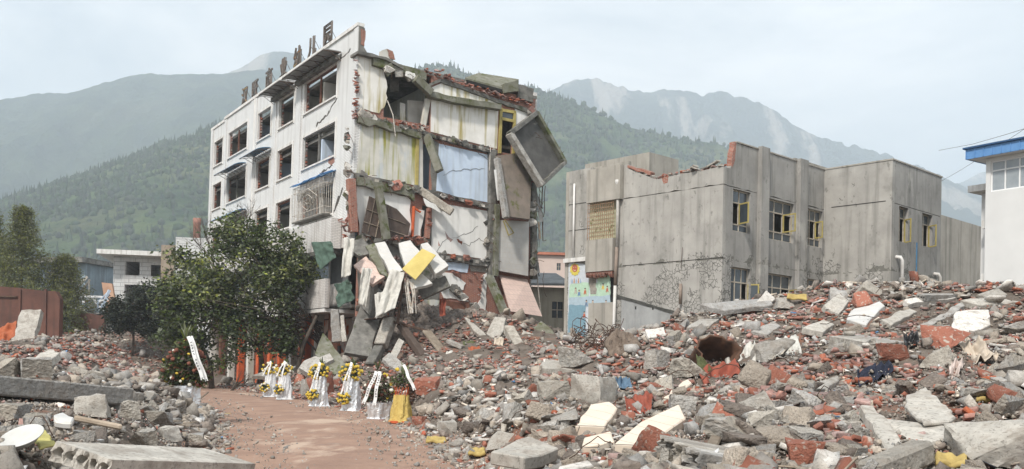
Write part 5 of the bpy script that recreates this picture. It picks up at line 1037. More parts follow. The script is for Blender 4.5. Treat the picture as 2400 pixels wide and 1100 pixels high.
# ================================================================ memorial flower stands
def crinkle(name, c, c2, metal, rough):
    return mat(name, c, c2, 6, rough=rough, metallic=metal, bump=.5, bscale=7, bdist=.09, spec=.5)
M['foil'] = crinkle('silver_foil', (.78, .79, .80), (.66, .67, .68), .6, .38); M['wrap'] = crinkle('white_plastic_wrap', (.70, .71, .72), (.62, .63, .65), 0, .6); M['ypaper'] = crinkle('yellow_paper', (.55, .41, .12), (.46, .33, .09), 0, .75)
M['ribbon'] = mat('white_ribbon', (.80, .80, .79), (.72, .72, .71), 4, rough=.6, bump=.1); M['ink'] = mat('ink', (.13, .13, .15), None, 4, bump=0)
M['fy'] = mat('yellow_petals', (.66, .50, .08), (.48, .32, .04), 8, rough=.8, bump=.5, rnd=.15); M['fw'] = mat('white_petals', (.76, .74, .66), (.64, .6, .5), 8, rough=.8, bump=.5, rnd=.12); M['fd'] = mat('withered_petals', (.20, .075, .05), (.12, .05, .035), 8, rough=.9, bump=.4, rnd=.3)
M['sleaf'] = leafmat('stand_leaves', (.13, .17, .045), (.06, .09, .025)); M['sleaf_d'] = leafmat('withered_leaves', (.20, .09, .05), (.11, .05, .03)); M['blade'] = leafmat('blade_leaves', (.24, .27, .07), (.15, .19, .05))
def flower_mesh(name, m, seed):
    V, Fq = ICO[2]; rs = np.random.RandomState(seed); V = V * 1.6 * (1 + .16 * np.sin(np.arctan2(V[:, 1], V[:, 0]) * 9)[:, None] * (1 - np.abs(V[:, 2:3]))) * (1 + rs.uniform(-.1, .1, (len(V), 1))); V[:, 2] *= .7; return npmesh(name, V, Fq, m)
FL = dict(y=flower_mesh('flower', M['fy'], 1), w=flower_mesh('flower', M['fw'], 2), d=flower_mesh('flower', M['fd'], 3))
def tuft(c, n, rad, size, m, par, rs, name='leaves', flat=.75):
    v = rs.normal(size=(n, 3)); v /= np.linalg.norm(v, axis=1, keepdims=True); C = np.array(c) + v * (rs.rand(n, 1) ** .5) * np.array(rad); return link(name, leaf_mesh(name, C, None, size, m, rs, .38), par)
def blades(c, n, L_, m, par, rs, name='blade_spray'):
    s = MB()
    for k in range(n):
        a = rs.uniform(0, 6.283); t = rs.uniform(.15, .9); d = Vector((math.cos(a) * t, math.sin(a) * t, 1)).normalized(); p = Vector(c); e = p + d * L_ * rs.uniform(.6, 1.1); mid = p.lerp(e, .55) + Vector((0, 0, .06)); w = Vector((-math.sin(a), math.cos(a), 0)) * .018; e.z -= .08 * t
        s.add([p - w, p + w, mid + w, mid - w, e], [(0, 1, 2, 3), (3, 2, 4)])
    return s.build(name, m, par)
def flowers(c, rad, cols, n, par, rs, r=.045):
    c = Vector(c)
    for k in range(n):
        v = Vector(rs.normal(size=3)); v.normalize(); v.y = -abs(v.y) * .9
        p = c + Vector((v.x * rad[0], v.y * rad[1], v.z * rad[2])); o = link('flower', FL[cols[k % len(cols)]], par); o.location = p; s = r * rs.uniform(.75, 1.25); o.scale = (s, s, s); o.rotation_euler = (rs.uniform(.8, 1.6), 0, rs.uniform(-.6, .6))
def ribbon(a, b, w, par, rs, marks=9, sag=.04, tail=True):
    a, b = Vector(a), Vector(b); n = 14; L1 = []; L2 = []; d = (b - a).normalized(); side = d.cross(Vector((0, -1, 0))).normalized() * w / 2; cen = []
    for i in range(n + 1):
        f = i / n; p = a.lerp(b, f) + Vector((.012 * math.sin(f * 9), -sag * math.sin(f * math.pi) - .01 * math.sin(f * 14), 0)); cen.append(p); L1.append(p - side); L2.append(p + side)
    s = MB()
    for i in range(n): s.add([L1[i], L2[i], L2[i + 1], L1[i + 1]], [(0, 1, 2, 3)])
    if tail: e = cen[-1]; s.add([L1[-1], L2[-1], e + d * .02, L1[-1] + d * w * .7, L2[-1] + d * w * .7], [(0, 2, 3), (1, 4, 2)])
    o = s.build('ribbon', M['ribbon'], par); t = o.modifiers.new('t', 'SOLIDIFY'); t.thickness = .004; t.offset = 0
    if marks:
        q = MB()
        for k in range(marks):
            c = cen[2 + int((n - 3) * k / marks)] + Vector((0, -.008, 0)); u_ = side.normalized()
            for j in range(5):
                f = c + u_ * rs.uniform(-.3, .3) * w * .7 + d * rs.uniform(-.3, .3) * w * .55; g_ = (u_ if rs.rand() < .55 else d) * w * rs.uniform(.1, .22); h_ = (d if abs(g_.normalized().dot(u_)) > .5 else u_) * .0045
                q.add([f - g_ - h_, f + g_ - h_, f + g_ + h_, f - g_ + h_], [(0, 1, 2, 3)])
        q.build('writing', M['ink'], o)['kind'] = 'stuff'
    return o
def wrapcone(par, r0, r1, z0, z1, m, rs, name='wrapping'):
    n = 26; prof = [(r0 * 1.12, z0), (r0, z0 + .04)] + [(r0 + (r1 - r0) * (i / 8) ** .8, z0 + (z1 - z0) * i / 8) for i in range(1, 9)] + [(0.01, z1)]; ph = rs.uniform(0, 6, 4)
    s = MB().lathe(prof, n, (0, 0, 0), lambda t, z: 1 + .10 * math.sin(3 * t + ph[0] + z * 2) + .07 * math.sin(7 * t + ph[1] - z * 5) + .05 * math.sin(13 * t + ph[2] + z * 9)); o = s.build(name, m, par, smooth=False)
    return o
def stand(px, pyb, H, kind, label, seed):
    b = G(px, pyb) if False else P(px, pyb, EYE * F / max(20, (pyb - HZ + (px - CX) * -math.tan(ROLL)))); x, y = b.x, b.y; z = gz(x, y) + .03
    # solve the depth at which this pixel meets the ground
    for _ in range(12):
        d = ray(px, pyb); y = (z - EYE) / d.z; x = d.x * y; z = gz(x, y) + .03
    rs = np.random.RandomState(seed); T_ = empty('flower_stand', (x, y, z)); top(T_, label, 'flower stand', 'memorial flower stands along the road')
    T_.rotation_euler.z = math.atan2(-x, y) * .9
    if kind in ('white', 'silver'):
        m = M['wrap'] if kind == 'white' else M['foil']; cols = 'yyw' if kind == 'white' else 'yyy'
        if kind == 'white': cols = 'ywywy'
        wrapcone(T_, .21 * H, .14 * H, 0, .70 * H, m, rs)
        tuft((-.02, -.05, .80 * H), 260, (.24 * H, .14 * H, .2 * H), .13, M['sleaf'], T_, rs); flowers((-.04, -.08, .80 * H), (.24 * H, .13 * H, .18 * H), cols, 40, T_, rs, .034 * H)
        tuft((-.16 * H, -.2 * H, .27 * H), 170, (.15 * H, .1 * H, .14 * H), .11, M['sleaf'], T_, rs); flowers((-.16 * H, -.24 * H, .27 * H), (.13 * H, .08 * H, .12 * H), cols, 24, T_, rs, .030 * H)
        blades((.06, .02, .88 * H), 16, .3 * H, M['sleaf'], T_, rs)
        ribbon((.0, -.22 * H, 1.02 * H), (-.1 * H, -.30 * H, .42 * H), .034 * H, T_, rs, 0 if kind == 'white' else 7); ribbon((-.02, -.2 * H, 1.03 * H), (-.22 * H, -.26 * H, .62 * H if kind == 'white' else .36 * H), .03 * H, T_, rs, 5 if kind == 'silver' else 0)
    elif kind == 'basket':
        wrapcone(T_, .20 * H, .22 * H, 0, .30 * H, M['foil'], rs)
        for c, r_ in (((0, 0, .62 * H), (.30 * H, .2 * H, .32 * H)), ((.1 * H, -.08, .45 * H), (.24 * H, .16 * H, .16 * H)), ((-.12 * H, -.05, .42 * H), (.2 * H, .16 * H, .14 * H))): tuft(c, 330, r_, .12, M['sleaf'], T_, rs); tuft(c, 230, r_, .11, M['sleaf_d'], T_, rs)
        flowers((0, -.05, .55 * H), (.28 * H, .2 * H, .3 * H), 'dydw', 22, T_, rs, .035 * H); blades((-.03, -.02, .9 * H), 14, .26 * H, M['blade'], T_, rs)
        ribbon((-.04 * H, -.26 * H, .88 * H), (-.26 * H, -.34 * H, .32 * H), .06 * H, T_, rs, 9); ribbon((.02 * H, -.27 * H, .88 * H), (-.07 * H, -.36 * H, .30 * H), .06 * H, T_, rs, 9)
    elif kind == 'yellow':
        wrapcone(T_, .20 * H, .13 * H, .02 * H, .48 * H, M['ypaper'], rs)
        MB().lathe([(.0, -.01), (.225 * H, 0), (.225 * H, .035 * H), (.2 * H, .04 * H), (.0, .042 * H)], 20).build('red_base', M['orange'], T_)
        q = MB()
        for k in range(14): a = k * .449; q.tube([(.115 * H * math.cos(a), .115 * H * math.sin(a), .46 * H), (.13 * H * math.cos(a + .4), .13 * H * math.sin(a + .4), .62 * H)], .009, 4)
        q.build('red_basket', M['orange'], T_)
        for c, r_ in (((0, 0, .72 * H), (.22 * H, .16 * H, .14 * H)), ((.16 * H, 0, .5 * H), (.07 * H, .07 * H, .2 * H))): tuft(c, 260, r_, .12, M['sleaf'] if c[0] == 0 else M['sleaf_d'], T_, rs); tuft(c, 130, r_, .1, M['sleaf_d'], T_, rs)
        blades((.05, 0, .8 * H), 18, .3 * H, M['blade'], T_, rs); flowers((-.1 * H, -.1, .9 * H), (.05, .04, .05), 'y', 3, T_, rs, .03 * H); ribbon((.02 * H, -.2 * H, 1.0 * H), (.2 * H, -.24 * H, .6 * H), .05 * H, T_, rs, 0)
    else:
        wrapcone(T_, .17 * H, .15 * H, 0, .26 * H, M['foil'], rs)
        for c, r_, n in (((0, 0, .46 * H), (.27 * H, .18 * H, .24 * H), 900), ((-.12 * H, -.06, .38 * H), (.17 * H, .13 * H, .14 * H), 330), ((.12 * H, -.05, .36 * H), (.17 * H, .13 * H, .13 * H), 330), ((.01, 0, .68 * H), (.15 * H, .12 * H, .16 * H), 300)): tuft(c, n, r_, .15, M['sleaf'], T_, rs); tuft(c, int(n * .3), [q * 1.08 for q in r_], .12, M['blade'], T_, rs); tuft(c, int(n * .5), r_, .13, M['sleaf_d'], T_, rs)
        flowers((0, -.06, .46 * H), (.26 * H, .19 * H, .26 * H), 'dddwddyd', 46, T_, rs, .022 * H); blades((.0, 0, .78 * H), 34, .26 * H, M['blade'], T_, rs)
        ribbon((.03 * H, -.2 * H, .84 * H), (.19 * H, -.25 * H, .36 * H), .04 * H, T_, rs, 9); ribbon((.06 * H, -.185 * H, .84 * H), (.235 * H, -.22 * H, .34 * H), .034 * H, T_, rs, 0)
    return T_
G = None
stand(634, 930, 1.5, 'white', 'white-wrapped flower stand farthest along the row, white and yellow blooms', 1); stand(667, 936, 1.52, 'white', 'second white-wrapped flower stand, with a round lower posy', 2)
stand(749, 952, 1.5, 'silver', 'silver foil flower stand with yellow chrysanthemums and one long ribbon', 3); stand(823, 963, 1.52, 'silver', 'silver foil flower stand with wide yellow bouquet and two crossed ribbons', 4)
stand(886, 981, 1.5, 'basket', 'withered leafy basket on crumpled foil with two lettered white ribbons', 5); stand(941, 991, 1.5, 'yellow', 'flower stand wrapped in yellow paper on a red base', 6); stand(433, 974, 2.05, 'wreath', 'large withered wreath with slanting white ribbon beside the near rubble', 7)
# ================================================================ single pieces that stand out in the wreck
_ys = np.arange(6.5, 92, .08)
def G(px, py):
    d = ray(px, py); h = ground_h(d.x * _ys, _ys); z = EYE + d.z * _ys; w = np.where(z <= h)[0]; i = w[0] if len(w) else len(_ys) - 1
    y = float(_ys[i]); return Vector((d.x * y, y, float(h[i])))
EXCL = []
def settle(q):
    """slide a piece along its sight lines until none of it lies under the heap"""
    d = 0.0
    for v in q:
        if len(v) == 3 and v[2] < 36: d = max(d, v[2] - G(v[0], v[1]).y + .2)
    q = [(a, b, Y - d) for a, b, Y in q]; EXCL.append(([(a, b) for a, b, _ in q], min(v[2] for v in q), max(v[2] for v in q))); return q
def rebase(vs):
    z = min(v.z for v in vs); c = sum(vs, Vector()) / len(vs); return Vector((c.x, c.y, z))
def slabq(name, label, cat, q, th, m, amp=.0, step=.3, seed=0, bevel=.015, rim=None):
    q = [P(*v) for v in settle(q)]; nr = Vector()
    for i in range(len(q)): nr += (q[i]).cross(q[(i + 1) % len(q)])
    nr.normalize()
    if nr.dot(Vector((0, 1, -.35))) < 0: nr = -nr
    q2 = jag(q, amp, step, seed, (0, 1, 2)) if amp else q; o0 = rebase(q2); o = MB().prism([v - o0 for v in q2], tuple(nr * th)).build(name, m); o.location = o0
    if bevel: b = o.modifiers.new('b', 'BEVEL'); b.width = bevel; b.segments = 1; b.limit_method = 'ANGLE'; b.angle_limit = R(50)
    top(o, label, cat)
    if rim: MB().prism([v - o0 + nr * (-.006) for v in q], tuple(nr * .004)).build('tile_face', rim, o)
    return o
def barq(name, label, cat, a, b, w, h, m, bevel=.02, up=(0, 0, 1)):
    hw = max(w, h) * F / a[2] * .5; a, b = settle([a, b]); EXCL[-1] = ([(a[0], a[1] - hw), (b[0], b[1] - hw), (b[0], b[1] + hw), (a[0], a[1] + hw)],) + EXCL[-1][1:]; a = P(*a); b = P(*b); o0 = rebase([a, b]); o = MB().bar(a - o0, b - o0, w, h, up).build(name, m, None, bevel=bevel); o.location = o0; return top(o, label, cat)
def hollow(name, label, A0, B0, C0, T_, n, m, seed=0, rough=.03):
    """hollow-core floor slab: A0->B0 is the broken end across the cores, A0->C0 runs along them"""
    D0 = (B0[0] + C0[0] - A0[0], B0[1] + C0[1] - A0[1], B0[2] + C0[2] - A0[2]); A0, B0, D0, C0 = settle([A0, B0, D0, C0]); A0, B0, C0 = P(*A0), P(*B0), P(*C0); wv = B0 - A0; lv = C0 - A0; lv = lv - wv * (lv.dot(wv) / wv.length_squared); nv = wv.cross(lv).normalized()
    if nv.z > 0: nv = -nv
    rs = np.random.RandomState(seed); W_ = wv.length; wd = wv.normalized(); cw = W_ / n; r = min(T_ * .34, cw * .36); k = 16; s = MB(); o0 = rebase([A0, B0, C0, A0 + nv * T_])
    for c in range(n):
        ring = []; hw, hh = cw / 2, T_ / 2
        for px_, py_ in [(hw, f * hh) for f in (-1, -.5, 0, .5)] + [(-f * hw, hh) for f in (-1, -.5, 0, .5)] + [(-hw, -f * hh) for f in (-1, -.5, 0, .5)] + [(f * hw, -hh) for f in (-1, -.5, 0, .5)]:
            t = math.atan2(py_ / hh, px_ / hw); ring.append(((math.cos(t) * r, math.sin(t) * r), (px_, py_)))
        vs = []
        for end in (0, 1):
            for (ix, iy), (ox, oy) in ring:
                e = lv.normalized() * (rs.uniform(-1, 1) * rough) if end == 0 else Vector()
                for x, y in ((ix, iy), (ox, oy)): vs.append(A0 - o0 + wd * (cw * (c + .5) + x) + nv * (T_ / 2 + y) + lv * end + e)
        fs = []
        for i in range(k):
            j = (i + 1) % k; a, b = 2 * i, 2 * j; e = 2 * k
            fs += [(a, a + 1, b + 1, b), (e + a, e + b, e + b + 1, e + a + 1), (a, b, e + b, e + a), (a + 1, e + a + 1, e + b + 1, b + 1)]
        s.add(vs, fs)
    o = s.build(name, m); o.location = o0; return top(o, label, 'slab')
def cloth(name, label, c4, m, folds=6, amp=.08, seed=0, cat='cloth', nu=26, nv=22, bulge=.0, thick=.008):
    q = [P(*v) for v in settle(c4)]; rs = np.random.RandomState(seed); ph = rs.uniform(0, 6, 6); nr = (q[1] - q[0]).cross(q[3] - q[0]).normalized(); o0 = rebase(q); s = MB(); vs = []; us = np.linspace(0, 1, nu); vv = np.linspace(0, 1, nv); UU, VV = np.meshgrid(us, vv); nz = fbm(UU * 3.2 + seed, VV * 3.2, s=seed, o=4)
    for j, v in enumerate(vv):
        for i, u_ in enumerate(us):
            p = q[0].lerp(q[1], u_).lerp(q[3].lerp(q[2], u_), v); f = amp * (math.sin(folds * math.pi * u_ + ph[0] + 2.3 * v + 2.2 * nz[j, i]) * .32 + math.sin(folds * 1.7 * math.pi * u_ + ph[1] - 3.1 * v) * .16 + nz[j, i] * 1.3); p = p + nr * (f + bulge * math.sin(math.pi * u_) * math.sin(math.pi * v)); edge = (nz[j, i]) * amp * .35; vs.append(p - o0 + Vector((edge if i in (0, nu - 1) else 0, 0, edge if j in (0, nv - 1) else 0)))
    s.add(vs, [(j * nu + i, j * nu + i + 1, (j + 1) * nu + i + 1, (j + 1) * nu + i) for j in range(nv - 1) for i in range(nu - 1)])
    o = s.build(name, m, None, smooth=True); o.location = o0; t = o.modifiers.new('t', 'SOLIDIFY'); t.thickness = thick; t.offset = 0; return top(o, label, cat)
def lump(name, label, px, py, size, m, seed, cat='chunk', dz=.25, sub=4, asp=(1, .85, .7), rz=0.0, dY=0.0):
    p = G(px, py); r_ = size / p.y * F * .5; EXCL.append(([(px - r_, py - r_), (px + r_, py - r_), (px + r_, py + r_ * .1), (px - r_, py + r_ * .1)], p.y - 1, p.y)); V, Fq = rockp(seed, 15, (1, 1, 1), 6, .06); o = link(name, npmesh(name, V, Fq, m, smooth=True)); o.scale = [size * a for a in asp]; o.location = (p.x, p.y + dY, p.z + size * asp[2] * dz); o.rotation_euler = (0, 0, rz); 
    try: o.data.set_sharp_from_angle(angle=R(26))
    except Exception: pass
    return top(o, label, cat)
def Yg(px, py, d=0.0): return G(px, py).y + d
C_ = {k: mat('cloth_' + k, c, tuple(q * .75 for q in c), 5, rough=.95, bump=.25, bscale=30) for k, c in dict(white=(.60, .58, .53), red=(.30, .085, .055), navy=(.025, .03, .05), beige=(.55, .47, .38), green=(.09, .14, .11), black=(.02, .02, .022), blue=(.12, .19, .27), orange=(.40, .12, .055), pinkish=(.6, .5, .45), olive=(.10, .11, .05)).items()}
M['cream'] = mat('cream_floor_tile', (.70, .60, .49), (.62, .53, .43), 1.4, rough=.6, bump=.05, dirt=(.4, .33, .27, 3, .68)); overlay(M['cream'], brick_mask(1.0, .40, .40, .006), (.22, .19, .16))
M['foam'] = mat('yellow_foam', (.46, .35, .13), (.34, .25, .09), 6, bump=.3); M['doorY'] = mat('yellow_door', (.58, .47, .16), (.5, .39, .12), 2, rough=.6, bump=.08, dirt=(.3, .22, .08, 3, .66))
# ---- near left heap
barq('concrete_beam', 'long grey concrete beam lying across the near heap', 'beam', (-60, 900, 15.6), (292, 930, 18.2), .55, .34, M['conc'], .03)
bw = P(-60, 905, 15.9), P(285, 932, 18.3); o0 = rebase([bw[0], bw[1]]); o = MB().bar(bw[0] - o0 + Vector((0, .28, -.42)), bw[1] - o0 + Vector((0, .28, -.36)), .2, .62).build('beam_web', M['conc_d']); o.location = o0; top(o, 'dark web hanging below the long concrete beam', 'beam')  # web in darker concrete than the beam, adding to its shade by colour
EXCL.append(([(-70, 895), (300, 925), (285, 958), (-70, 975)], 12, 18.5))
hollow('hollow_core_slab', 'pale hollow-core slab with round end holes by the white basin', (130, 1034, 8.0), (266, 1078, 7.75), (205, 968, 10.4), .17, 5, M['conc_l'], 3)
p = G(98, 1080); bs = MB().lathe([(0, .0), (.13, .0), (.19, .06), (.205, .062), (.20, .07), (.185, .068), (.125, .012), (0, .012)], 28).build('enamel_basin', mat('enamel', (.60, .60, .58), (.50, .49, .46), 4, rough=.35, bump=.05), None, smooth=True); bs.location = (p.x, p.y - .35, p.z + .2); EXCL.append(([(60, 1045), (140, 1045), (140, 1100), (60, 1100)], 5, p.y)); bs.rotation_euler = (R(28), R(-8), 0); top(bs, 'white enamel basin beside the hollow-core slab', 'basin')
slabq('leaning_slab', 'rough concrete slab standing upright in the far heap', 'slab', [(24, 808, 44), (50, 727, 45), (96, 725, 45), (76, 805, 44)], .32, M['conc_l'], .05, .3, 4)
cloth('orange_sheet', 'orange sheet spilling beside the upright slab', [(-15, 772, 43), (40, 752, 43.5), (38, 790, 42.5), (-15, 806, 42.5)], C_['orange'], 4, .15, 3)
slabq('grey_slab', 'long pale slab lying flat below the brick heap', 'slab', [(20, 862, 26), (118, 817, 29), (140, 826, 28), (60, 872, 25)], .2, M['conc_l'], .04, .4, 5)
slabq('yellow_board', 'torn yellow-green board beside the basin', 'board', [(66, 1014, 9.4), (104, 1006, 9.8), (132, 1040, 9.0), (92, 1050, 8.8)], .03, mat('yellow_green_board', (.48, .44, .16), (.36, .32, .12), 4, bump=.1), .02, .1, 6)
slabq('tile_piece', 'small white tiled wall piece on the near heap', 'fragment', [(126, 972, 11.5), (148, 966, 11.7), (174, 978, 11.5), (168, 992, 11.3), (128, 988, 11.3)], .08, M['tile_fl'], .01, .1, 7)
barq('brown_batten', 'curved brown batten lying over the near boulders', 'batten', (174, 980, 11.2), (286, 1002, 11.0), .05, .07, M['wood'])
for k, (x, y, s_, m_, lab) in enumerate(((222, 962, .62, 'conc_l', 'pale boulder below the long concrete beam'), (330, 1040, .52, 'conc', 'smooth-faced boulder behind the hollow-core slab'), (300, 965, .5, 'conc', 'grey boulder between the beam and the wreath'), (370, 985, .5, 'conc', 'round boulder at the middle of the roadside pile'), (395, 1020, .48, 'conc_l', 'ridged pale boulder near the road edge'), (455, 1035, .5, 'conc', 'speckled boulder at the road edge'), (30, 975, .5, 'conc', 'grey boulder under the left end of the beam'), (85, 868, .75, 'conc', 'long grey boulder above the concrete beam'), (20, 868, .8, 'conc', 'broad grey boulder at the picture edge above the beam'))):
    lump('boulder', lab, x, y + 12, s_ * .8, M[m_], 900 + k, 'boulder', .3, 4, (1.1, .9, .75), k)
# ---- right slope
hollow('hollow_core_slab', 'big hollow-core slab tilted on the right slope', (2260, 1004, 9.7), (2174, 1044, 9.2), (2134, 898, 12.0), .14, 4, M['conc_l'], 5)
slabq('screed_layer', 'cracked screed layer lying on the big hollow-core slab', 'slab', [(2124, 925, 11.0), (2170, 905, 11.6), (2240, 975, 10.0), (2226, 986, 9.8), (2165, 990, 9.7), (2120, 950, 10.6)], .05, M['conc_l'], .02, .12, 8)
slabq('floor_strip', 'leaning strip of broken floor slab left of the big slab', 'slab', [(2016, 948, 10.6), (2048, 950, 10.7), (2114, 1035, 9.5), (2092, 1058, 9.2), (2050, 1010, 9.8)], .12, M['conc_l'], .03, .2, 9)
barq('concrete_post', 'broken concrete post end in the near corner', 'post', (2035, 1112, 8.2), (2165, 1058, 8.7), .24, .22, M['conc'], .03)
lump('boulder', 'great pale boulder near the bottom corner', 2330, 1085, .72, M['conc_l'], 950, 'boulder', .3, 4, (1.1, .9, .7))
sp = [(1440, 1040, 10.5), (1500, 990, 11.3), (1592, 947, 12.2), (1607, 980, 11.5), (1512, 1045, 10.4)]
slabq('cream_slab', 'long cream tiled slab sloping toward the road', 'slab', sp, .13, M['cream'], 0, .3, 1)
slabq('cream_slab', 'cream slab with a dark stain near the roadside chunks', 'slab', [(1348, 998, 13.0), (1384, 948, 14.0), (1428, 941, 14.2), (1447, 955, 13.8), (1418, 1000, 12.9)], .18, M['cream'], .015, .2, 2)
slabq('cream_block', 'cream square block with a round pipe hole', 'block', [(1362, 1048, 10.6), (1368, 1026, 10.9), (1432, 1010, 10.9), (1440, 1034, 10.5)], .22, M['cream'], .01, .2, 3)
hollow('hollow_core_slab', 'rough broken hollow-core slab below the long cream slab', (1545, 1018, 11.0), (1640, 1062, 10.3), (1592, 998, 12.2), .15, 5, M['conc'], 6, .08)
slabq('wood_plank', 'grey weathered plank pointing up the slope', 'plank', [(1620, 1102, 9.0), (1682, 992, 10.8), (1706, 996, 10.8), (1652, 1106, 9.0)], .04, M['wood'], 0)
o = slabq('flat_topped_block', 'big concrete block with a flat white top', 'block', [(1262, 862, 26), (1278, 842, 27.5), (1340, 850, 27.5), (1342, 866, 26)], .5, M['conc_l'], .04, .3, 11); slabq('white_sheet', 'white sheet lying behind the flat-topped block', 'panel', [(1310, 838, 29), (1345, 826, 30.5), (1376, 838, 30), (1352, 848, 29)], .08, M['plaster'], .02, .3, 12)
# rusty tub
c = G(1676, 872); tb_ = MB().lathe([(.0, -.55), (.40, -.55), (.47, .0), (.52, .5), (.56, .56), (.50, .56), (.45, 0), (.38, -.48), (0, -.48)], 34, (0, 0, 0), lambda t, z: 1 + .07 * math.sin(3 * t + 1) + .05 * math.sin(5 * t) + (.06 * math.sin(11 * t) if z > .4 else 0)).build('rusty_tub', mat('rust_brown', (.13, .07, .045), (.07, .042, .03), 4, bump=.3), None, smooth=True); tb_.location = (c.x, c.y + .5, c.z + .28); tb_.rotation_euler = (R(68), 0, R(14)); tb_.scale = (.95, .7, .8); EXCL.append(([(1632, 800), (1722, 800), (1722, 872), (1632, 872)], 10, c.y)); top(tb_, 'rusty brown tub lying open on the slope', 'tub')
Y1 = Yg(1690, 880)
cloth('red_blanket', 'red blanket spilled below the rusty tub', [(1636, 868, Y1 + .6), (1722, 848, Y1 + 1.4), (1738, 872, Y1 + .3), (1650, 902, Y1 - .3)], C_['red'], 5, .12, 5, bulge=.18)
cloth('yellow_rag', 'small yellow cloth at the mouth of the rusty tub', [(1632, 832, Y1 + .9), (1648, 838, Y1 + .8), (1668, 868, Y1 + .4), (1634, 876, Y1 + .4)], C_['olive'], 3, .06, 6)
Y2 = Yg(1760, 850); cloth('pale_sacks', 'crumpled pale sacks right of the rusty tub', [(1702, 812, Y2 + 1.2), (1770, 806, Y2 + 1.3), (1772, 852, Y2), (1700, 856, Y2)], C_['white'], 7, .16, 7, bulge=.2)
cloth('pale_sheet', 'wrinkled pale sheet on the mid slope below the school', [(1795, 800, Yg(1795, 815)), (1870, 782, Yg(1870, 800)), (1878, 830, Yg(1870, 830) - .2), (1800, 842, Yg(1800, 845) - .2)], C_['white'], 8, .12, 17, bulge=.15)
Y3 = Yg(2050, 895); cloth('dark_trousers', 'dark blue trousers lying on the rubble', [(2008, 872, Y3 + .4), (2052, 848, Y3 + .9), (2062, 884, Y3 + .2), (2014, 904, Y3 - .1)], C_['navy'], 3, .08, 8, cat='trousers', bulge=.12); cloth('dark_jacket', 'dark blue cloth folded beside the trousers', [(2048, 858, Y3 + .8), (2084, 845, Y3 + 1.0), (2096, 872, Y3 + .4), (2054, 890, Y3 + .1)], C_['navy'], 3, .08, 9, bulge=.1)
Y4 = Yg(2290, 845); cloth('beige_sheet', 'beige sheet crumpled high on the right slope', [(2246, 804, Y4 + 1.6), (2300, 800, Y4 + 1.6), (2342, 840, Y4 + .3), (2280, 850, Y4)], C_['beige'], 5, .14, 10, bulge=.12)
cloth('beige_rag', 'pale rag trailing below the beige sheet', [(2232, 845, Y4 + .2), (2262, 842, Y4 + .3), (2246, 885, Y4 - .9), (2225, 882, Y4 - .9)], C_['pinkish'], 4, .1, 11)
Y5 = Yg(2135, 812); cloth('black_bag', 'black plastic bag beside the pipe-cored slab', [(2118, 784, Y5 + .5), (2148, 778, Y5 + .6), (2154, 808, Y5), (2122, 814, Y5)], mat('black_plastic', (.02, .02, .022), None, 5, rough=.3, bump=.4, bscale=12), 5, .1, 12, 'bag', bulge=.15)
Y6 = Yg(1460, 915); cloth('blue_bag', 'crumpled blue bag among the grey chunks', [(1440, 888, Y6 + .3), (1476, 882, Y6 + .4), (1482, 908, Y6), (1444, 914, Y6)], C_['blue'], 5, .08, 13, 'bag', bulge=.12)
cloth('tarp', 'red and dark tarp scrap on the near slope', [(1462, 930, Yg(1470, 960) + .6), (1530, 925, Yg(1525, 950) + .6), (1525, 965, Yg(1525, 965)), (1470, 975, Yg(1470, 972))], C_['red'], 6, .08, 14)
for k, (x, y, w_, h_, lab) in enumerate(((1868, 1046, 42, 26, 'yellow cushion on the near slope'), (2310, 930, 40, 18, 'yellow foam strip right of the big slab'), (2230, 1078, 70, 22, 'yellow foam strip below the big hollow-core slab'), (1868, 696, 44, 14, 'yellow cloth on the crest before the school'), (1118, 1058, 36, 16, 'yellow sponge block among the roadside stones'), (1022, 1030, 44, 14, 'flat yellow foam at the road edge'))):
    Y = Yg(x, y + h_ / 2) - .02; cloth('yellow_foam', lab, [(x - w_ / 2, y - h_ / 2, Y + .3), (x + w_ / 2, y - h_ / 2 + 3, Y + .3), (x + w_ / 2 + 2, y + h_ / 2, Y), (x - w_ / 2 - 2, y + h_ / 2 - 3, Y)], M['foam'], 3, .03, 20 + k, 'foam', 14, 12, .05, .05)
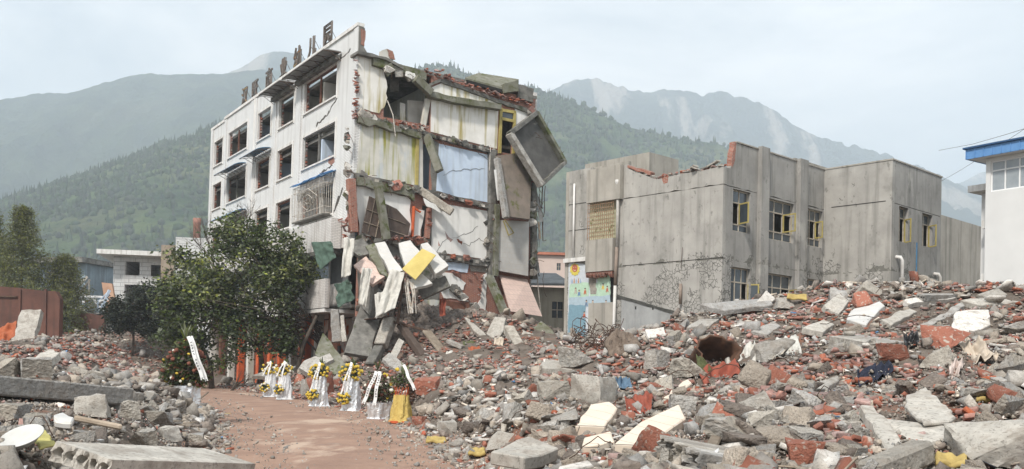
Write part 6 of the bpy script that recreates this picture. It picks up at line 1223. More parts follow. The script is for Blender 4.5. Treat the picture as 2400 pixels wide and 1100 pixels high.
# crest slabs
slabq('white_tiled_slab', 'white tiled slab on the crest of the rubble', 'slab', [(1984, 748, 26.5), (2000, 724, 27.5), (2062, 706, 28), (2074, 716, 27.5), (2030, 762, 26)], .2, M['tile_fl'], .04, .4, 13)
slabq('crest_block', 'tilted concrete block on the skyline of the heap', 'block', [(2022, 672, 29.5), (2032, 656, 30), (2068, 680, 30), (2060, 694, 29.5)], .5, M['conc'], .05, .3, 14)
slabq('crest_slab', 'sharp pale slab piercing the crest below the windows', 'slab', [(1768, 712, 30), (1796, 680, 30.5), (1818, 700, 30.3), (1800, 716, 30)], .15, M['plaster'], .03, .3, 15)
slabq('crest_slab', 'pale slab right of the white tiled one', 'slab', [(1930, 715, 29), (1968, 688, 30), (1990, 705, 29.5), (1966, 735, 28.5)], .2, M['conc_l'], .05, .3, 16)
for k, (q, m_, lab) in enumerate((([(2066, 748, 26), (2130, 722, 27.5), (2150, 730, 27.2), (2090, 762, 25.8)], 'conc_l', 'flat grey slab below the crest block'), ([(2150, 764, 25), (2255, 708, 27.5), (2262, 716, 27.2), (2168, 772, 24.8)], 'conc', 'long narrow beam slanting along the ridge'), ([(2230, 768, 24.5), (2240, 730, 25.5), (2318, 726, 25.8), (2322, 760, 24.6), (2270, 778, 24.2)], 'plaster', 'broad cream slab near the right ridge'), ([(2120, 702, 28), (2230, 690, 29), (2240, 698, 28.8), (2130, 714, 27.8)], 'plaster', 'long white strip lying on the ridge'), ([(2250, 704, 28), (2330, 694, 28.5), (2400, 708, 28), (2300, 716, 27.8)], 'conc_l', 'flat slab at the right end of the ridge'), ([(2290, 690, 28.5), (2340, 676, 29), (2362, 690, 28.6), (2320, 698, 28.4)], 'conc', 'grey slab heap by the white building'), ([(1610, 768, 30), (1640, 748, 31), (1690, 744, 31), (1664, 764, 30)], 'conc', 'brownish slab at the foot of the school wall'), ([(1640, 712, 30.2), (1744, 704, 31), (1806, 700, 31), (1812, 714, 30.4), (1700, 728, 30)], 'conc', 'dark tilted beam below the school windows'), ([(1880, 768, 27), (1930, 748, 28), (1956, 760, 27.6), (1930, 778, 26.8)], 'conc_l', 'pale slab beneath the crest slabs'), ([(1760, 776, 27), (1812, 752, 28), (1830, 764, 27.6), (1800, 784, 26.8)], 'conc', 'brown-grey slab left of the pale sheet'), ([(1888, 912, 17), (1964, 880, 18.5), (1968, 888, 18.2), (1940, 912, 16.9)], 'conc', 'curved grey slab shard on the mid slope'), ([(1650, 938, 14.2), (1708, 900, 15.8), (1716, 908, 15.5), (1668, 944, 14)], 'conc_l', 'narrow plaster strip below the red blanket'), ([(1556, 930, 14.6), (1612, 888, 16.4), (1622, 898, 16.1), (1570, 936, 14.4)], 'cream', 'cream tile strip left of the red blanket'), ([(1150, 1058, 10.8), (1240, 1022, 11.6), (1310, 1050, 11.2), (1230, 1072, 10.6)], 'conc_l', 'ribbed concrete slab lump by the road'), ([(1308, 1094, 9.2), (1380, 1078, 9.6), (1392, 1090, 9.4), (1330, 1106, 9)], 'plaster', 'white tile slab at the bottom edge'), ([(1512, 772, 33), (1556, 766, 33.4), (1562, 786, 32.8), (1520, 792, 32.6)], 'plaster', 'white box-like block before the school wall'), ([(1408, 900, 20.5), (1440, 878, 21.5), (1452, 905, 20.8), (1430, 930, 20)], 'conc_l', 'pale hollow block right of the big block'))):
    slabq('concrete_slab', lab, 'slab', q, .16, M[m_], .03, .3, 30 + k)
hollow('hollow_core_slab', 'pipe-cored slab lying at mid slope', (2046, 806, 20.2), (2128, 802, 20.4), (2070, 782, 22), .22, 4, M['conc'], 9)
hollow('hollow_core_slab', 'small hollow-core slab end on the crest by the white pipes', (2150, 688, 28.6), (2170, 692, 28.4), (2212, 682, 30), .16, 3, M['conc'], 10)
for k, (x, y, s_, m_, lab) in enumerate(((2090, 838, .55, 'brick', 'brick masonry lump above the trousers'), (2212, 806, .75, 'brick', 'red masonry lump at mid slope'), (1885, 1082, .4, 'brick', 'brick lump with mortar near the bottom edge'), (1610, 870, .7, 'conc', 'brown plastered lump left of the rusty tub'), (1000, 912, .75, 'brick', 'brick and mortar block beside the flower stands'), (1300, 925, .6, 'conc', 'cube-like speckled chunk at the roadside heap'), (1390, 930, .75, 'conc_l', 'large smooth chunk with pipe holes'), (1050, 1010, .5, 'conc_l', 'pale stone at the corner of the dirt road'), (1170, 1040, .42, 'conc_l', 'pale boulder among the roadside stones'), (1840, 715, .6, 'conc', 'rounded dark lump on the crest before the windows'), (2200, 850, .7, 'conc', 'slanting grey chunk above the beige rag'), (1600, 960, .45, 'conc', 'chunk at the upper end of the cream slab'), (1350, 850, .9, 'conc', 'jumbled grey chunk behind the flat block'), (1720, 1030, .5, 'conc', 'grey chunk right of the plank'), (1810, 830, .8, 'conc', 'dark round chunk below the pale sheet'), (985, 985, .34, 'brick', 'broken brick stump beside the yellow stand'))):
    lump('rubble_lump', lab, x, y + 8, s_, M['mason' if m_ == 'brick' else m_], 1000 + k, 'chunk', .28, 4 if y > 880 else 3, (1.1, .9, .75), k * .7)
# stump and wire tangle
p = G(1458, 834); s = MB(); V, Fq = chunk(77, 4, .22, 5, .25, .45); o = link('tree_stump', npmesh('tree_stump', V, Fq, mat('dead_wood', (.24, .19, .15), (.13, .10, .08), 3, bump=.7, bscale=9, bdist=.08, stretch=(3, 3, .6)), smooth=True)); o.scale = (1.05, .6, 1.0); o.location = (p.x, p.y, p.z + .3); top(o, 'twisted grey-brown tree stump on the rubble before the school', 'stump')
rr = random.Random(21); q = G(1400, 826); s = MB()
for k in range(46):
    c = Vector((rr.uniform(-.65, .65), rr.uniform(-.4, .4), rr.uniform(.1, .75))); r_ = rr.uniform(.12, .45); ax = Vector((rr.gauss(0, 1), rr.gauss(0, 1), rr.gauss(0, 1))).normalized(); u_ = ax.orthogonal().normalized(); v_ = ax.cross(u_); s.tube([c + (u_ * math.cos(t) + v_ * math.sin(t) * .8) * r_ * (1 + .1 * math.sin(3 * t)) for t in np.linspace(0, rr.uniform(3, 6.2), 12)], .012, 4)
o = s.build('wire_tangle', M['rust']); o.location = q; top(o, 'tangle of rusty wire beside the tree stump', 'wire')
# loose reinforcing wires
for k, (x, y, lab) in enumerate(((1345, 1030, 'above the cream block'), (1590, 905, 'left of the plaster strip'), (1240, 985, 'over the roadside stones'), (1780, 985, 'below the dark shard'), (1930, 950, 'left of the floor strip'), (2030, 930, 'at the top of the floor strip'), (2180, 900, 'behind the big slab'), (2300, 905, 'right of the big slab'), (1900, 1085, 'by the brick lump'), (1560, 1075, 'below the rough hollow slab'), (1400, 1085, 'at the bottom edge'), (1700, 890, 'beside the red blanket'), (1990, 760, 'left of the white tiled slab'), (2080, 690, 'on the crest'), (240, 1000, 'over the near boulders'), (330, 1010, 'behind the smooth boulder'), (90, 1030, 'around the yellow board'), (420, 1075, 'at the near road edge'), (50, 1000, 'left of the tile piece'), (300, 1085, 'on the hollow-core slab'), (1460, 955, 'above the stained cream slab'), (2360, 960, 'at the right picture edge'), (1820, 870, 'at mid slope under the sacks'), (1125, 1000, 'above the pale stone'))):
    p = G(x, y + 6); rr = random.Random(600 + k); L_ = rr.uniform(.35, .9) * (1 if p.y < 16 else 1.6); a = rr.uniform(-.6, .6); pts_ = []; n_ = 9; h_ = rr.uniform(.06, .26) * (1 if p.y < 16 else 1.6)
    for i in range(n_): f = i / (n_ - 1); pts_.append(Vector((L_ * (f - .5), math.sin(a) * L_ * (f - .5) + rr.uniform(-.02, .02), .03 + h_ * math.sin(math.pi * f * rr.uniform(.85, 1.0)) * (1 if k % 3 else f) + rr.uniform(-.03, .03))))
    o = MB().tube(pts_, .006 if p.y < 16 else .009, 5).build('reinforcing_wire', M['rust'], None, smooth=True); o.location = p; top(o, 'bent rusty reinforcing wire ' + lab, 'wire', 'loose reinforcing wires')
# ---- collapsed pieces at the foot of the torn building
W_ = lambda *a, **k: slabq(*a, **k)
W_('fallen_slab', 'tall grey slab leaning against the torn end wall', 'slab', [(808, 826, 44.6), (866, 655, 47.2), (906, 690, 47.4), (866, 836, 44.8)], .25, M['conc_d'], .03, .5, 1)
W_('fallen_slab', 'narrow upright slab left of the tall leaning one', 'slab', [(777, 802, 46.2), (774, 728, 46.6), (793, 724, 46.6), (800, 800, 46.2)], .2, M['conc'], .03, .4, 2)
W_('fallen_slab', 'thin pale upright slab beside the narrow one', 'slab', [(801, 802, 46.0), (797, 740, 46.4), (806, 738, 46.4), (813, 800, 46)], .15, M['conc_l'], .03, .4, 3)
W_('fallen_slab', 'mossy triangular slab behind the silver flower stands', 'slab', [(738, 830, 44.2), (757, 780, 44.8), (775, 800, 44.8), (818, 866, 43.6), (784, 878, 43.4)], .2, M['moss'], .03, .5, 4)
W_('fallen_slab', 'broad grey slab lying behind the flower stands', 'slab', [(700, 862, 43.6), (712, 846, 44), (770, 824, 44.4), (782, 842, 43.8), (728, 878, 43.2)], .3, M['conc'], .04, .4, 5)
W_('fallen_slab', 'flat pale slab behind the white-wrapped stands', 'slab', [(590, 880, 44.5), (640, 862, 45.2), (694, 858, 45), (660, 886, 44.2)], .2, M['conc'], .04, .4, 6)
lump('mossy_mound', 'mossy rounded mound of debris by the ground-floor columns', 725, 850, 2.2, M['moss'], 61, 'mound', .1, 4, (1.2, .9, .55))
barq('concrete_column', 'upper half of a snapped concrete column leaning on the heap', 'column', (914, 750, 45.6), (892, 812, 44.6), .55, .5, M['conc'], .04); barq('column_stub', 'rough lower half of the snapped column', 'column', (890, 815, 44.5), (868, 858, 43.8), .5, .42, M['conc_d'], .06)
barq('fallen_column', 'long square concrete column fallen toward the road', 'column', (1192, 772, 45.5), (1240, 858, 41.5), .5, .42, M['conc'], .04)
W_('fallen_slab', 'thick tilted block beside the fallen column', 'slab', [(1140, 782, 45.8), (1160, 742, 46.6), (1186, 745, 46.4), (1180, 775, 45.8), (1164, 800, 45.2)], .5, M['conc_l'], .03, .4, 7)
W_('fallen_slab', 'pale slab shard right of the fallen column', 'slab', [(1216, 800, 46), (1226, 775, 46.5), (1250, 782, 46.5), (1246, 815, 45.5), (1226, 832, 45)], .2, M['conc_l'], .03, .4, 8)
W_('fallen_slab', 'mossy curved slab at the right foot of the ruin', 'slab', [(1246, 770, 48), (1268, 752, 48.5), (1296, 775, 48), (1304, 808, 47), (1276, 800, 47.2)], .3, M['moss'], .05, .4, 9)
W_('fallen_slab', 'long narrow slab slanting in the heap', 'slab', [(1082, 738, 48), (1094, 742, 48), (1140, 786, 46), (1136, 796, 45.8), (1110, 775, 46.6)], .2, M['conc_l'], .03, .4, 10)
W_('tile_slab', 'left slab with white patterned tiles hanging in the breach', 'slab', [(878, 570, 46.4), (902, 566, 46.6), (920, 600, 46), (945, 634, 45.4), (918, 648, 45.2), (900, 610, 45.8)], .3, M['tile_fl'], .04, .3, 11)
W_('tile_slab', 'middle slab with white patterned tiles under the yellow door', 'slab', [(934, 570, 46.6), (962, 563, 46.8), (990, 596, 46.2), (968, 646, 45.2), (950, 622, 45.6)], .3, M['tile_fl'], .04, .3, 12)
W_('tile_slab', 'right slab with white tiles jutting past the yellow door', 'slab', [(986, 572, 46.6), (1002, 568, 46.8), (1052, 622, 46), (1022, 642, 45.6), (996, 604, 46)], .35, M['tile_fl'], .03, .3, 13)
W_('tile_slab', 'lowest white tiled fragment below the yellow door', 'slab', [(958, 656, 45.4), (990, 642, 45.6), (1014, 664, 45.4), (966, 678, 45)], .2, M['tile_fl'], .03, .3, 14)
d = slabq('yellow_door', 'yellow door panel lying askew on the tiled slabs', 'door', [(942, 630, 44.9), (990, 582, 45.8), (1022, 598, 45.6), (974, 656, 44.7)], .05, M['doorY'], 0)
W_('pink_slab', 'pink tiled slab behind the white curtain', 'slab', [(828, 622, 46.2), (858, 600, 46.6), (902, 648, 45.6), (872, 668, 45.4)], .2, M['wall_pink'], .03, .3, 15)
W_('fallen_slab', 'dark slab jammed under the second-floor corner', 'slab', [(806, 566, 47), (850, 560, 47), (880, 590, 46.6), (840, 600, 46.4)], .3, M['conc_d'], .04, .4, 16)
W_('fallen_slab', 'mossy slab edge left of the tiled slabs', 'slab', [(856, 576, 46.6), (878, 570, 46.7), (900, 620, 46), (912, 650, 45.5), (890, 640, 45.6)], .3, M['moss'], .04, .3, 17)
W_('fallen_slab', 'grey slab hanging between the curtains', 'slab', [(846, 640, 46.2), (880, 665, 45.8), (866, 740, 45.6), (848, 720, 46)], .25, M['conc_d'], .04, .3, 18)
W_('fallen_slab', 'shattered plank-like slab in front of the snapped column', 'slab', [(905, 850, 43), (935, 792, 44.2), (948, 800, 44.2), (922, 856, 43)], .15, M['conc_l'], .03, .3, 19)
W_('fallen_slab', 'slab lying flat behind the lettered ribbons', 'slab', [(896, 840, 42.6), (912, 826, 43), (966, 870, 42), (950, 886, 41.4)], .2, M['conc'], .04, .3, 20)
for k, (a, b, w_, h_, m_, lab) in enumerate((((938, 760, 45.6), (992, 838, 44), .35, .3, 'cab', 'dark timber beam sloping down the heap'), ((1000, 776, 45), (1040, 828, 43.8), .5, .1, 'wood', 'wide plank sliding off the heap'), ((920, 755, 45.4), (1010, 778, 45.2), .12, .12, 'rust', 'thin rusty joist over the breach'), ((860, 750, 46), (912, 742, 45.4), .5, .06, 'rust', 'bundle of rusty rods below the curtain'), ((946, 640, 45.4), (932, 760, 45.2), .12, .12, 'rust', 'dark iron post behind the hanging curtain'), ((1050, 800, 44), (1085, 815, 43.6), .3, .2, 'conc', 'short beam end amid the bricks'), ((985, 690, 46.5), (1050, 660, 46.5), .6, .6, 'conc_d', 'dark soil and rubble clump under the tiles'))):
    barq('timber' if m_ in ('cab', 'wood') else 'debris_bar', lab, 'beam', a, b, w_, h_, M[m_])
cloth('white_curtain', 'white curtain hanging from the second-floor corner', [(806, 556, 45.6), (832, 560, 45.6), (822, 645, 45), (800, 652, 45)], C_['white'], 3, .13, 31, 'curtain'); cloth('white_curtain', 'torn white curtain strips below the pink slab', [(850, 628, 45.3), (872, 630, 45.3), (858, 720, 44.9), (840, 712, 44.9)], C_['white'], 3, .13, 32, 'curtain')
cloth('white_curtain', 'large white curtain draped down the middle of the breach', [(914, 630, 45), (948, 640, 45), (925, 722, 44.3), (878, 746, 44.2)], C_['white'], 3, .13, 33, 'curtain', bulge=.2); cloth('white_curtain', 'grey-white curtain tail beside the draped one', [(876, 690, 44.8), (900, 682, 44.8), (902, 742, 44.4), (880, 748, 44.4)], C_['white'], 3, .13, 34, 'curtain')
cloth('green_tarp', 'green tarpaulin hanging from the tiled balcony', [(728, 568, 48.0), (776, 566, 47.2), (784, 604, 47.0), (752, 634, 47.4)], C_['green'], 3, .12, 35, 'tarpaulin'); cloth('green_tarp', 'green tarpaulin crumpled below the balcony', [(786, 668, 47), (818, 655, 46.8), (832, 700, 46.4), (792, 722, 46.6)], C_['green'], 3, .16, 36, 'tarpaulin')
for k, (q, c_, lab) in enumerate((([(1084, 800, 44.6), (1112, 798, 44.8), (1118, 822, 44), (1090, 826, 44)], 'olive', 'green-yellow cloth on the brick heap'), ([(1098, 815, 43), (1130, 812, 43), (1134, 840, 42.4), (1100, 838, 42.4)], 'orange', 'orange-red rag on the brick heap'), ([(1158, 792, 43.8), (1180, 790, 43.8), (1174, 845, 42.6), (1158, 845, 42.6)], 'beige', 'patterned pale cloth hanging by the fallen column'), ([(1040, 830, 43), (1062, 820, 43.4), (1076, 838, 42.8), (1046, 848, 42.4)], 'white', 'pale crumpled mattress corner amid bricks'), ([(1030, 700, 46.8), (1046, 700, 46.8), (1044, 740, 46.4), (1030, 742, 46.4)], 'red', 'reddish cloth strip on the lower wall'))):
    cloth('rag', lab, q, C_[c_], 4, .1, 40 + k)
ca = MB(); rr = random.Random(5)
for k in range(8):
    x = 948 + k * 3; ca.tube([P(x, 655 + k, 45.2), P(x + rr.uniform(-2, 8), 690, 44.9), P(x + rr.uniform(-4, 14), 735, 44.8)], .02, 4)
o = ca.build('hanging_cables', M['whitebar']); top(o, 'bunch of pale cables hanging in the breach', 'cable')
# rubble mounded inside the breach, behind the hanging slabs
rs = np.random.RandomState(5); n = 6500; f = rs.rand(n); g2 = rs.rand(n); tx = .3 + 10.8 * f; uu = -.25 - 3.6 * g2; zt = (3.6 + 3.6 * np.exp(-((tx - 2.3) / 1.7) ** 2)) * (1 - g2) ** 1.1 * rs.rand(n) ** .22 + .4
lp = np.array(MA) @ np.stack([tx, uu, zt, np.ones(n)]); T2 = lp[:3].T; gh = ground_h(T2[:, 0], T2[:, 1]); T2[:, 2] = np.maximum(T2[:, 2], gh + .05); sz = rs.uniform(.15, .7, n)
kb = rs.rand(n) < .66; sz = np.where(kb, .25, sz)
for kk, pr, m_, lab in ((True, PR['brick'], 'brick_s', 'heap of loose bricks inside the breach'), (False, PR['conc'], 'conc_k', 'heap of brown concrete rubble inside the breach')):
    w = np.where(kb == kk)[0]; V, Fq = join_protos(pr, rs.randint(0, len(pr), len(w)), T2[w], np.repeat(sz[w][:, None], 3, 1), rot_rand(len(w), rs)); o = link('breach_rubble', npmesh('breach_rubble', V, Fq, M[m_])); tag(o, lab, 'rubble', kind='stuff')
# ================================================================ scattered rubble
NP = 140000; rs = np.random.RandomState(77)
ppx = rs.uniform(-320, 2780, NP); Yp = 6.8 + 80 * rs.uniform(0, 1, NP) ** 1.95; Yp = np.where(rs.rand(NP) < .2, rs.uniform(26, 56, NP), Yp); Xp = (ppx - CX) / F * Yp + rs.normal(0, .02, NP)
rd = road_dist(Xp, Yp); iA = np.array(MAi); pa = np.stack([Xp, Yp, 0 * Xp, 1 + 0 * Xp]); la = iA @ pa; lb_ = np.array(MBi) @ pa
ok = (rd > -.15 - .25 * rs.rand(NP) ** 3) & ~((la[0] > -.6) & (la[0] < 11.9) & (la[1] > .1) & (la[1] < 27)) & ~((lb_[0] > -.1) & (lb_[1] > -.1) & (lb_[1] < 12)) & ~((lb_[0] > 8.5) & (lb_[1] > -3.5)) & (Xp > -52) & (Xp < 34) & ~((Xp > 19.5) & (Yp > 38))
ok &= ~((Yp > 56) & (ppx > 480))
Xp, Yp, rd, ppx = Xp[ok], Yp[ok], rd[ok], ppx[ok]; Zp = ground_h(Xp, Yp)
vis = np.ones(len(Xp), bool); ang = (Zp + .15 - EYE) / Yp
for f in np.linspace(.25, .97, 16): vis &= (ground_h(Xp * f, Yp * f, False) - EYE) / (Yp * f) < ang + .012
Xp, Yp, Zp, rd, ppx = Xp[vis], Yp[vis], Zp[vis], rd[vis], ppx[vis]; n = len(Xp)
bn = fbm(Xp / 2.2, Yp / 2.2, s=70, o=4); right = Xp > np.interp(Yp, rY, rX); edge = (rd < 3.2) & (Yp < 27)
pb = np.where(right, .30, .62) + bn * .6; pb = np.where((Yp > 36) & right, .62, pb); pb = np.where(edge, .05 + .12 * bn, pb); pb = np.where((~right) & (Yp < 21), .06 + .1 * bn, pb); pb = np.clip(pb, .02, .85)
pp = np.where(right, .30, .14); pw_ = .028; u = rs.rand(n); kind = np.where(u < pb, 1, np.where(u < pb + (1 - pb) * pp, 2, np.where(u < pb + (1 - pb) * (pp + pw_), 3, 0)))
size = np.exp(rs.normal(math.log(.086), .70, n)); size = np.where((Yp > 38) & right & (kind == 0), size * 1.8, size); size = np.where(edge | ((~right) & (Yp < 21)), size * 1.15, size); size = np.where((~right) & (Yp > 21), size * 1.35, size); size = np.clip(size, .04 + .0021 * Yp, np.where((Yp > 38) & right, 1.25, np.where((Yp > 16) & right & ~edge, .58, .40)))
size = np.where(kind == 1, np.where(rs.rand(n) < .5, .24, .17) * rs.uniform(.75, 1.1, n), size); size = np.where(kind == 2, np.clip(size * 1.35, .05, .62), size); size = np.where(kind == 3, np.clip(size * 3.2, .2, .85), size)
size = np.where(rd < .15, np.minimum(size, .14), size)
def sub(m_):
    global Xp, Yp, Zp, rd, ppx, kind, size, right, edge, n
    Xp, Yp, Zp, rd, ppx, kind, size, right, edge = [q[m_] for q in (Xp, Yp, Zp, rd, ppx, kind, size, right, edge)]; n = len(Xp)
qy_ = HZ + np.tan(ROLL) * (ppx - CX) - (Zp + size * .3 - EYE) / Yp * F; okx = np.ones(n, bool); pr_ = size * F / Yp * .52
for poly, y0, y1 in EXCL:
    pv_ = np.array(poly); lo_, hi_ = pv_.min(0), pv_.max(0); w = np.where((ppx > lo_[0] - pr_) & (ppx < hi_[0] + pr_) & (qy_ > lo_[1] - pr_) & (qy_ < hi_[1] + pr_) & (Yp < y1 + .5) & okx)[0]
    if not len(w): continue
    any_ = np.zeros(len(w), bool)
    for ox, oy in ((0, 0), (1, 0), (-1, 0), (0, 1), (0, -1), (.7, .7), (-.7, .7), (.7, -.7), (-.7, -.7)):
        qx, qy = ppx[w] + ox * pr_[w], qy_[w] + oy * pr_[w]; ins = np.zeros(len(w), bool); j = len(pv_) - 1
        for i in range(len(pv_)):
            xi, yi = pv_[i]; xj, yj = pv_[j]; ins ^= ((yi > qy) != (yj > qy)) & (qx < (xj - xi) * (qy - yi) / (yj - yi + 1e-9) + xi); j = i
        any_ |= ins
    okx[w[any_ & (rs.rand(len(w)) > .06)]] = False
sub(okx)
shown = size / Yp * np.where(kind == 3, .35, 1)
lift = np.where(kind == 0, .22, np.where(kind == 1, .13, .06)) + np.abs(rs.normal(0, .12, n)); T = np.stack([Xp, Yp, Zp + size * lift], -1)
RM = rot_rand(n, rs, .8); tl = rot_rand(n, rs, .42); RM = np.where((kind == 0)[:, None, None], RM, tl)
asp = np.stack([rs.uniform(.85, 1.25, n), rs.uniform(.8, 1.2, n), rs.uniform(.8, 1.2, n)], -1); S = size[:, None] * np.where((kind == 0)[:, None], asp, 1.0)
KN = ['conc', 'brick', 'plas', 'wood']; MAXI = dict(conc=300, brick=300, plas=170, wood=60)
def mk(pr, name, m, smooth=False): return npmesh(name, pr[0], pr[1], m, smooth=smooth)
HI = dict(conc=[mk(rockp(200 + k, 13 + k % 5, ((1, .85, .75), (1, .8, .36), (1, .75, .6), (1, .5, .42), (1, .9, .26))[k % 5], 4, .05), 'concrete_chunk', M['conc'], True) for k in range(25)], brick=[mk(brickp(300 + k, (1, 1, 1, .62, .5, .7)[k % 6], True), 'broken_brick', M['brick']) for k in range(12)], plas=[mk(platep(400 + k, .11), 'plaster_fragment', M['plaster']) for k in range(14)], wood=[mk(stickp(500 + k), 'splintered_lath', M['wood']) for k in range(6)])
HIM = []; HIB = []; HIK = []
for me in HI['conc'][8:18]:
    for L__, kk in ((HIB, 'conc_b'), (HIK, 'conc_k')): m2_ = me.copy(); m2_.materials[0] = M[kk]; L__.append(m2_)
for me in HI['conc'][:8]:
    m2_ = me.copy(); m2_.materials[0] = M['mason']; HIM.append(m2_)
for k in ('conc',):
    for me in HI[k]:
        try: me.set_sharp_from_angle(angle=R(22))
        except Exception: pass
NAMES = dict(conc='concrete_chunk', brick='broken_brick', plas='plaster_fragment', wood='splintered_lath')
WHAT = dict(conc='grey broken concrete chunk', brick='loose broken red brick', plas='flat pale plaster or tile fragment', wood='splintered wooden lath')
LM = [(150, 900, 'the long concrete beam'), (260, 1060, 'the pale hollow-core slab by the basin'), (480, 1000, 'the bend of the dirt road'), (60, 760, 'the upright leaning slab'), (430, 930, 'the large leafy wreath'), (220, 830, 'the rust-red brick heap'), (20, 1040, 'the white basin'), (380, 990, 'the boulder pile by the road'),
      (600, 890, 'the two white-wrapped flower stands'), (790, 900, 'the silver flower stands'), (960, 930, 'the yellow paper flower stand'), (1000, 820, 'the torn building'), (1060, 1000, 'the right edge of the dirt road'), (1150, 860, 'the brick-strewn strip before the ruin'), (1220, 800, 'the fallen concrete column'), (1310, 870, 'the big flat-topped block'), (1420, 810, 'the tree stump and wire tangle'),
      (1400, 970, 'the cream slab with a stain'), (1540, 990, 'the long cream tiled slab'), (1660, 1040, 'the upright grey plank'), (1670, 840, 'the rusty tub'), (1700, 880, 'the red blanket'), (1720, 940, 'the blanket heap, downhill side'), (1740, 740, 'the school wall'), (1850, 720, 'the school windows'), (1800, 820, 'the pale sacks'), (1880, 970, 'the yellow cushion'), (2050, 870, 'the dark blue trousers'), (2030, 740, 'the white tiled slab on the crest'),
      (2150, 800, 'the pipe-cored slab at mid slope'), (2160, 970, 'the big hollow-core slab'), (2010, 1000, 'the leaning strip of floor slab'), (2100, 1070, 'the broken concrete post'), (2330, 1050, 'the great pale boulder'), (2290, 830, 'the beige sheet'), (2250, 720, 'the ridge slabs'), (2360, 930, 'the yellow foam strip'), (2300, 680, 'the white building'), (1480, 880, 'the blue bag'), (1200, 1060, 'the roadside stones'), (1450, 1060, 'the cream pipe block'), (1930, 1060, 'the brick lump')]
LMa = np.array([(a, b) for a, b, _ in LM])
def zone(x, y, z):
    q = to_px((x, y, z)); d = np.hypot(LMa[:, 0] - q[0], (LMa[:, 1] - q[1]) * 1.4); return LM[int(np.argmin(d))][2]
seen = {}; singles = np.zeros(n, bool); rr = random.Random(8)
for k, nm in enumerate(KN):
    w = np.where(kind == k)[0]; w = w[(T[w, 1] < 75) & (ppx[w] > 8) & (ppx[w] < 2392)]
    yy = HZ - (T[w, 2] - EYE) / T[w, 1] * F; w = w[yy < 1090]; w = w[np.argsort(-shown[w])][:MAXI[nm]]; singles[w] = True
    for i in w:
        me_ = rr.choice(HI[nm]); msn = nm == 'conc' and right[i] and rr.random() < .1; tn_ = rr.choice((0, 0, 0, 1, 2))
        o = link('masonry_lump' if msn else NAMES[nm], rr.choice(HIM) if msn else (me_ if nm != 'conc' or tn_ == 0 else rr.choice(HIB if tn_ == 1 else HIK))); Mx = Matrix.Translation(T[i]) @ Matrix([list(r_) for r_ in RM[i]]).to_4x4() @ Matrix.Diagonal((*S[i], 1)); o.matrix_world = Mx
        z_ = zone(*T[i]); key = (nm, z_, tn_ if nm == 'conc' and not msn else 0, msn); seen[key] = seen.get(key, 0) + 1
        wh = 'mortared lump of red brickwork' if msn else WHAT[nm].replace('grey', ('grey', 'beige', 'dark brown')[tn_]) if nm == 'conc' else WHAT[nm]; lab = ('largest ' if seen[key] == 1 else '') + wh + ' near ' + z_; top(o, lab, 'masonry' if msn else dict(conc='chunk', brick='brick', plas='fragment', wood='lath')[nm], wh + 's near ' + z_)
for k, nm in enumerate(KN):
    w = np.where((kind == k) & ~singles)[0]
    if nm == 'conc':
        ms_ = w[(rs.rand(len(w)) < .09) & right[w]]; w = np.setdiff1d(w, ms_); V, Fq = join_protos(PR['conc'], rs.randint(0, len(PR['conc']), len(ms_)), T[ms_], S[ms_], RM[ms_]); o = link('masonry_rubble', npmesh('masonry_rubble', V, Fq, M['mason'])); tag(o, 'lumps of mortared red brickwork among the rubble', 'rubble', kind='stuff')
        big = shown[w] > .0085; tone = rs.choice(3, len(w), p=(.5, .24, .26))
        for q, keyp, tn in [(w[(big == bb) & (tone == tn)], kp, tn) for bb, kp in ((True, 'conc'), (False, 'concs')) for tn in range(3)]:
            pr = PR[keyp]; V, Fq = join_protos(pr, rs.randint(0, len(pr), len(q)), T[q], S[q], RM[q]); o = link('rubble', npmesh('rubble', V, Fq, M[('conc_s', 'conc_b', 'conc_k')[tn]])); tag(o, ('grey', 'beige', 'dark brown')[tn] + (' broken rubble strewn over both heaps' if keyp == 'conc' else ' fine gravel between the larger rubble'), 'rubble', kind='stuff')
    else:
        pr = PR[nm]; V, Fq = join_protos(pr, rs.randint(0, len(pr), len(w)), T[w], S[w], RM[w]); o = link(dict(brick='brick_rubble', plas='plaster_rubble', wood='wood_debris')[nm], npmesh(nm, V, Fq, M[dict(brick='brick_s', plas='plas_s', wood='wood_s')[nm]]))
        tag(o, dict(brick='mass of small red brick fragments in the heaps', plas='mass of small pale plaster scraps in the heaps', wood='scattered wood splinters and sticks in the heaps')[nm], 'rubble', kind='stuff')
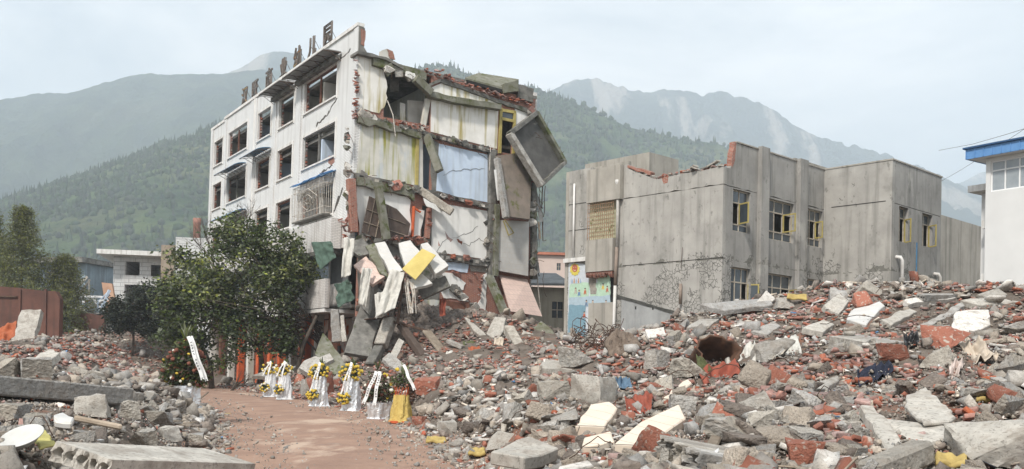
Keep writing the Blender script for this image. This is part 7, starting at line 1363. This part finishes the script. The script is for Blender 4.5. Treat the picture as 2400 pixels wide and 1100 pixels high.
# pebbles on the road and its verges
nq = 9000; qx = rs.uniform(250, 1250, nq); qy = 11 + 45 * rs.rand(nq) ** 1.6; X = (qx - CX) / F * qy; d = road_dist(X, qy); k = (d > -1.9 * rs.rand(nq) ** .55 - .1) & (d < 1.0) & (d > -1.6); X, qy = X[k], qy[k]; m_ = len(X); s_ = np.exp(rs.normal(math.log(.022), .5, m_)).clip(.01, .075) * (1 + qy / 40)
V, Fq = join_protos(PR['concs'], rs.randint(0, 15, m_), np.stack([X, qy, ground_h(X, qy) + .035 + s_ * .1], -1), np.repeat(s_[:, None], 3, 1), rot_rand(m_, rs)); o = link('road_gravel', npmesh('road_gravel', V, Fq, M['conc_s'])); tag(o, 'loose gravel along the verges of the dirt road', 'gravel', kind='stuff')
# fine crushed debris filling the gaps of the near heaps
nq = 34000; qx = rs.uniform(-200, 2600, nq); qy = 7 + 17 * rs.rand(nq) ** 1.5; X = (qx - CX) / F * qy; k = road_dist(X, qy) > .05; X, qy = X[k], qy[k]; m_ = len(X); s_ = np.exp(rs.normal(math.log(.034), .45, m_)).clip(.015, .09); zq = ground_h(X, qy) + s_ * .25 + np.abs(rs.normal(0, .02, m_)); tn = rs.choice(4, m_, p=(.42, .2, .2, .18)); RMq = rot_rand(m_, rs)
for q_ in range(4):
    w = np.where(tn == q_)[0]; V, Fq = join_protos(PR['concs'], rs.randint(0, 15, len(w)), np.stack([X[w], qy[w], zq[w]], -1), np.repeat(s_[w][:, None], 3, 1), RMq[w]); o = link('crushed_debris', npmesh('crushed_debris', V, Fq, M[('conc_s', 'conc_b', 'conc_k', 'brick_s')[q_]])); tag(o, ('grey', 'beige', 'brown', 'red brick')[q_] + ' crushed grit between the near chunks', 'rubble', kind='stuff')
# coloured litter: uncountable little scraps
for nm, c, cnt, lab in (('white', (.75, .75, .74), 420, 'white paper and plastic scraps'), ('yellow', (.50, .38, .14), 60, 'yellow foam and plastic scraps'), ('blue', (.12, .25, .45), 70, 'blue plastic scraps'), ('dark', (.04, .045, .06), 90, 'black rags and bags'), ('red', (.42, .12, .07), 40, 'red plastic scraps')):
    w = rs.choice(np.where(Yp < 60)[0], cnt); s_ = rs.uniform(.05, .16, cnt) * (1 + .3 * (Yp[w] > 25)); V, Fq = join_protos([platep(700 + q, .05) for q in range(8)], rs.randint(0, 8, cnt), np.stack([Xp[w], Yp[w], Zp[w] + .07 + rs.rand(cnt) * .1], -1), np.repeat(s_[:, None], 3, 1), rot_rand(cnt, rs, .6)); o = link('litter', npmesh('litter', V, Fq, scraps('litter_' + nm, c))); tag(o, lab + ' strewn through the rubble', 'litter', kind='stuff')
